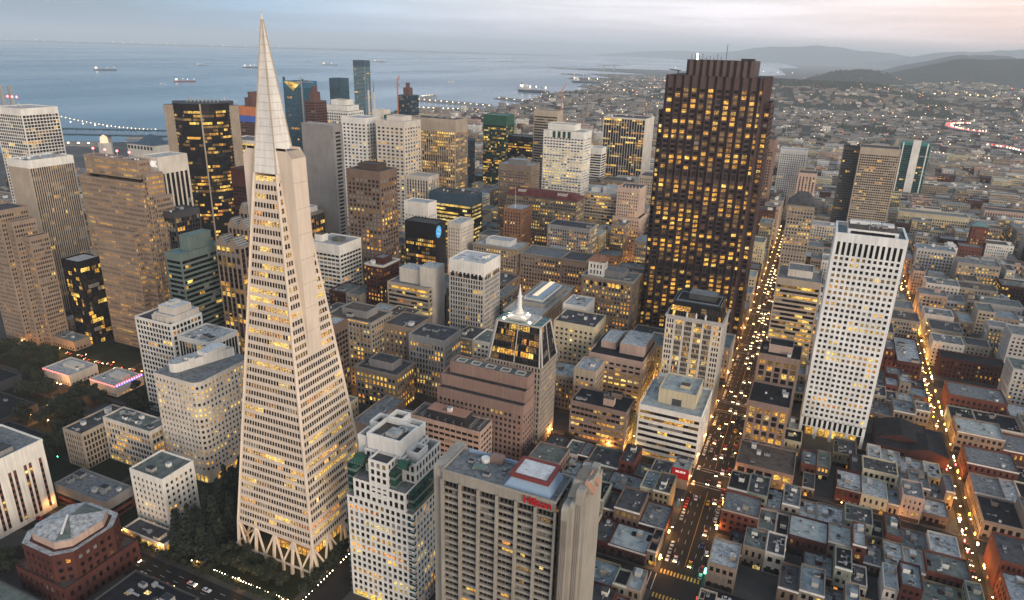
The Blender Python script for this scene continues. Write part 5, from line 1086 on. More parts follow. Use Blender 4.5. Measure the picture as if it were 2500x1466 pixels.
def truss_roof():
    T = thing('office_building', 'low brown and pink building with steel roof trusses around a flat pink box', 'building', (-189, 331, 0))
    claim(-216, -162, 329, 349)
    mb = MB(); wins = []
    tower(mb, wins, -214, -164, 331, 348, 0, 30, dict(st='band', fh=3.9, bw=4, wf=.8, hf=.45, c='pink_l', lit=.05, top=2), 'NWE'); mb.build("walls", T)
    roof_sheet(T, -213.5, -164.5, 331.5, 347.5, 29, 'r_brown')
    e = MB(); e.box(-203, -176, 334, 344, 29, 35, 'dark_metal', 'terra'); e.build("roof_box", T)
    for k in range(9):
        e = MB(); x = -212+k*5.7
        e.bar((x, 331.6, 31.5), (x, 347.4, 31.5), .22, 'metal'); e.bar((x, 331.6, 29.3), (x, 347.4, 29.3), .22, 'metal')
        for q in range(6): e.bar((x, 331.6+q*2.6, 29.3 if q % 2 else 31.5), (x, 334.2+q*2.6, 31.5 if q % 2 else 29.3), .15, 'metal')
        e.build("roof_truss", T)
    units(T, -203, -176, 334, 344, 35, 3, .8)
    put_windows(wins, T, 60)
truss_roof()
def mansard():
    T = thing('mansard_tower', 'grey ribbed office tower with black glass mansard and white statues along it', 'tower', (-63, 457, 0))
    x0, x1, y0, y1, H = -83, -44.5, 457, 487, 78
    claim(x0, x1, y0, y1)
    mb = MB(); wins = []
    W = x1-x0
    segs = [(0, 6.4, 3, .6), (6.4, 12.4, 5, .84), (12.4, 18.9, 5, .84), (19.1, 25.6, 5, .84), (25.6, 32.0, 5, .84), (32.0, W, 3, .6)]
    for (a, b, n, wf) in segs:
        st = dict(st='grid' if n == 3 else 'vert', fh=3.9, bw=(b-a)/n, n=n, wf=wf, hf=.6, c='cream', c2='stone_l', lit=.3, mg=.75, d=.3)
        t = facade(mb, wins, fm_n(x0, y0), rows_of(6, H-1.5, 3.9), st, lambda z, a=a: a, lambda z, b=b: b)
        mb.quad(fm_n(x0, y0)(a, t, 0), fm_n(x0, y0)(b, t, 0), fm_n(x0, y0)(b, H, 0), fm_n(x0, y0)(a, H, 0), 'grey_l'); mb.quad(fm_n(x0, y0)(a, 0, 0), fm_n(x0, y0)(b, 0, 0), fm_n(x0, y0)(b, 6, 0), fm_n(x0, y0)(a, 6, 0), 'grey_l')
    mb.quad(fm_n(x0, y0)(18.9, 0, 0), fm_n(x0, y0)(19.1, 0, 0), fm_n(x0, y0)(19.1, H, 0), fm_n(x0, y0)(18.9, H, 0), 'grey_l')
    for f, bk in ((fm_w(x1, y0), 0), (fm_e(x0, y1), 1)):
        t = facade(mb, wins, f, rows_of(0, H-1.5, 3.9), dict(st='grid', fh=3.9, bw=2.6, wf=.55, hf=.55, c='grey_l', lit=.2, mg=1), lambda z: 0, lambda z: y1-y0, back=bk)
        mb.quad(f(0, t, 0), f(y1-y0, t, 0), f(y1-y0, H, 0), f(0, H, 0), 'grey_l')
    mb.quad((x1, y1, 0), (x0, y1, 0), (x0, y1, H), (x1, y1, H), 'grey_l')
    mb.build("walls", T)
    e = MB(); e.ring(x0-.7, x1+.7, y0-.7, y1+.7, H-.4, H+.8, 1.5, 'grey_l'); e.build("cornice", T)
    m2 = MB(); zt = H+11; i_ = 2.4
    def fN(s, z, d): t = (z-H)/11; return (x0+1+i_*t+(W-2-2*i_*t)*s/36., y0+1+i_*t+d, z)
    def fW(s, z, d): t = (z-H)/11; return (x1-1-i_*t-d, y0+1+i_*t+(y1-y0-2-2*i_*t)*s/36., z)
    def fE(s, z, d): t = (z-H)/11; return (x0+1+i_*t+d, y1-1-i_*t-(y1-y0-2-2*i_*t)*s/36., z)
    for f in (fN, fW, fE): facade(m2, wins, f, rows_of(H, H+8, 4), dict(st='band', fh=4, bw=2, wf=.9, hf=.85, c='black', lit=.45 if f is fN else .2, mg=.5, d=.1), lambda z: 0, lambda z: 36.)
    for f in (fN, fW, fE): m2.quad(f(0, H+7.6, 0), f(36, H+7.6, 0), f(36, zt, 0), f(0, zt, 0), 'black')
    m2.quad((x1-1-i_, y1-1-i_, zt), (x0+1+i_, y1-1-i_, zt), (x0+1, y1-1, H), (x1-1, y1-1, H), 'black'); m2.build("glass_mansard", T)
    e = MB(); e.quad((x0+1+i_, y0+1+i_, zt-.5), (x1-1-i_, y0+1+i_, zt-.5), (x1-1-i_, y1-1-i_, zt-.5), (x0+1+i_, y1-1-i_, zt-.5), 'r_black')
    e.ring(x0+.8+i_, x1-.8-i_, y0+.8+i_, y1-.8-i_, zt-.4, zt+.3, .5, 'slate'); e.box(x0+12, x1-8, y0+12, y1-6, zt-.5, zt+3.5, 'grey_d', 'r_grey'); e.ring(x0+5, x1-5, y0+5.5, y1-5, zt-.5, zt+.1, .25, 'metal'); e.build("roof", T)
    for k in range(3):
        xx = x0+14+k*6.3; m = MB(); m.cyl(xx, y0-.1, H+.8, H+1.6, .7, 'grey_l', .6, k=8); m.cyl(xx, y0-.1, H+1.6, H+4.2, .62, 'paint', .42, k=8); m.cyl(xx, y0-.1, H+4.2, H+4.5, .46, 'paint', .2, k=8); m.cyl(xx, y0-.1, H+4.5, H+5.1, .26, 'paint', .2, k=8)
        m.bar((xx-.9, y0-.2, H+3.0), (xx+.9, y0-.2, H+3.9), .3, 'paint'); m.build("statue", T)
    put_windows(wins, T, 100)
mansard()
def terraced():
    T = thing('terraced_tower', 'white terraced apartment tower with green glass corners and framed white roof boxes', 'tower', (-157, 215, 0))
    claim(-182, -134, 212, 250)
    mb = MB(); wins = []
    st = dict(st='grid', fh=3.35, bw=2.8, wf=.6, hf=.6, c='paint', lit=.34, top=.5, mg=.5, d=.4, bl=.14)
    x0, x1, y0, y1 = -174, -139, 215, 246
    tower(mb, wins, x0, x1, y0, y1, 0, 57, dict(st), 'NWE', roof=False)
    tower(mb, wins, x0+4, x1-3.5, y0+.01, y1, 57, 67, dict(st, lit=.08), 'NWE', roof=False)
    tower(mb, wins, -161, -151, y0-.3, y1-4, 57, 79.5, dict(st, lit=.12, bw=2.6), 'NWE')
    tower(mb, wins, -168, -148, y0+7, y1-2, 67, 79, dict(st, lit=.1), 'NWE')
    tower(mb, wins, -147.9, -142, y0+8, y1-1, 67, 77, dict(st, lit=.1), 'NWE')
    mb.build("walls", T)
    roof_sheet(T, x0+.5, x1-.5, y0+.3, y1-.5, 57.05, 'r_grey'); roof_sheet(T, x0+4.5, x1-4, y0+.3, y1-.5, 67.05, 'r_grey'); roof_sheet(T, -167.5, -148.4, y0+7.5, y1-2.5, 78.2, 'r_pale'); roof_sheet(T, -160.6, -151.4, y0+.2, y0+6.8, 78.5, 'r_dark')
    # green glass terraces and barrel vaults
    for (a, b, c, d, z0, z1) in ((x0-2.6, x0-.02, y0+2, y1-6, 0, 48), (x0-1, x0+3.9, y0+2.5, y1-6, 57.1, 72), (-150.9, -148.1, y0+1, y0+6.9, 67.1, 75.5), (x1-3.4, x1-.6, y0+2, y1-8, 57.1, 66)):
        g = MB(); n = int((z1-z0)/3.35)
        for i in range(n):
            za = z0+i*(z1-z0)/n; g.box(a, b, c, d, za, za+1.1, 'teal'); g.box(a+.15, b-.15 if b-a > .5 else b, c+.15, d-.15, za+1.1, za+(z1-z0)/n, 'g_green')
        g.build("glass_terrace", T)
    for (xa, xb, yc, z, r) in ((-172, -166, y0+6, 79-6.5, 3.4), (-148, -143.5, y0+5, 77, 2.6)):
        g = MB()
        for q in range(8):
            a0, a1 = math.pi*q/8, math.pi*(q+1)/8
            g.quad((xa, yc-r*math.cos(a0), z+r*math.sin(a0)), (xb, yc-r*math.cos(a0), z+r*math.sin(a0)), (xb, yc-r*math.cos(a1), z+r*math.sin(a1)), (xa, yc-r*math.cos(a1), z+r*math.sin(a1)), 'greenglass')
        for xx in (xa, xb): g.poly([(xx, yc-r*math.cos(math.pi*q/8), z+r*math.sin(math.pi*q/8)) for q in range(9)], 'g_green')
        for q in range(5): g.bar((xa+(xb-xa)*q/4, yc-r-.05, z), (xa+(xb-xa)*q/4, yc-r-.05, z+.6), .2, 'metal')
        g.build("glass_vault", T)
    # balconies at the front corner
    for i in range(17):
        z = 3+i*3.2
        if z > 56: break
        b_ = MB(); b_.box(x1-1.6, x1+1.4, y0-1.4, y0-.02, z, z+.35, 'paint', bottom=True); b_.box(x1-1.6, x1+1.4, y0-1.4, y0-1.25, z+.35, z+1.2, 'g_green'); b_.box(x1+1.25, x1+1.4, y0-1.25, y0-.02, z+.35, z+1.2, 'g_green'); b_.build("balcony", T)
    # white frames and boxes on the roof
    e = MB(); e.box(-167, -149.5, y0+8, y1-8, 78.2, 84.6, 'paint', 'r_brown'); e.ring(-167.2, -149.3, y0+7.8, y1-7.8, 84.6, 86.6, .8, 'paint')
    e.box(-160, -154, y0+12, y0+18, 84.6, 86.2, 'cream', 'r_pale2'); e.box(-165, -161, y0+10, y0+14, 84.6, 85.8, 'grey_l', 'r_dark'); e.box(-158, -151, y1-12, y1-9, 84.6, 85.6, 'metal')
    e.build("penthouse", T)
    for (a, b, c, d, h) in ((-173.5, -167.5, y0+10, y0+18, 83), (-173, -167.5, y0+19, y1-4, 85.5), (-149, -143, y0+12, y0+20, 80), (-166, -158.5, y1-7.5, y1-.5, 87.5), (-158, -150, y1-7.5, y1-1, 85)):
        f = MB(); f.box(a, b, c, d, h-9, h-2.2, 'paint', 'r_brown'); f.ring(a-.2, b+.2, c-.2, d+.2, h-2.6, h, .8, 'paint'); f.build("roof_frame", T)
    units(T, -167, -150, y0+9, y1-9, 84.62, 7, .6)
    for k in range(8):
        e = MB(); e.box(x0+2+k*4, x0+4.6+k*4, y0-.12, y0-.02, .6, 3.6, 'l_yellow'); e.build("shop_window", T)
    put_windows(wins, T, 100)
terraced()
def slab_hotel():
    T = thing('hotel_tower', 'grey concrete slab hotel with red lettering, balcony rows and a huge ribbed end tower', 'tower', (-90, 198, 0))
    x0, x1, y0, y1, H = -114, -67.5, 198, 215, 97.5
    claim(-125, -50, 196, 226)
    mb = MB(); wins = []
    W = x1-x0; nb = 6; bw = W/nb
    rows = rows_of(6, H-7.2, 3.15)
    for k in range(nb):
        st = dict(st='band', fh=3.15, bw=bw/4, n=4, wf=.97, hf=.58, c='hotel', c2='dark_metal', lit=.045, mg=.35, d=.9, bl=.10)
        for f, bk in ((fm_n(x0, y0), 0), (fm_s(x1, y1), 1)): t = facade(mb, wins, f, rows, st, lambda z, k=k: k*bw, lambda z, k=k: (k+1)*bw, back=bk)
    for f in (fm_n(x0, y0), fm_s(x1, y1)):
        mb.quad(f(0, t, .9), f(W, t, .9), f(W, H-4.8, .9), f(0, H-4.8, .9), 'stone_d'); mb.quad(f(0, H-7.4, 0), f(W, H-7.4, 0), f(W, H-6.6, 0), f(0, H-6.6, 0), 'hotel')
        mb.quad(f(0, H-4.2, 0), f(W, H-4.2, 0), f(W, H, 0), f(0, H, 0), 'hotel'); mb.quad(f(0, H-4.2, .9), f(W, H-4.2, .9), f(W, H-4.2, 0), f(0, H-4.2, 0), 'stone_d')
        mb.quad(f(0, 0, 0), f(W, 0, 0), f(W, 6, 0), f(0, 6, 0), 'hotel')
    for k in range(nb):
        for q in range(4): mb.box(x0+k*bw+1.2+q*1.6, x0+k*bw+2.2+q*1.6, y0+.5, y0+.9, H-6.5, H-4.25, 'black')
    mb.box(x0, x0+.01, y0, y1, 0, H, 'hotel'); mb.quad((x0, y1, H), (x0, y0, H), (x1, y0, H), (x1, y1, H), 'r_grey')
    mb.build("walls", T)
    for k in range(nb+1):
        e = MB(); xx = x0+k*bw; e.box(xx-.45, xx+.45, y0-1.0, y0-.02, 0, H-3.5, 'hotel'); e.build("pier", T)
    e = MB(); e.ring(x0-.2, x1+.2, y0-.6, y1+.2, H+.01, H+1.0, .5, 'hotel'); e.build("parapet", T)
    # end tower: ribbed concrete shafts with curved crowns
    def shaft(xa, xb, ya, yb, z, cham, m='hotel', name="ribbed_shaft"):
        g = MB()
        n = 6; prof = [(yb, z)]+[(ya+cham*(1-math.sin(t*math.pi/2/n)), z-cham*.9*(1-math.cos(t*math.pi/2/n))) for t in range(n+1)]
        poly = [(ya, 0), (yb, 0)]+[(p[0], p[1]) for p in prof]
        g.poly([(xa, p[0], p[1]) for p in poly[::-1]], m); g.poly([(xb, p[0], p[1]) for p in poly], m)
        g.quad((xa, ya, 0), (xb, ya, 0), (xb, ya, prof[-1][1]), (xa, ya, prof[-1][1]), m); g.quad((xb, yb, 0), (xa, yb, 0), (xa, yb, z), (xb, yb, z), m)
        for i in range(len(prof)-1):
            a, b = prof[i], prof[i+1]; g.quad((xa, a[0], a[1]), (xb, a[0], a[1]), (xb, b[0], b[1]), (xa, b[0], b[1]), m)
        return g
    g = shaft(x1+.02, x1+3, y0+3, y1+1, H-2, .5, 'stone_d'); g.build("link_wall", T)
    g = shaft(x1+3, x1+5.6, y0-3, y1+2, H+1.5, 2.2, 'hotel')
    for q in range(4): g.box(x1+3.2+q*.6, x1+3.35+q*.6, y0-3.12, y0-3.01, 0, H-4, 'tan_d')
    g.build("ribbed_shaft", T)
    g = shaft(x1+5.62, x1+7.0, y0-2, y1+3, H+2.7, 2, 'hotel'); g.build("ribbed_shaft", T)
    g = shaft(x1+7.02, x1+9.6, y0, y1+4, H+7.3, 2.2, 'hotel')
    for q in range(3): g.box(x1+7.4+q*.7, x1+7.55+q*.7, y0-.1, y0-.01, 0, H+2, 'tan_d')
    g.build("ribbed_shaft", T)
    g = shaft(x1+9.62, x1+10.6, y0+1.5, y1+3.5, H+5.1, 3, 'hotel'); g.build("ribbed_shaft", T)
    g = MB(); g.prism([(x1+3, y0+3), (x1+10, y0+3), (x1+11, y0+8), (x1+11, y1), (x1+3, y1)], H+2, H+8, 'hotel', 'stone_d', [(x1+4.5, y0+6), (x1+9, y0+6), (x1+10.4, y0+9), (x1+10.4, y1-1), (x1+4.5, y1-1)])
    g.build("crown", T)
    for ya in (y0+4.6, y0+10.5):
        g = MB(); g.prism([(x1+8.6, ya), (x1+12, ya), (x1+12, ya+3), (x1+8.6, ya+3)], H+4.2, H+4.8, 'terra'); g.quad((x1+8.6, ya-.01, H+8.4), (x1+12.1, ya-.01, H+4.8), (x1+12.1, ya+3.1, H+4.8), (x1+8.6, ya+3.1, H+8.4), 'terra'); g.poly([(x1+8.6, ya, H+4.8), (x1+12, ya, H+4.8), (x1+8.6, ya, H+8.3)], 'hotel'); g.build("crown_hood", T)
    g = shaft(x0-4.5, x0-.02, y0+1, y1+3, H+1, 3, 'hotel'); g.build("ribbed_shaft", T)
    # rooftop framed box
    e = MB(); a, b, c, d = x1-19, x1-5.5, y0+4.5, y1-1.5
    e.prism([(a-2.5, c-3), (b+2.5, c-3), (b+2.5, d+1), (a-2.5, d+1)], H, H+3.4, 'vent_blue', 'vent_blue', [(a, c), (b, c), (b, d), (a, d)])
    e.ring(a-1, b+1, c-1, d+1, H+3.41, H+4.8, 1.3, 'frame_red'); e.quad((a+.5, c+.5, H+4.6), (b-.5, c+.5, H+4.6), (b-.5, d-.5, H+4.6), (a+.5, d-.5, H+4.6), 'r_white'); e.build("roof_frame", T)
    e = MB(); e.box(x0+14, x0+19, y1-4, y1-1, H, H+3, 'pink'); e.box(x0+3, x1-22, y1-.9, y1-.2, H, H+1.3, 'vent_blue'); e.box(x0+10, x0+15, y0+6, y0+8.5, H, H+1.6, 'teal'); e.cyl(x0+12, y1-4, H, H+1.6, 1.8, 'paint', k=10); e.build("plant_room", T)
    units(T, x0, x1-20, y0+1, y1, H+.02, 9, .7)
    text_obj("sign_lettering", "Hilton", T, (x1-7.0, y0-.75, H-1.6), 4.4, 'sign_red', ext=.15)
    put_windows(wins, T, 100)
slab_hotel()
def white_grid():
    T = thing('white_tower', 'bright white gridded tower with tall black slots top and bottom, lit lobby below', 'tower', (33, 471, 0))
    x0, x1, y0, y1, H = 13.8, 54.5, 472, 508, 146
    claim(x0, x1, y0, y1)
    mb = MB(); wins = []
    n = 12
    for f, wd, nn, bk in ((fm_n(x0, y0), x1-x0, 12, 0), (fm_e(x0, y1), y1-y0, 10, 0), (fm_w(x1, y0), y1-y0, 10, 0), (fm_s(x1, y1), x1-x0, 12, 1)):
        s0 = dict(st='grid', fh=3.9, bw=3, n=nn, wf=.52, hf=.5, c='paint2', lit=.36, mg=1.2, d=.6, bl=.05)
        facade(mb, wins, f, [(9, 17)], dict(s0, wf=.5, hf=.82, lit=0, bl=0), lambda z: 0, lambda z: wd, back=bk)
        t = facade(mb, wins, f, [(17.5, 21.4)]+rows_of(21.4, H-14, 3.75), s0, lambda z: 0, lambda z: wd, back=bk)
        mb.quad(f(0, 15.2, 0), f(wd, 15.2, 0), f(wd, 17.5, 0), f(0, 17.5, 0), 'paint2') if 0 else None
        mb.quad(f(0, t, 0), f(wd, t, 0), f(wd, H-14.01, 0), f(0, H-14.01, 0), 'paint2')
        t2 = facade(mb, wins, f, [(H-14, H-5)], dict(s0, wf=.5, hf=.86, lit=0, bl=0), lambda z: 0, lambda z: wd, back=bk)
        mb.quad(f(0, t2, 0), f(wd, t2, 0), f(wd, H, 0), f(0, H, 0), 'paint2')
        mb.quad(f(0, 15.9, 0), f(wd, 15.9, 0), f(wd, 17.5, 0), f(0, 17.5, 0), 'paint2')
    mb.build("walls", T)
    roof_sheet(T, x0+.6, x1-.6, y0+.6, y1-.6, H-2.2, 'r_blue')
    e = MB(); e.ring(x0, x1, y0, y1, H+.01, H+.4, 1.2, 'paint2'); e.build("parapet", T)
    e = MB(); e.box(x0+7, x1-5, y0+8, y1-6, H-2.2, H+2, 'paint2', 'r_brown'); e.box(x0+9, x1-7, y0+7.6, y0+7.95, H-1.6, H+.8, 'g_dark2'); e.box(x0+8, x0+26, y1-12, y1-7, H+2, H+4, 'paint2', 'r_white'); e.box(x1-14, x1-7, y1-14, y1-7, H+2, H+3.6, 'paint2', 'r_white')
    e.build("plant_room", T)
    units(T, x0+7, x1-5, y0+9, y1-7, H+2.02, 7, .8)
    e = MB(); e.cyl(x0+19, y0+13, H+2, H+16, .22, 'tan_l', .08, k=5); e.build("antenna", T)
    # ground floor on white columns with a glowing lobby
    for k in range(5):
        c = MB(); xx = x0+.9+k*(x1-x0-1.8)/4; c.box(xx-.9, xx+.9, y0, y0+1.8, 0, 9, 'paint2'); c.build("column", T)
        if k: c = MB(); yy = y0+k*(y1-y0-1.8)/4; c.box(x0, x0+1.8, yy, yy+1.8, 0, 9, 'paint2'); c.build("column", T)
    lb = MB(); lb.box(x0+4, x1-4, y0+5, y1-5, 0, 9, 'tan_l'); lb.quad((x0, y1, 9), (x1, y1, 9), (x1, y0, 9), (x0, y0, 9), 'paint2'); lb.build("lobby", T)
    for k in range(8):
        q = MB(); q.quad((x0+5+k*4, y0+4.9, 1), (x0+8.2+k*4, y0+4.9, 1), (x0+8.2+k*4, y0+4.9, 7.5), (x0+5+k*4, y0+4.9, 7.5), 'l_yellow' if k % 3 else 'l_amber'); q.build("lobby_window", T)
    for k in range(4): lamp_light(T, (x0+6+k*9, y0+1.6, 7.5), 420, (1, .66, .28))
    lamp_light(T, (x0-6, y0+12, 7), 900, (1, .55, .2)); lamp_light(T, (x0-6, y0+28, 7), 700, (1, .55, .2))
    put_windows(wins, T, 100)
white_grid()
def hall():
    T = thing('church', 'brick church hall with broad black gable roofs below the white gridded tower', 'building', (80, 467, 0))
    claim(60, 106, 466, 506)
    e = MB(); e.box(62, 104, 468, 505, 0, 9, 'redbrick_d', 'r_black'); e.build("walls", T)
    e = MB()
    for (xa, xb, ya, yb, h0, h1) in ((62, 92, 478, 505, 9.05, 14), (80, 104, 467.5, 492, 9.05, 12.5)):
        xm = (xa+xb)/2; n = 5
        for k in range(n):
            t0, t1 = k/n, (k+1)/n
            z0, z1 = h0+(h1-h0)*t0**.8, h0+(h1-h0)*t1**.8
            for s in (1, -1):
                c0 = xa+(xm-xa)*t0 if s > 0 else xb+(xm-xb)*t0; c1 = xa+(xm-xa)*t1 if s > 0 else xb+(xm-xb)*t1
                e.quad((c0, ya, z0), (c1, ya, z1), (c1, yb, z1), (c0, yb, z0), 'r_black'); e.poly([(c0, ya, h0-.02), (c0, ya, z0), (c1, ya, z1), (c1, ya, h0-.02)], 'redbrick_d')
    e.build("curved_roof", T)
    for k in range(4):
        w_ = MB(); w_.quad((64+k*4.4, 467.9, 3), (65.6+k*4.4, 467.9, 3), (65.6+k*4.4, 467.9, 6.5), (64+k*4.4, 467.9, 6.5), 'g_dark'); w_.build("window", T)
hall()
# ------------------------------------------------------------------ setting: water, land, hills
def struct(mb, name): return mb.build(name, None, 'structure')
m, n, l, b = node_mat('water')
b.inputs["Base Color"].default_value = (.045, .11, .17, 1); b.inputs["Roughness"].default_value = .22; b.inputs["Specular IOR Level"].default_value = .5
g = n.new("ShaderNodeNewGeometry"); mp2 = n.new("ShaderNodeMapping"); mp2.inputs["Scale"].default_value = (1, .45, 1); l.new(g.outputs["Position"], mp2.inputs[0])
a = n.new("ShaderNodeTexNoise"); a.inputs["Scale"].default_value = .035; a.inputs["Detail"].default_value = 6; l.new(mp2.outputs[0], a.inputs[0])
w2 = n.new("ShaderNodeTexNoise"); w2.inputs["Scale"].default_value = .0011; w2.inputs["Detail"].default_value = 5; wm = n.new("ShaderNodeMapping"); wm.inputs["Scale"].default_value = (1, .3, 1); l.new(g.outputs["Position"], wm.inputs[0]); l.new(wm.outputs[0], w2.inputs[0])
wr = n.new("ShaderNodeMapRange"); wr.inputs[1].default_value = .35; wr.inputs[2].default_value = .65; wr.inputs[3].default_value = .17; wr.inputs[4].default_value = .34; l.new(w2.outputs[0], wr.inputs[0]); l.new(wr.outputs[0], b.inputs["Roughness"])
bp = n.new("ShaderNodeBump"); bp.inputs["Strength"].default_value = .5; bp.inputs["Distance"].default_value = 3; l.new(a.outputs[0], bp.inputs["Height"]); l.new(bp.outputs[0], b.inputs["Normal"])
MATS['water'] = m
mb = MB(); mb.quad((-70000, -2500, -1.5), (30000, -2500, -1.5), (30000, 78000, -1.5), (-70000, 78000, -1.5), 'water'); struct(mb, "water")
COAST = [(-1300, -600), (-1500, 400), (-1735, 1117), (-1582, 1295), (-1558, 1538), (-1573, 1887), (-1590, 2500), (-1400, 2600), (-1334, 2766), (-1344, 3048), (-1565, 3963), (-1500, 4700), (-1730, 5000),
         (-1640, 5543), (-2285, 6281), (-1900, 6700), (-2613, 7849), (-2000, 8300), (-2586, 8897), (-3568, 9302), (-3216, 10500), (-2275, 10700), (-1500, 10700), (-900, 9700), (-650, 10500), (-1127, 15336), (-800, 17000), (-4000, 45000), (-2000, 76000), (29000, 76000), (29000, -600)]
def inland(x, y):
    c = False; j = len(COAST)-1
    for i in range(len(COAST)):
        xi, yi = COAST[i]; xj, yj = COAST[j]
        if (yi > y) != (yj > y) and x < (xj-xi)*(y-yi)/(yj-yi)+xi: c = not c
        j = i
    return c
gm, n, l, b = node_mat('ground'); g = n.new("ShaderNodeNewGeometry"); a = n.new("ShaderNodeTexNoise"); a.inputs["Scale"].default_value = .012; a.inputs["Detail"].default_value = 8; a.inputs["Roughness"].default_value = .75
l.new(g.outputs["Position"], a.inputs[0]); r = n.new("ShaderNodeValToRGB"); l.new(a.outputs[0], r.inputs[0])
r.color_ramp.elements[0].position = .38; r.color_ramp.elements[0].color = (.035, .036, .034, 1); r.color_ramp.elements[1].position = .62; r.color_ramp.elements[1].color = (.12, .115, .11, 1)
l.new(r.outputs[0], b.inputs["Base Color"]); b.inputs["Roughness"].default_value = .95; MATS['ground'] = gm
mb = MB(); mb.poly([(x, y, 0) for x, y in COAST], 'ground')
for i in range(len(COAST)):
    a, b_ = COAST[i], COAST[(i+1) % len(COAST)]; mb.quad((*a, -3), (*b_, -3), (*b_, 0), (*a, 0), 'concrete')
struct(mb, "ground")
from mathutils import noise as mn
MOUNDS = [(-150, 4700, 92, 1150, 900), (900, 4900, 60, 900, 900), (134, 7000, 150, 560, 420), (1500, 8600, 255, 1500, 1100), (2900, 8000, 290, 1500, 1300), (900, 6700, 70, 900, 700), (2600, 5200, 130, 1300, 1500), (1900, 13500, 330, 1500, 1600), (3600, 14000, 390, 1900, 1500),
          (-1000, 30000, 560, 5200, 3000), (5200, 26000, 560, 5200, 3000), (9500, 24000, 640, 5000, 3000), (-6500, 36000, 330, 5500, 3000)]
def height(x, y):
    z = 0
    for cx, cy, h, rx, ry in MOUNDS:
        d = ((x-cx)/rx)**2+((y-cy)/ry)**2
        if d < 1: z = max(z, h*(1-d)**1.4*(1+.25*mn.noise((x/rx*3, y/ry*3, h*.1)))-2)
    return z
for cx, cy, h, rx, ry in MOUNDS:
    mb = MB(); nx, ny = 44, 26; far = cy > 12000; mm = 'hill_far' if far else 'hill_near'
    def zz(i, j):
        x = cx-rx+2*rx*i/nx; y = cy-ry+2*ry*j/ny; d = ((x-cx)/rx)**2+((y-cy)/ry)**2
        z = h*max(0, 1-d)**1.4*(1+.25*mn.noise((x/rx*3, y/ry*3, h*.1))+(.10*mn.noise((x/260, y/260, 1)) if d < .9 else 0))-2
        return (x, y, z)
    base = len(mb.v)
    for j in range(ny+1):
        for i in range(nx+1): mb.v.append(zz(i, j))
    for j in range(ny):
        for i in range(nx):
            k = base+j*(nx+1)+i; mb.f.append((k, k+1, k+nx+2, k+nx+1)); mb.m.append(mb.mat(mm))
    o = struct(mb, "hills")
    for p in o.data.polygons: p.use_smooth = True
# far shore across the bay, a long low strip
mb = MB()
for k in range(40):
    x0, x1 = -32000+k*560, -32000+(k+1)*560; y0 = 14500+3*k*100; h0, h1 = 40+60*abs(mn.noise((k*.4, 0, 0))), 40+60*abs(mn.noise(((k+1)*.4, 0, 0)))
    if k > 33: h0 *= (40-k)/7; h1 *= max(0, (39-k)/7)
    mb.quad((x0, y0, -2), (x1, y0+300, -2), (x1, y0+1300, h1), (x0, y0+1000, h0), 'hill_far'); mb.quad((x0, y0+1000, h0), (x1, y0+1300, h1), (x1, y0+3300, -2), (x0, y0+3000, -2), 'hill_far')
struct(mb, "hills")
# ------------------------------------------------------------------ streets and pavements
XS = [(-745, -731), (-612, -596), (-480, -466), (-350, -338), (-194, -176), (-43.5, -21.5), (103, 109.5), (247, 260), (395, 410), (540, 555), (690, 705)]
YS = [(-40, -26), (62, 76), (176, 191), (280, 294), (384, 397), (486, 498), (604, 620), (712, 726), (818, 832), (924, 938), (1030, 1044), (1136, 1150), (1242, 1256)]
mb = MB()
mb.quad((-800, -45, .004), (900, -45, .004), (900, 1300, .004), (-800, 1300, .004), 'asphalt'); struct(mb, "road")
for i in range(len(XS)-1):
    for j in range(len(YS)-1):
        a, b2, c, d = XS[i][1], XS[i+1][0], YS[j][1], YS[j+1][0]
        mb = MB(); mb.box(a, b2, c, d, 0, .15, 'concrete_walk'); struct(mb, "pavement")
        if (a, c) in ((-338, 191), (-466, 191), (-596, 191), (-596, 294), (-466, 294)): mb = MB(); mb.quad((a+3, c+3, .154), (b2-3, c+3, .154), (b2-3, d-3, .154), (a+3, d-3, .154), 'soil'); struct(mb, "lawn")
mk = MB(); z = .012
def rect(a, b, c, d, m): mk.quad((a, c, z), (b, c, z), (b, d, z), (a, d, z), m)
KX0, KX1 = -43.5, -21.5
for y in range(196, 1240, 9):
    if any(a-9 < y < b_+3 for a, b_ in YS): continue
    for xx in (-39.2, -35.4, -28.2, -25): rect(xx, xx+.2, y, y+3.4, 'paint_w')
    rect(-32, -31.75, y, y+9, 'paint_y')
for (a, b_) in YS[2:9]:
    for yy in (a-3.6, b_+.6):
        if a == 280 or a == 176:
            k = KX0+.8
            while k < KX1-.8: rect(k, k+.8, yy, yy+3.2, 'crosswalk'); k += 1.7
        else: rect(KX0+.5, KX1-.5, yy, yy+.35, 'paint_w'); rect(KX0+.5, KX1-.5, yy+2.8, yy+3.15, 'paint_w')
    for xx in (KX0-3.4, KX1+.6):
        rect(xx, xx+.35, a+.6, b_-.6, 'paint_w'); rect(xx+2.6, xx+2.95, a+.6, b_-.6, 'paint_w')
for x in range(-420, -50, 9): rect(x, x+3.2, 183.4, 183.6, 'paint_w'); rect(x, x+3.2, 187, 187.2, 'paint_w')
struct(mk, "road_markings")
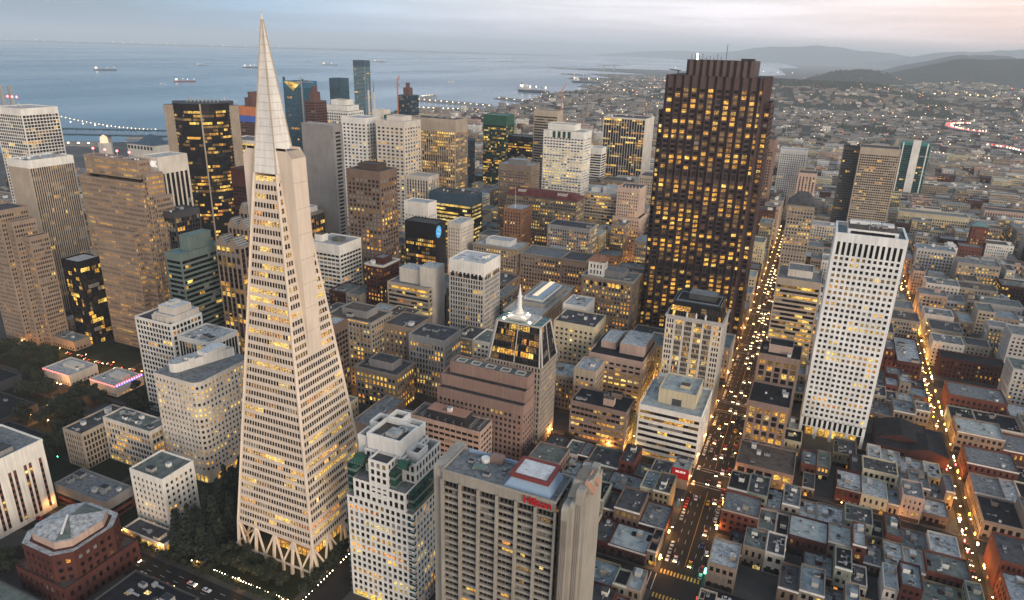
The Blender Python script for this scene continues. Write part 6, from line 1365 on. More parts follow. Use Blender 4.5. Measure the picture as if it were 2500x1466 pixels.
for i, (a, b2, c, d, h) in enumerate(((-470, -432, 212, 238, 7), (-520, -478, 236, 262, 6), (-560, -530, 262, 284, 8), (-440, -412, 196, 208, 5), (-500, -484, 205, 222, 6))):
    T = thing("garden_building", ('first', 'second', 'third', 'fourth', 'fifth')[i]+' of the low dark roofed halls among the trees at the left edge', 'building', ((a+b2)/2, c, 0)); mb = MB()
    tower(mb, [], a, b2, c, d, 0, h, dict(st='band', fh=3.5, bw=3, wf=.7, hf=.5, c='grey_d', lit=0, top=2), 'N'); mb.build("walls", T); roof_sheet(T, a+.45, b2-.45, c+.45, d-.45, h-1, 'r_black'); units(T, a, b2, c, d, h-1, 3)
    USED.append((a, b2, c, d))
# ------------------------------------------------------------------ smaller buildings filling the blocks
def proj(x, y, z):
    d = Vector((x, y, z))-CAM; q = d.dot(fw)
    return (.5+d.dot(r2)/q*1695/2500, .5-d.dot(u2)/q*1695/1466) if q > 1 else (-9, -9)
claim(-430, -350, 186, 200); claim(-312, -250, 192, 262); claim(-262, -176, 180, 280)
claim(-760, -400, 60, 300)      # the dark garden blocks at the left
def free(x0, x1, y0, y1, m=.6): return all(x1 < a+m or x0 > b-m or y1 < c+m or y0 > d-m for a, b, c, d in USED)
NUM = ['', 'two', 'three', 'four', 'five', 'six', 'seven', 'eight', 'nine', 'ten', 'eleven', 'twelve', 'thirteen', 'fourteen', 'fifteen', 'sixteen', 'seventeen', 'eighteen']
ORD = ['first', 'second', 'third', 'fourth', 'fifth', 'sixth', 'seventh', 'eighth', 'ninth', 'tenth', 'eleventh', 'twelfth', 'thirteenth', 'fourteenth', 'fifteenth', 'sixteenth', 'seventeenth', 'eighteenth', 'nineteenth', 'twentieth']
COLN = dict(white='white', cream='cream', cream_y='yellowish', tan='tan', tan_l='buff', redbrick='red brick', redbrick_d='dark brick', stone='stone grey', stone_b='brown', grey_l='pale grey', grey='grey', pink_l='pinkish', pink_d='dusty pink', maroon='maroon', green_p='green', ochre='ochre', mint='pale green', orange_b='orange brick', red='bright red', stone_d='dark stone', concrete='concrete grey', terra='terracotta', brown='dark brown')
LM = [('pyramid tower', -220, 238), ('dark brown tower', -90, 620), ('white gridded tower', 34, 490), ('spired tower', -161, 385), ('lettered slab hotel', -90, 205), ('mansard tower', -63, 470), ('white banded block', -64, 420),
      ('curved glass tower', -625, 590), ('wide stepped tower', -520, 400), ('dark roofed church', 80, 485), ('pale twin towers', -520, 780), ('black finned tower', -314, 1190), ('tan hotel tower', 69, 1120), ('red tiled roof', -305, 785), ('round pad block', -431, 540), ('capped brick tower', 199, 1058), ('long arcaded building', 160, 1205), ('golden street', 106, 420)]
LOTS = []
def fill(x0, x1, y0, y1, hf_, lw, ld, pal, roofs, lit, gap=0.0, skip=.06):
    nx = max(1, int((x1-x0)/lw)); ny = max(1, int((y1-y0)/ld))
    for j in range(ny):
        x = x0; row_y0 = y0+(y1-y0)*j/ny; row_y1 = y0+(y1-y0)*(j+1)/ny
        while x < x1-lw*.5:
            wdt = min(x1-x, lw*random.choice((.7, .85, 1, 1.2, 1.5, 2.1))); a, b_ = x, x+wdt; x += wdt
            c = row_y0+random.choice((0, 0, 0, 1.2, 2.5)); d = row_y1-random.uniform(0, (row_y1-row_y0)*.22)
            if random.random() < skip: continue
            if not free(a, b_, c, d):
                # try to keep a trimmed lot
                m_ = (a+b_)/2
                if free(a, m_, c, d) and m_-a > 5: b_ = m_
                elif free(m_, b_, c, d) and b_-m_ > 5: a = m_
                else: continue
            h = hf_((a+b_)/2, (c+d)/2)
            u, v = proj((a+b_)/2, c, h)
            if not (-.06 < u < 1.06 and v < 1.12): continue
            LOTS.append((a+.02, b_-.02, c, d, h, random.choice(pal), random.choice(roofs), lit))
pal_c = ['redbrick', 'redbrick', 'redbrick_d', 'redbrick_d', 'pink_l', 'tan_l', 'cream_y', 'tan', 'maroon', 'ochre', 'mint', 'stone', 'stone_b', 'stone_d', 'pink_d', 'cream', 'stone_b', 'brown']
pal_m = ['cream', 'stone', 'tan_l', 'tan', 'white', 'stone_b', 'grey_l', 'stone_d', 'pink_l', 'redbrick_d', 'cream_y', 'stone']
rf_c = ['r_pale', 'r_pale', 'r_grey', 'r_grey', 'r_pale2', 'r_green', 'r_dark', 'r_black', 'r_dark', 'r_blue']
rf_m = ['r_pale', 'r_grey', 'r_grey', 'r_green', 'r_dark', 'r_pale2', 'r_brown', 'r_blue']
low = lambda x, y: random.choice((6.5, 8, 9.5, 10.5, 11, 12, 13, 15, 17))
for (ya, yb) in ((196, 279), (295, 383), (398, 485), (499, 603)):
    fill(-20.5, 101, ya, yb, low, 9.2, 20, pal_c, rf_c, .10)
    fill(111.5, 246, ya, yb, lambda x, y: random.choice((9, 11, 13, 15, 18)), 13, 24, pal_c, rf_c, .13)
    fill(262, 394, ya, yb, lambda x, y: random.choice((11, 13, 17, 21)), 15, 26, pal_m, rf_m, .12)
fill(-134, -46, 227, 279, low, 9.5, 17, pal_c, rf_c, .10, skip=.01); fill(-142, -46, 295, 384, low, 9.5, 20, pal_c, rf_c, .12, skip=.01)
fill(-60, -46, 194, 226, low, 12, 15, pal_c, rf_c, .12)
for j, (ya, yb) in enumerate(((398, 485), (499, 603), (621, 711), (727, 817), (833, 923), (939, 1029), (1045, 1135), (1151, 1241))):
    mid = lambda x, y: random.choice((18, 24, 30, 36, 40)) if y < 620 else random.choice((26, 34, 40, 48, 56, 62) if y > 720 else (24, 30, 38, 44))
    for (xa, xb) in ((-337, -195), (-175, -44)): fill(xa, xb, ya, yb, mid, 24, 29, pal_m, rf_m, .4, skip=.12)
    for (xa, xb) in ((-465, -351), (-595, -481), (-730, -613)): fill(xa, xb, ya, yb, lambda x, y: random.choice((14, 20, 26, 30)), 26, 29, pal_m, rf_m, .3)
    if j >= 2:
        up = lambda x, y: random.choice((14, 17, 20, 24, 28, 34)) if y < 950 else random.choice((12, 16, 22, 28))
        for (xa, xb) in ((-20, 102), (111, 246), (262, 394), (411, 539), (556, 689)): fill(xa, xb, ya, yb, up, 17, 28, pal_m, rf_m, .28)
for y in range(1256, 2200, 62):
    fill(-1350, 1400, y, y+50, lambda x, y: random.choice((8, 10, 12, 14, 18, 24)) if x > -500 else random.choice((9, 14, 20, 32)), 30, 25, pal_m, rf_m, .22, skip=.1)
for y in range(420, 1240, 60): fill(-1300, -745, y, y+48, lambda x, y: random.choice((10, 14, 18, 24)), 30, 24, pal_m, rf_m, .3, skip=.15)
fill(-345, -195, 296, 383, lambda x, y: random.choice((12, 16, 20)), 20, 28, pal_m, rf_m, .35); fill(-470, -352, 250, 279, lambda x, y: 9, 20, 28, pal_m, ['r_dark', 'r_black'], .1, skip=.4)
LOTS = [q for q in LOTS if inland((q[0]+q[1])/2, q[2])]
LOTS.sort(key=lambda q: math.hypot((q[0]+q[1])/2, q[2]))
IND = LOTS[:285]; REST = LOTS[285:]
def low_body(mb, wins, x0, x1, y0, y1, h, c, lit, near, hz=0):
    nf = max(1, int(h/3.4)); sides = 'N'+('W' if x1 < 60 else '')+('E' if x0 > -60 else '')
    st = dict(st='grid', fh=h/nf*.94, bw=random.choice((2.4, 2.9, 3.4)), wf=random.choice((.36, .45, .55)), hf=random.choice((.46, .54)), c=c, lit=lit, top=h*.06+.5, mg=.7, d=.25, bl=.05)
    if random.random() < .3: sides = 'N'
    tower(mb, wins, x0, x1, y0, y1, hz, hz+h, st, sides, cheap=0 if near else 1, roof=near or h > 0)
GROUPS = {}
for i, (x0, x1, y0, y1, h, c, rf, lit) in enumerate(IND):
    cx = (x0+x1)/2; near = math.hypot(cx, y0) < 560
    nf = max(1, int(h/3.4))
    u, v = proj(cx, (y0+y1)/2, h)
    nmk, lx, ly = min(LM, key=lambda q: math.hypot(q[1]-cx, q[2]-(y0+y1)/2))
    lu, lv = proj(lx, ly, 0)
    du, dv = u-lu, v-lv
    dr = ('right of' if du > 0 else 'left of') if abs(du)*1.7 > abs(dv) else ('below' if dv > 0 else 'beyond')
    roofn = {'r_pale': 'pale', 'r_white': 'white', 'r_grey': 'grey', 'r_pale2': 'pale', 'r_blue': 'bluish', 'r_dark': 'dark', 'r_black': 'black', 'r_green': 'greenish', 'r_brown': 'brown'}[rf]
    key = (COLN[c], nf, roofn, dr, nmk); GROUPS.setdefault(key, []).append(i)
    kind = 'row_house' if nf < 5 and cx > -140 else 'city_building'
    T = thing(kind, '', 'building', (cx, y0, 0)); IND[i] = (T, key)
    mb = MB(); wins = []
    low_body(mb, wins, x0, x1, y0, y1, h, c, lit, near)
    if near:
        if random.random() < .75:
            cc = random.choice(('cream', c, 'stone', 'white')); mb.box(x0-.05, x1+.05, y0-.55, y0-.01, h-.9, h-.15, cc, bottom=True)
        mb.box(x0+.5, x1-.5, y0-.05, y0-.01, .4, 3.0, random.choice(('black', 'brown_d', 'g_dark2')))
    if not near:
        for q in wins: mb.quad(q[0], q[1], q[2], q[3], q[4])
        wins = []
    mb.build("walls", T)
    roof_sheet(T, x0+.45, x1-.45, y0+.45, y1-.45, h-1.08, rf)
    if near:
        if y1-y0 > 12 and random.random() < .4:
            e = MB(); a = random.choice((x0+.45, x1-2.6)); b_ = random.uniform(y0+5, y1-6); e.quad((a, b_, h-1.03), (a+2.1, b_, h-1.03), (a+2.1, b_+5, h-1.03), (a, b_+5, h-1.03), 'r_black'); e.ring(a, a+2.1, b_, b_+5, h-1.03, h-.6, .2, c); e.build("light_well", T)  # flat black sheet: the shade down the shaft is put into its colour
        if random.random() < .7:
            e = MB(); a = random.uniform(x0+1, x1-4); b_ = random.uniform(y0+5, max(y0+5.1, y1-5)); e.box(a, min(x1-.6, a+3), b_, min(y1-.6, b_+3.6), h-1.07, h+1.5, random.choice((c, 'grey_l', 'stone', 'white')), rf); e.build("stair_hut", T)
        if random.random() < .45 and x1-x0 > 8:
            e = MB(); a = (x0+x1)/2; e.box(a-1, a+1.4, y1-7, y1-4, h-1.07, h-.4, 'dark_metal', 'g_dark2' if random.random() < .8 else 'l_pale'); e.build("skylight", T)
        units(T, x0, x1, y0, y1, h-1.07, random.choice((3, 4, 5, 6)), .55)
        if random.random() < .5:
            for q in range(random.choice((1, 2))):
                e = MB(); a = x0+(x1-x0)*random.uniform(.1, .8); e.box(a, a+1.8, y0-.16, y0-.06, .6, 2.8, random.choice(('l_yellow', 'l_amber', 'l_orange', 'l_pale'))); e.build("shop_window", T)
        put_windows(wins, T, 14)
    else: units(T, x0, x1, y0, y1, h-1.07, random.choice((1, 2, 3)), .9)
for key, ids in GROUPS.items():
    for r_, i in enumerate(ids):
        o = IND[i][0]; w5 = ('%s-storey ' % NUM[key[1]-1]) if 1 < key[1] < 18 else 'low '
        o['label'] = '%s%s building with %s roof, %s%s the %s' % (w5, key[0], key[2], (ORD[min(r_, 19)]+' nearest ') if len(ids) > 1 else '', key[3], key[4])
        o['group'] = 'small city buildings filling the blocks'
mb = MB()
for (x0, x1, y0, y1, h, c, rf, lit) in REST:
    wins = []; low_body(mb, wins, x0, x1, y0, y1, h, c, lit, 0)
    mb.quad((x0+.45, y0+.45, h-1), (x1-.45, y0+.45, h-1), (x1-.45, y1-.45, h-1), (x0+.45, y1-.45, h-1), rf)
    for q in wins: mb.quad(q[0], q[1], q[2], q[3], q[4])
    for _ in range(random.choice((0, 1, 1, 2))):
        if x1-x0 > 9 and y1-y0 > 9:
            a, b_ = random.uniform(x0+1, x1-7), random.uniform(y0+1, y1-7); mb.box(a, a+random.uniform(3, 6), b_, b_+random.uniform(3, 6), h-1, h+random.uniform(1.5, 4), random.choice((c, 'grey', 'white')), rf)
tag(mb.build("midground_buildings"), 'sea of small city buildings beyond the downtown towers', 'buildings', kind='stuff')
# the far city on flat land and hills
mb = MB(); tr = MB(); lt = MB()
mats_f = ['stone', 'stone', 'cream', 'stone_d', 'grey', 'tan', 'redbrick_d', 'stone_b', 'stone_d', 'grey_d']
y = 2200
while y < 7600:
    st_ = 26 if y < 4200 else 34
    xa = max(-2300, -y*1.0); x = xa; k = 0
    while x < y*.66+500:
        k += 1
        if k % 5 == 0: x += 14
        wd = st_*random.uniform(.55, 1.15)
        if inland(x, y) and inland(x+wd, y) and random.random() < .78 and mn.noise((x/260, y/200, 5)) > (-.42 if y < 3800 else -.16):
            hz = height(x+wd/2, y+8)
            if y > 3700 and ((x+y*.35) % 170) < 30:
                tr.cyl(x+8, y+8, hz-2, hz+random.uniform(7, 12), random.uniform(6, 9), 'leaf', 2, k=6); x += 30; continue
            if not (hz > 120 or (math.hypot((x-134)/560, (y-7000)/420) < .8)):
                big = random.random() < .05; hh = random.uniform(14, 34) if big and y < 4000 and x < 200 else random.uniform(6, 13)
                mb.box(x, x+wd, y, y+st_*random.uniform(.45, .8), hz-4, hz+hh, random.choice(mats_f), random.choice(('r_grey', 'r_grey', 'r_dark', 'r_dark', 'r_brown', 'r_green', 'r_pale')))
                if random.random() < .5:
                    a = x+wd*random.uniform(.1, .7); mb.quad((a, y-.1, hz+hh*.4), (a+wd*.2, y-.1, hz+hh*.4), (a+wd*.2, y-.1, hz+hh*.6), (a, y-.1, hz+hh*.6), 'g_dark' if random.random() < .8 else 'l_yellow')
        elif inland(x, y) and random.random() < .75:
            hz = height(x, y)
            for q in range(4):
                a, b_ = x+random.uniform(0, 24), y+random.uniform(0, 24); tr.cyl(a, b_, hz, hz+random.uniform(6, 12), random.uniform(4, 7), 'leaf', 1.5, k=6)
        x += wd+random.choice((.5, 1, 4))
    y += st_*1.0 if int(y/st_) % 3 else st_*1.0+18
for _ in range(1500):
    x, y = random.gauss(-150, 300), random.gauss(4750, 160)
    if math.hypot((x+150)/420, (y-4780)/260) < 1: tr.cyl(x, y, height(x, y)-2, height(x, y)+random.uniform(12, 24), random.uniform(9, 16), 'leaf', 4, k=6)
tag(mb.build("far_houses"), 'countless pale houses spreading over the flat land and hills', 'houses', kind='stuff')
tag(tr.build("far_trees"), 'dark tree masses among the far houses and on hilltops', 'trees', kind='stuff')
def dot(x, y, z, s, m): lt.box(x-s/2, x+s/2, y-s/2, y+s/2, z, z+s, m, bottom=True)
cnt = 0
while cnt < 1150:
    y = random.uniform(1250, 7600)**1.0; x = random.uniform(-1700, y*.66+300)
    if not inland(x, y): continue
    if mn.noise((x/420, y/420, 2)) < -.05 and random.random() < .75: continue
    s = .9+y/2600*random.uniform(.35, 1.0); dot(x, y, height(x, y)+14, s, random.choice(('lamp_far', 'lamp_far', 'lamp_farw', 'lamp_farw', 'lamp_far', 'tail'))); cnt += 1
for k in range(34): dot(-29500+k*380+random.uniform(-120, 120), 15200+k*115, 60+random.uniform(0, 30), random.uniform(9, 22), 'lamp_farw')
for k in range(10): dot(-200*k-600, 10800+100*k, 20, 8, 'lamp_farw')
# the long bright lines of the port streets and two curling motorway ramps
for k in range(26): dot(-1250+k*52, 4550+k*16, 12, random.uniform(3, 5), 'lamp_far')
for k in range(30): dot(-900+k*50, 3300+k*9, 12, random.uniform(2, 3.4), 'lamp_farw')
for k in range(14): dot(560+k*32, 5200-k*42, height(560+k*32, 5200)+12, 5, 'lamp_far')
fr = MB()
def ramp(cx, cy, r, a0, a1, n, z):
    for k in range(n):
        t0, t1 = a0+(a1-a0)*k/n, a0+(a1-a0)*(k+1)/n
        p = lambda t, q: (cx+(r+q)*math.cos(t), cy+(r*1.7+q)*math.sin(t), z)
        fr.quad(p(t0, -14), p(t1, -14), p(t1, 14), p(t0, 14), 'concrete'); fr.quad(p(t0, 14), p(t1, 14), (*p(t1, 14)[:2], z-3), (*p(t0, 14)[:2], z-3), 'concrete')
        a = p(t0, -7); b_ = p(t0, 7); s = 3.0
        if random.random() < .85: dot(a[0], a[1], z+1, s, 'lamp_farw')
        if random.random() < .85: dot(b_[0], b_[1], z+1, s*.9, 'tail')
ramp(520, 3150, 110, R_(95), R_(265), 34, 14)
ramp(400, 2330, 120, R_(-70), R_(75), 34, 12)
for k in range(40): dot(120+k*9, 2300-k*4.0, 10, 2.2, 'lamp_far' if k % 2 else 'lamp_farw')
for k in range(22): dot(640+k*14, 3150-k*40, 12, 3.2, 'tail' if k % 3 else 'lamp_farw')
struct(fr, "road")
tag(lt.build("distant_lights"), 'countless street and window lights scattered over the far city', 'lights', kind='stuff')
# ------------------------------------------------------------------ trees
def leaf_cloud(name, mat, shape, n, s):
    mb = MB()
    for _ in range(n):
        p = shape(); a = Vector((random.gauss(0, 1), random.gauss(0, 1), random.gauss(0, .7))).normalized(); b_ = a.cross(Vector((random.gauss(0, 1), random.gauss(0, 1), random.gauss(0, 1)))).normalized()
        k = s*random.uniform(.6, 1.4); p = Vector(p)
        mb.quad(tuple(p-a*k-b_*k*.6), tuple(p+a*k-b_*k*.6), tuple(p+a*k+b_*k*.6), tuple(p-a*k+b_*k*.6), mat)
    return mb.mesh(name)
def conifer_shape():
    t = random.random()**1.35; z = 3+t*25; R = (1-t)**.85*5.0+.3
    lay = .75+.35*math.sin(z*2.4); a = random.uniform(0, 6.283); r = R*lay*math.sqrt(random.uniform(.25, 1)); return (r*math.cos(a), r*math.sin(a), z-r*.28)
def blob_shape(cl):
    def f():
        c = random.choice(cl); v = Vector((random.gauss(0, 1), random.gauss(0, 1), random.gauss(0, 1))).normalized()*c[3]*random.uniform(.55, 1.05); return (c[0]+v.x, c[1]+v.y, max(1.4, c[2]+v.z*.8))
    return f
def trunk(h, r, limbs=0):
    mb = MB(); mb.cyl(0, 0, 0, h, r, 'bark', r*.35, k=7)
    for q in range(limbs):
        a = q*2.4; mb.bar((0, 0, h*.5), (1.9*math.cos(a), 1.9*math.sin(a), h*.95), r*.5, 'bark')
    return mb.mesh("trunk")
CON = [(leaf_cloud("crown", 'leaf_dark', conifer_shape, 1500, .62), trunk(26, .6)) for _ in range(3)]
RND = []
for q in range(3):
    cl = [(random.uniform(-1.9, 1.9), random.uniform(-1.9, 1.9), random.uniform(4.2, 7), random.uniform(1.4, 2.3)) for _ in range(8)]
    RND.append((leaf_cloud("crown", 'leaf', blob_shape(cl), 1100, .34), trunk(5.2, .28, 4)))
def tree(kind, x, y, s, label, group, name="tree"):
    T = thing(name, label, 'tree', (x, y, 0), group)
    cr, tk = random.choice(kind)
    for nm, me in (("crown", cr), ("trunk", tk)):
        o = bpy.data.objects.new(nm, me); COL.objects.link(o); o.parent = T
    T.scale = (s, s, s*random.uniform(.85, 1.15)); T.rotation_euler.z = random.uniform(0, 6)
for _ in range(44):
    x, y = random.uniform(-276, -250), random.uniform(197, 252)
    if (-258 < x and y > 208): continue
    tree(CON, x, y, random.uniform(.8, 1.15), 'tall dark redwood in the grove left of the pyramid tower', 'redwoods beside the pyramid tower', "redwood_tree")
for x0_, x1_, y, n in ((-252, -205, 203, 13), (-247, -212, 208, 7)):
    for k in range(n): tree(RND, x0_+(x1_-x0_)*k/n+random.uniform(-1, 1), y+random.uniform(-1.5, 1.5), random.uniform(.8, 1.15), 'round dark tree along the front foot of the pyramid tower', 'round trees in front of the pyramid tower')
for k in range(11): tree(RND, -192.5+random.uniform(-.6, .6), 204+k*5.4, random.uniform(.95, 1.3), 'round dark tree on the path right of the pyramid feet', 'round trees right of the pyramid tower')
for k in range(30): tree(RND, -345+k*5.6-(0 if k < 15 else 0), 193.2+random.uniform(-.5, .5), random.uniform(.55, .85), 'small dark street tree on the kerb before the redwood grove', 'street trees in front of the redwood grove')
for k in range(7): tree(RND, -345+k*2.8, 172.5+random.uniform(-1, 1), random.uniform(.6, .95), 'small dark street tree on the near kerb by the red brick building', 'street trees beside the red brick building')
for k in range(9): tree(RND, -338+random.uniform(-7, 7), 150+random.uniform(0, 25), random.uniform(1, 1.5), 'round dark tree left of the red brick building', 'round trees left of the red brick building')
def garden(x, y):
    u, v = proj(x, y, 6); return -.03 < u < .2 and .55 < v < .85
cnt = 0
while cnt < 95:
    x, y = random.uniform(-640, -395), random.uniform(205, 320)
    if not garden(x, y) or not free(x-4, x+4, y-4, y+4, 0) and not (-760 < x < -400 and 60 < y < 296): continue
    if any(a-5 < x < b_+5 and c-5 < y < d+5 for a, b_, c, d in USED if not (a == -760)): continue
    tree(RND, x, y, random.uniform(1.1, 1.7), 'dark round tree in the garden blocks at the left edge', 'garden trees at the left'); cnt += 1
for k in range(26): tree(RND, -46+random.uniform(-.4, .4)-0, 300+k*28, random.uniform(.35, .55), 'small street tree on the left kerb of the busy street', 'kerb trees of the busy street')
for _ in range(12): tree(RND, -133+random.uniform(0, 14), 388+random.uniform(-2.5, 3), random.uniform(.5, .9), 'dark bush like tree in the courtyard below the spired tower', 'courtyard trees below the spired tower')
# ------------------------------------------------------------------ street lamps, light strings
def lamp_mesh():
    p = MB(); p.cyl(0, 0, 0, 6.2, .12, 'dark_metal', .07, k=6); p.bar((0, 0, 6.1), (1.3, 0, 6.5), .1, 'dark_metal')
    h = MB(); h.cyl(1.3, 0, 6.1, 6.5, .34, 'lamp', .2, k=8); h.cyl(1.3, 0, 6.5, 6.62, .22, 'dark_metal', .1, k=8)
    return p.mesh("post"), h.mesh("lamp_head")
LP, LH = lamp_mesh()
def lamp(x, y, rz, power, label, col=(1, .45, .11)):
    T = thing("street_lamp", label, 'street lamp', (x, y, .15), 'street lamps')
    for nm, me in (("post", LP), ("lamp_head", LH)):
        o = bpy.data.objects.new(nm, me); COL.objects.link(o); o.parent = T
    T.rotation_euler.z = rz
    if power:
        l_ = bpy.data.lights.new("lamp_light", 'POINT'); l_.energy = power*5; l_.color = col; l_.shadow_soft_size = .3
        o = bpy.data.objects.new("lamp_light", l_); COL.objects.link(o); o.parent = T; o.location = (1.3, 0, 5.9)
def ordn(i): return ORD[i] if i < 20 else 'number %d' % (i+1)
k = 0
for y in range(298, 1130, 27):
    p = 620 if y < 640 else 620
    lamp(-44.6, y, 0, p, '%s lamp up the left kerb of the busy street' % ordn(k)); lamp(-20.8, y+12, math.pi, p if k % 2 else 0, '%s lamp up the right kerb of the busy street' % ordn(k)); k += 1
k = 0
for y in range(330, 1000, 22):
    lamp(103.2, y, 0, 900 if y < 620 else 800, '%s lamp along the left side of the golden narrow street' % ordn(k), (1, .45, .07))
    lamp(109.6, y+11, math.pi, 0, '%s lamp along the right side of the golden narrow street' % ordn(k)); k += 1
for q in range(4): lamp(-88.4, 396+q*13, 0, 900, 'lamp in the yellow lit alley beside the white banded block, %s in' % ordn(q), (1, .6, .12))
for q in range(3): lamp(-92.4, 452+q*14, 0, 900, 'lamp in the alley behind the pinkish beige block, %s in' % ordn(q), (1, .6, .12))
k = 0; LC = {}
for x, y, p in [(-360+q*27, 192.4, 260) for q in range(7)]+[(-555+q*32, 330, 700) for q in range(5)]+[(-470, 262+q*26, 500) for q in range(4)]+[(-345, 300+q*34, 900) for q in range(7)]+[(-232+q*30, 287, 700) for q in range(5)]+[(-186, 300+q*30, 900) for q in range(8)]+[(-300+q*40, 391, 1200) for q in range(6)]+[(-300+q*40, 492, 1500) for q in range(6)]+[(-20+q*30, 391, 350) for q in range(4)]+[(-330+q*45, 612, 2200) for q in range(6)]+[(-330+q*45, 719, 2200) for q in range(6)]+[(-345, 560+q*60, 2500) for q in range(6)]+[(-186, 560+q*60, 2500) for q in range(6)]+[(-480, 380+q*50, 1600) for q in range(6)]+[(-10+q*30, 612, 700) for q in range(4)]+[(130+q*30, 492, 250) for q in range(4)]:
    u, v = proj(x, y, 5); lm = min(LM, key=lambda q: math.hypot(q[1]-x, q[2]-y))
    LC[lm[0]] = LC.get(lm[0], -1)+1; lamp(x, y, random.choice((0, math.pi/2)), p, 'amber cross street lamp near the %s, %s there' % (lm[0], ordn(LC[lm[0]]))); k += 1
def bulb_string(pts, label):
    T = thing("light_string", label, 'light string', pts[0])
    cb = MB()
    for a, b_ in zip(pts, pts[1:]): cb.bar(a, b_, .05, 'dark_metal')
    for p in (pts[0], pts[-1]): cb.bar((p[0], p[1], 0.15), p, .15, 'dark_metal')
    cb.build("cable", T)
    for p in pts:
        e = MB(); e.cyl(p[0], p[1], p[2]-.25, p[2]+.05, .18, 'lamp_w', .14, k=6); e.build("bulb", T)
bulb_string([(-258+k*1.7, 195.3, 3.4) for k in range(40)], 'straight string of round white bulbs along the pavement below the pyramid')
bulb_string([(-190.2, 196+k*2.2, 3.4) for k in range(32)], 'string of bulbs running back along the street right of the pyramid')
for q in range(16): lamp(random.uniform(-600, -400), random.choice((206, 250, 288, 303, 326)), 0, 420, 'amber lamp among the dark garden trees at the left, %s of them' % ordn(q))
# lanterns and signs over the golden street
for k in range(58):
    y = 330+k*9.5
    for s in (0, 1):
        if random.random() < .35: continue
        x = 103.3 if s == 0 else 109.4
        e = MB(); w_ = random.uniform(.5, 1.1); e.box(x-.25, x+.25, y, y+w_*1.6, 3.2, 3.2+w_*1.5, random.choice(('lantern', 'lantern', 'lamp_w', 'sign_y', 'l_orange', 'red_l')), bottom=True)
        e.box(x-.05 if s else x-.3, x+.3 if s else x+.05, y+.2, y+.35, 3.2+w_*1.5, 3.4+w_*1.5, 'dark_metal')
        tag(e.build("shop_sign"), 'glowing shop sign on the %s side of the golden street, %s up' % ('right' if s else 'left', ordn(k)), 'sign', 'glowing signs of the golden street')
for i, (x, y, z, sx, sz, mt) in enumerate(((-20.9, 338, 3, 2.2, 1.6, 'sign_y'), (-45, 322, 4, 1.8, 1.0, 'sign_y'), (-45, 345, 6, 1.6, 4.5, 'awning_blue'), (-20.9, 362, 3, 1.2, 2.4, 'lantern'), (-45, 372, 3.4, 1.6, 1.2, 'red_l'), (-20.9, 300, 3, 3.2, 1.1, 'green_l'), (-45, 300, 3, 3.2, 1.2, 'sign_y'))):
    e = MB(); e.box(x-.9 if x > -30 else x, x if x > -30 else x+.9, y, y+sx, z, z+sz, mt, bottom=True); e.box(x-.1, x+.1, y+.4, y+.6, z+sz, z+sz+.3, 'dark_metal')
    tag(e.build("shop_sign"), ('glowing' if mt != 'awning_blue' else 'tall blue')+' shop sign %s of the busy street, %s by the striped crosswalk' % ('right' if x > -30 else 'left', ORD[i]), 'sign', 'projecting signs of the busy street')
# ------------------------------------------------------------------ cars
def car_meshes(col):
    b_ = MB(); L_, Wd = 4.5, 1.8
    prof = [(-2.25, .35), (2.25, .35), (2.25, .78), (1.35, .95), (.75, 1.0), (-1.7, 1.0), (-2.2, .9)]
    for s in (-1, 1): b_.poly([(s*Wd/2, p[0], p[1]) for p in (prof if s > 0 else prof[::-1])], col)
    for i in range(len(prof)):
        a, c = prof[i], prof[(i+1) % len(prof)]; b_.quad((-Wd/2, a[0], a[1]), (Wd/2, a[0], a[1]), (Wd/2, c[0], c[1]), (-Wd/2, c[0], c[1]), col)
    cab = MB(); cab.prism([(-.86, -1.75), (.86, -1.75), (.86, .85), (-.86, .85)], .99, 1.42, 'g_dark', col, [(-.68, -1.3), (.68, -1.3), (.68, .2), (-.68, .2)])
    return b_.mesh("body"), cab.mesh("cabin")
wh = MB()
for q in range(10):
    a0, a1 = q*.6283, (q+1)*.6283
    wh.quad((-.11, .33*math.cos(a0), .33*math.sin(a0)), (.11, .33*math.cos(a0), .33*math.sin(a0)), (.11, .33*math.cos(a1), .33*math.sin(a1)), (-.11, .33*math.cos(a1), .33*math.sin(a1)), 'dark_metal')
for s in (-.11, .11): wh.poly([(s, .33*math.cos(q*.6283), .33*math.sin(q*.6283)) for q in range(10)], 'dark_metal')
WH = wh.mesh("wheel")
hl = MB(); hl.box(-.25, .25, -.1, .1, -.16, .16, 'head', bottom=True); HL = hl.mesh("headlight")
tl = MB(); tl.box(-.22, .22, -.08, .08, -.12, .12, 'tail', bottom=True); TL = tl.mesh("taillight")
CARS = {c: car_meshes('car_'+c) for c in ('white', 'black', 'silver', 'red', 'blue', 'yellow')}
CC = {}
def car(x, y, rz, c, on, where):
    k_ = (c, on, where); i = CC.get(k_, 0); CC[k_] = i+1
    T = thing("parked_car" if not on else "car", '%s car %s, %s such car %s' % (c, 'with lights on' if on else 'with lights off', ordn(i), where), 'car', (x, y, .02), 'cars in the streets')
    bm_, cb = CARS[c]; nfar = y < 700
    for nm, me, lo in [("body", bm_, (0, 0, 0)), ("cabin", cb, (0, 0, 0))]+([("wheel", WH, (s*.82, q, .33)) for s in (-1, 1) for q in (-1.4, 1.4)] if nfar else [])+([("headlight", HL, (s*.62, 2.32, .62)) for s in (-1, 1)]+[("taillight", TL, (s*.66, -2.3, .74)) for s in (-1, 1)] if on else []):
        o = bpy.data.objects.new(nm, me); COL.objects.link(o); o.parent = T; o.location = lo
    T.rotation_euler.z = rz
cols = ['white', 'black', 'silver', 'black', 'silver', 'white', 'red', 'blue', 'yellow']
w1 = 'up the busy street'
lanes = [(-37.3, math.pi), (-33.8, math.pi), (-30.2, 0), (-26.6, 0)]
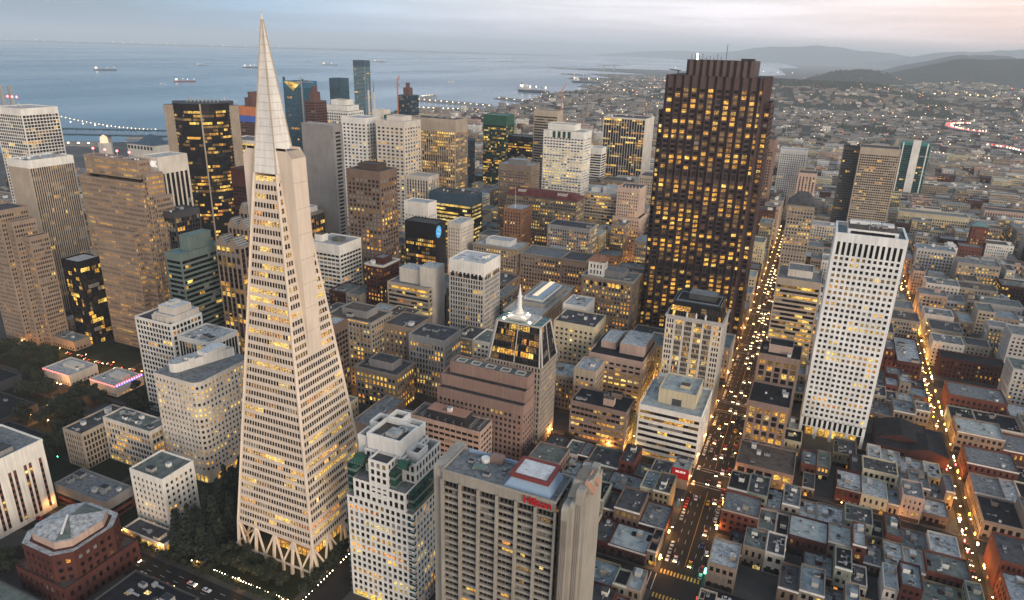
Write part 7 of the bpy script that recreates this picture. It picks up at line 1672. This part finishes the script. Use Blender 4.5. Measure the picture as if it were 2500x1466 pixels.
for lx, rz in [(-37.3, math.pi), (-33.6, math.pi), (-30.0, math.pi), (-26.6, math.pi)]:
    y = 300+random.uniform(0, 12)
    while y < 1120:
        if random.random() < (.55 if y < 560 else .6): car(lx+random.uniform(-.3, .3), y, rz+random.uniform(-.03, .03), random.choice(cols), True if random.random() < .9 else False, w1)
        y += random.uniform(7, 17) if y > 560 else random.uniform(9, 22)
for lx in (-41.4, -23.4):
    y = 300
    while y < 600:
        if random.random() < .6 and not any(a-2 < y < b_+2 for a, b_ in YS): car(lx, y, 0 if lx > -30 else math.pi, random.choice(cols[:7]), False, 'at the busy street kerbs')
        y += 6.2
y = 340
while y < 900:
    if random.random() < .8: car(105+random.uniform(-.2, .2), y, math.pi, random.choice(cols), True, 'along the golden street')
    y += random.uniform(8, 16)
for k in range(22):
    if random.random() < .7: car(-380+k*9.5+random.uniform(-1, 1), random.choice((180.0, 185.6)), -math.pi/2, random.choice(cols[:7]), random.random() < .35, 'below the redwood grove')
for k in range(9): car(-20+k*11, 287+random.choice((-3, 3)), -math.pi/2, random.choice(('white', 'silver', 'red', 'black')), k % 3 == 0, 'beside the striped crosswalk')
for k in range(16): car(-342-random.choice((0, 3)), 300+k*22, math.pi, random.choice(cols), True, 'between the left office blocks')
for k in range(14): car(-184, 296+k*24, math.pi, random.choice(cols), True, 'behind the terraced tower')
for k in range(10): car(-550+k*12, 334+random.uniform(-3, 3), math.pi/2, random.choice(cols), True, 'by the white plaza buildings')
# ------------------------------------------------------------------ traffic lights seen as coloured sparks
for i, (x, y, mt, cn_) in enumerate(((-596, 300, 'green_l', 'green'), (-404, 226, 'green_l', 'green'), (-46, 380, 'red_l', 'red'), (-21, 399, 'red_l', 'red'), (-46, 484, 'red_l', 'red'), (100, 597, 'red_l', 'red'), (101, 600, 'green_l', 'green'), (-480, 330, 'red_l', 'red'))):
    T = thing("traffic_light", '%s traffic signal on a dark pole, %s of the signals' % (cn_, ORD[i]), 'traffic light', (x, y, .15), 'traffic lights')
    e = MB(); e.cyl(x, y, .15, 4.2, .1, 'dark_metal', k=6); e.build("post", T); e = MB(); e.box(x-.25, x+.25, y-.2, y+.2, 4.2, 5.4, 'dark_metal', bottom=True); e.build("signal_box", T)
    e = MB(); e.box(x-.3, x+.3, y-.34, y-.22, 4.4, 5.0, mt, bottom=True); e.build("signal_lens", T)
# ------------------------------------------------------------------ bay: ships, bridge, piers, cranes
def from_px(px, py, z=0):
    d = (fw + r2*((px-1250)/1695) + u2*((733-py)/1695)); t = (z-CAM.z)/d.z; return CAM+d*t
def ship(p, L_, ang, label, hull='dark_metal', lights=4, group='ships anchored in the bay', sup=.2):
    T = thing("cargo_ship", label, 'ship', (p[0], p[1], -1.5), group)
    B_ = L_*.075; H_ = L_*.055
    pts = [(-L_/2, -B_), (L_*.38, -B_), (L_/2, 0), (L_*.38, B_), (-L_/2, B_)]
    h = MB(); h.prism([(a*.97, b_*.85) for a, b_ in pts], 0, H_, hull, 'frame_red', pts); s_ = MB(); s_.box(-L_*.46, -L_*(.46-sup*.7), -B_*.8, B_*.8, H_, H_*2.4, 'white', 'r_pale'); s_.box(-L_*.44, -L_*(.42-sup*.4), -B_*.5, B_*.5, H_*2.4, H_*3.1, 'white')
    s_.cyl(-L_*.43, 0, H_*3.1, H_*4, L_*.015, 'frame_red', k=8)
    d_ = MB()
    for q in range(4): d_.box(-L_*.2+q*L_*.15, -L_*.2+q*L_*.15+L_*.11, -B_*.7, B_*.7, H_, H_*1.25, 'grey')
    for q in range(2): d_.bar((-L_*.1+q*L_*.3, 0, H_), (-L_*.1+q*L_*.3, 0, H_*2.6), L_*.008, 'metal'); d_.bar((-L_*.1+q*L_*.3, 0, H_*2.4), (L_*.02+q*L_*.3, 0, H_*1.9), L_*.006, 'metal')
    g_ = MB()
    for q in range(lights):
        x = random.choice((-.42, -.36, .1, .4, -.1))*L_; g_.box(x, x+L_*.014, -B_*.9, -B_*.7, H_*random.uniform(2.0, 2.6), H_*2.9, 'lamp_farw', bottom=True)
    for nm, q in (("hull", h), ("superstructure", s_), ("deck_gear", d_), ("deck_lights", g_)):
        o = bpy.data.objects.new(nm, q.mesh(nm)); COL.objects.link(o); o.parent = T
    T.rotation_euler.z = ang
SH = [(452, 200, 150, 2.65, 'dark red freighter nearest to shore on the blue water', 'frame_red', 5), (257, 172, 190, 2.6, 'long lit freighter far left on the water', 'dark_metal', 7), (398, 205, 40, 2.6, 'small boat just left of the dark red freighter', 'white', 1),
      (616, 166, 210, 2.6, 'anchored ship just left of the pyramid spire', 'dark_metal', 5), (491, 160, 120, 1.9, 'distant ship with white lights above the dark red freighter', 'dark_metal', 4), (752, 150, 130, 2.0, 'distant glowing ship right of the pyramid spire', 'dark_metal', 4),
      (806, 160, 230, 2.3, 'larger hazy ship above the dark glass tower top', 'slatel', 4), (928, 152, 230, 2.0, 'red hulled ship with bright lights right of the slender blue tower', 'frame_red', 5), (1024, 149, 150, 1.5, 'small red hulled ship second right of the slender blue tower', 'frame_red', 4),
      (992, 144, 60, 2, 'tiny ship between the two red hulled ships', 'dark_metal', 1), (1222, 151, 190, 2.2, 'pale ship at mid horizon right of the red hulled ships', 'slatel', 3), (1271, 152, 120, 2.3, 'faint grey ship right of the pale ship', 'slatel', 1), (1101, 201, 60, 2.75, 'thin low ferry on the calm water below the horizon', 'white', 3)]
for px, py, L_, ang, lab, hu, nl in SH:
    q_ = from_px(px, py, 0); ship(q_, L_*.85, math.atan2(-q_.x, q_.y)+ang-2.5, lab, hu, nl)
# big ship and cranes at the dock
dk = from_px(1305, 226, 0); ship(dk, 250, -.35, 'big dark ship with tall deckhouse at the dock left of the port land', 'slate', 12, sup=.45)
ship(from_px(1432, 203, 0), 260, -.2, 'long grey ship moored at the finger pier', 'slate', 3)
def pier(pts, wid, label, lights=0, shed=True):
    e = MB(); T = thing("pier", label, 'pier', (pts[0][0], pts[0][1], -1.5))
    for a, b_ in zip(pts, pts[1:]): e.bar((a[0], a[1], .3), (b_[0], b_[1], .3), wid, 'concrete', 3)
    e.build("deck", T)
    if shed:
        s_ = MB()
        for a, b_ in zip(pts, pts[1:]):
            A, B_ = Vector((*a[:2], 5)), Vector((*b_[:2], 5)); s_.bar(A+(B_-A)*.06, A+(B_-A)*.94, wid*.6, 'grey', 7)
        s_.build("shed", T)
    g_ = MB()
    for q in range(lights):
        t = (q+.5)/lights; a, b_ = Vector((*pts[0][:2], 0)), Vector((*pts[-1][:2], 0)); p = a+(b_-a)*t+Vector((0, -wid*.55, 7)); s = 3.2; g_.box(p.x-s/2, p.x+s/2, p.y-s/2, p.y+s/2, p.z, p.z+s*.8, random.choice(('lamp_farw', 'lamp_farw', 'lamp_far')), bottom=True)
    if lights: g_.build("pier_lights", T)
P_ = lambda x, y: tuple(from_px(x, y, 0))[:2]
pier([P_(1012, 244), P_(1210, 262)], 60, 'upper long pier with a row of white lights', 14)
pier([P_(1025, 266), P_(1180, 272)], 50, 'lower pier with coloured lights nearest the towers', 13)
pier([P_(1215, 241), P_(1290, 250)], 50, 'short pier in front of the dock ship', 4)
pier([P_(1035, 238), P_(1062, 236)], 40, 'short lit jetty behind the unfinished grey tower', 8)
pier([P_(1352, 166), P_(1400, 170)], 160, 'far finger pier at the tip of the port land', 2)
pier([P_(1376, 181), P_(1440, 186)], 110, 'second far finger pier below the tip', 3)
pier([P_(128, 354), P_(250, 356)], 40, 'dark ferry pier behind the left slab tower', 5)
pier([P_(310, 338), P_(398, 338)], 40, 'ferry pier roof right of the dark ferry pier', 3)
# two small waterfront roofs seen over the wide stepped tower
T = thing("pyramid_roof_building", 'far building with a dark pyramid roof near the bridge', 'building', (-1180, 968, 0))
px_ = from_px(342, 352, 60); e = MB(); a, b_ = px_.x, px_.y
e.box(a-36, a+36, b_, b_+50, 0, 58, 'cream', 'r_grey'); e.prism([(a-24, b_+5), (a+24, b_+5), (a+24, b_+45), (a-24, b_+45)], 58, 76, 'slate', 'slate', [(a-2, b_+23), (a+2, b_+23), (a+2, b_+27), (a-2, b_+27)]); T.location = (a, b_, 0); e.build("walls", T)
for q in range(8): e = MB(); e.box(a-34+q*8.6, a-29+q*8.6, b_-.2, b_-.05, 50, 56, 'g_dark'); e.build("window", T)
T = thing("clock_tower", 'small cream glowing crown rising over the stepped tower roof', 'tower', (0, 0, 0)); q_ = from_px(246, 350, 70); T.location = (q_.x, q_.y, 0)
e = MB(); e.box(q_.x-8, q_.x+8, q_.y, q_.y+14, 0, 70, 'cream'); e.cyl(q_.x, q_.y+7, 70, 80, 7, 'soft_glow', 6, k=12); e.cyl(q_.x, q_.y+7, 80, 84, 6, 'soft_glow', 1, k=12); e.build("shaft", T)  # crown glows by its own material, in place of floodlights
# suspension bridge
T = thing("bay_bridge", 'grey suspension bridge with lit cables crossing the water at left', 'bridge', (-2300, 1300, 0))
A = from_px(60, 326, 55); B_ = from_px(560, 336, 55); dv_ = (B_-A); L_ = dv_.length; dn = dv_.normalized()
e = MB(); ext = A-dn*700
e.bar(tuple(ext), tuple(B_), 16, 'slate', 3.2); e.bar(tuple(ext+Vector((0, 0, 12))), tuple(B_+Vector((0, 0, 12))), 16, 'slate', 3)
k = 0
while k*14 < L_+700:
    p = ext+dn*(k*14); e.bar(tuple(p+Vector((0, 0, 0 if k % 2 else 12))), tuple(p+dn*14+Vector((0, 0, 12 if k % 2 else 0))), 1.2, 'metal'); k += 1
e.build("deck", T)
def cab(t): return 13+ (1-t)**2*46
c = MB(); n_ = 34; lts = MB()
span = L_*.66
for q in range(n_):
    p0, p1 = A+dn*span*q/n_+Vector((0, 0, cab(q/n_))), A+dn*span*(q+1)/n_+Vector((0, 0, cab((q+1)/n_)))
    c.bar(tuple(p0), tuple(p1), 1.4, 'metal')
c.build("main_cable", T)
for q in range(n_):
    p0 = A+dn*span*q/n_; z = cab(q/n_)
    h = MB(); h.bar(tuple(p0+Vector((0, 0, 12))), tuple(p0+Vector((0, 0, z))), .4, 'metal'); h.build("hanger", T)
    g_ = MB()
    for zz_ in ([z] if q % 3 else [z, z*.6+6]): g_.box(p0.x-.8, p0.x+.8, p0.y-.8, p0.y+.8, p0.z+zz_-.7, p0.z+zz_+.8, 'lamp_farw', bottom=True)
    g_.build("cable_light", T)
for q in (-1, 1):
    p0 = A-dn*(20 if q < 0 else 20)+Vector((0, q*9, 0)); h = MB(); h.bar((p0.x, p0.y, -2), (p0.x, p0.y, 55+96), 6, 'metal'); h.build("tower_leg", T)
for q in range(4):
    p0 = A+dn*(L_*.25*q+60); h = MB(); h.box(p0.x-5, p0.x+5, p0.y-9, p0.y+9, -2, 54, 'concrete'); h.build("pier", T)
# masts and tower cranes on the skyline
def crane(x, y, H, arm, ang, label, col='orange', hang=0):
    T = thing("tower_crane", label, 'crane', (x, y, 0), 'tower cranes')
    e = MB(); e.bar((x, y, 0), (x, y, H), 1.6, col); e.build("mast", T)
    dx, dy = math.cos(ang), math.sin(ang); e = MB()
    e.bar((x-dx*arm*.3, y-dy*arm*.3, H), (x+dx*arm, y+dy*arm, H+hang), 1.2, col); e.bar((x, y, H), (x, y, H+8), 1, col); e.bar((x, y, H+8), (x+dx*arm*.8, y+dy*arm*.8, H+hang*.8+.6), .4, col); e.bar((x, y, H+8), (x-dx*arm*.28, y-dy*arm*.28, H+.6), .4, col); e.box(x-dx*arm*.3-2, x-dx*arm*.3+2, y-2, y+2, H-4, H, 'concrete', bottom=True); e.build("jib", T)
def at(px, py, Y):
    d = (fw + r2*((px-1250)/1695) + u2*((733-py)/1695)); return CAM+d*(Y/d.y)
for px, py, Y, arm, ang, hg, lab, cl in ((970, 205, 1040, 16, 1.9, 12, 'orange crane standing at the unfinished grey tower', 'orange'), (1372, 228, 1500, 14, 1.2, 20, 'red and white crane over the district beyond the white stepped tower', 'orange'), (548, 246, 1250, 34, .25, 0, 'white tower crane left of the wrapped tower', 'cream'), (735, 200, 930, 26, -.1, 0, 'crane jib behind the blue glass tower', 'metal'), (1484, 182, 3600, 60, 1.0, 10, 'far crane in the port land', 'metal'), (1440, 176, 4600, 70, .6, 20, 'second far crane in the port land', 'metal')):
    p = at(px, py, Y); crane(p.x, p.y, p.z, arm, ang, lab, cl, hg)
for px, py, Y, lab in ((898, 192, 1150, 'left of two thin white lit masts beside the slender blue tower'), (911, 196, 1150, 'right of two thin masts beside the slender blue tower, its tip reddish')):
    p = at(px, py, Y); T = thing("mast", lab, 'mast', (p.x, p.y, 0)); e = MB(); e.cyl(p.x, p.y, 0, p.z-22, 2.6, 'cream', 2.0, k=8); e.cyl(p.x, p.y, p.z-22, p.z, .7, 'rust' if px > 900 else 'metal', .3, k=6); e.build("pole", T)
for k, (px, py) in enumerate(((1475, 160), (1500, 160))):
    p = at(px, py, 9300); q = at(px, 172, 9300); T = thing("harbour_gantry", ('left' if k == 0 else 'right')+' half of the huge grey gantry crane on the far port land', 'crane', (p.x, p.y, 0)); e = MB(); e.bar((p.x, p.y, 0), (p.x, p.y, p.z), 12, 'metal'); e.bar((p.x-70, p.y, p.z), (p.x+80, p.y, p.z), 12, 'metal'); e.build("frame", T)
# ------------------------------------------------------------------ air
hm = bpy.data.materials.new("haze"); hm.use_nodes = True; n = hm.node_tree.nodes; l = hm.node_tree.links
n.remove(n["Principled BSDF"]); pv = n.new("ShaderNodeVolumePrincipled"); pv.inputs["Color"].default_value = (.84, .93, 1.0, 1); pv.inputs["Density"].default_value = HAZE
pv.inputs["Anisotropy"].default_value = 0.0
l.new(pv.outputs[0], n["Material Output"].inputs["Volume"]); MATS['haze'] = hm
mb = MB(); mb.box(-60000, 25000, -2000, 70000, -4, 760, 'haze', bottom=True); mb.build("haze", None, 'stuff')
for o in S.objects:
    if o.type == 'MESH' and o.name.startswith(('crown',)): pass
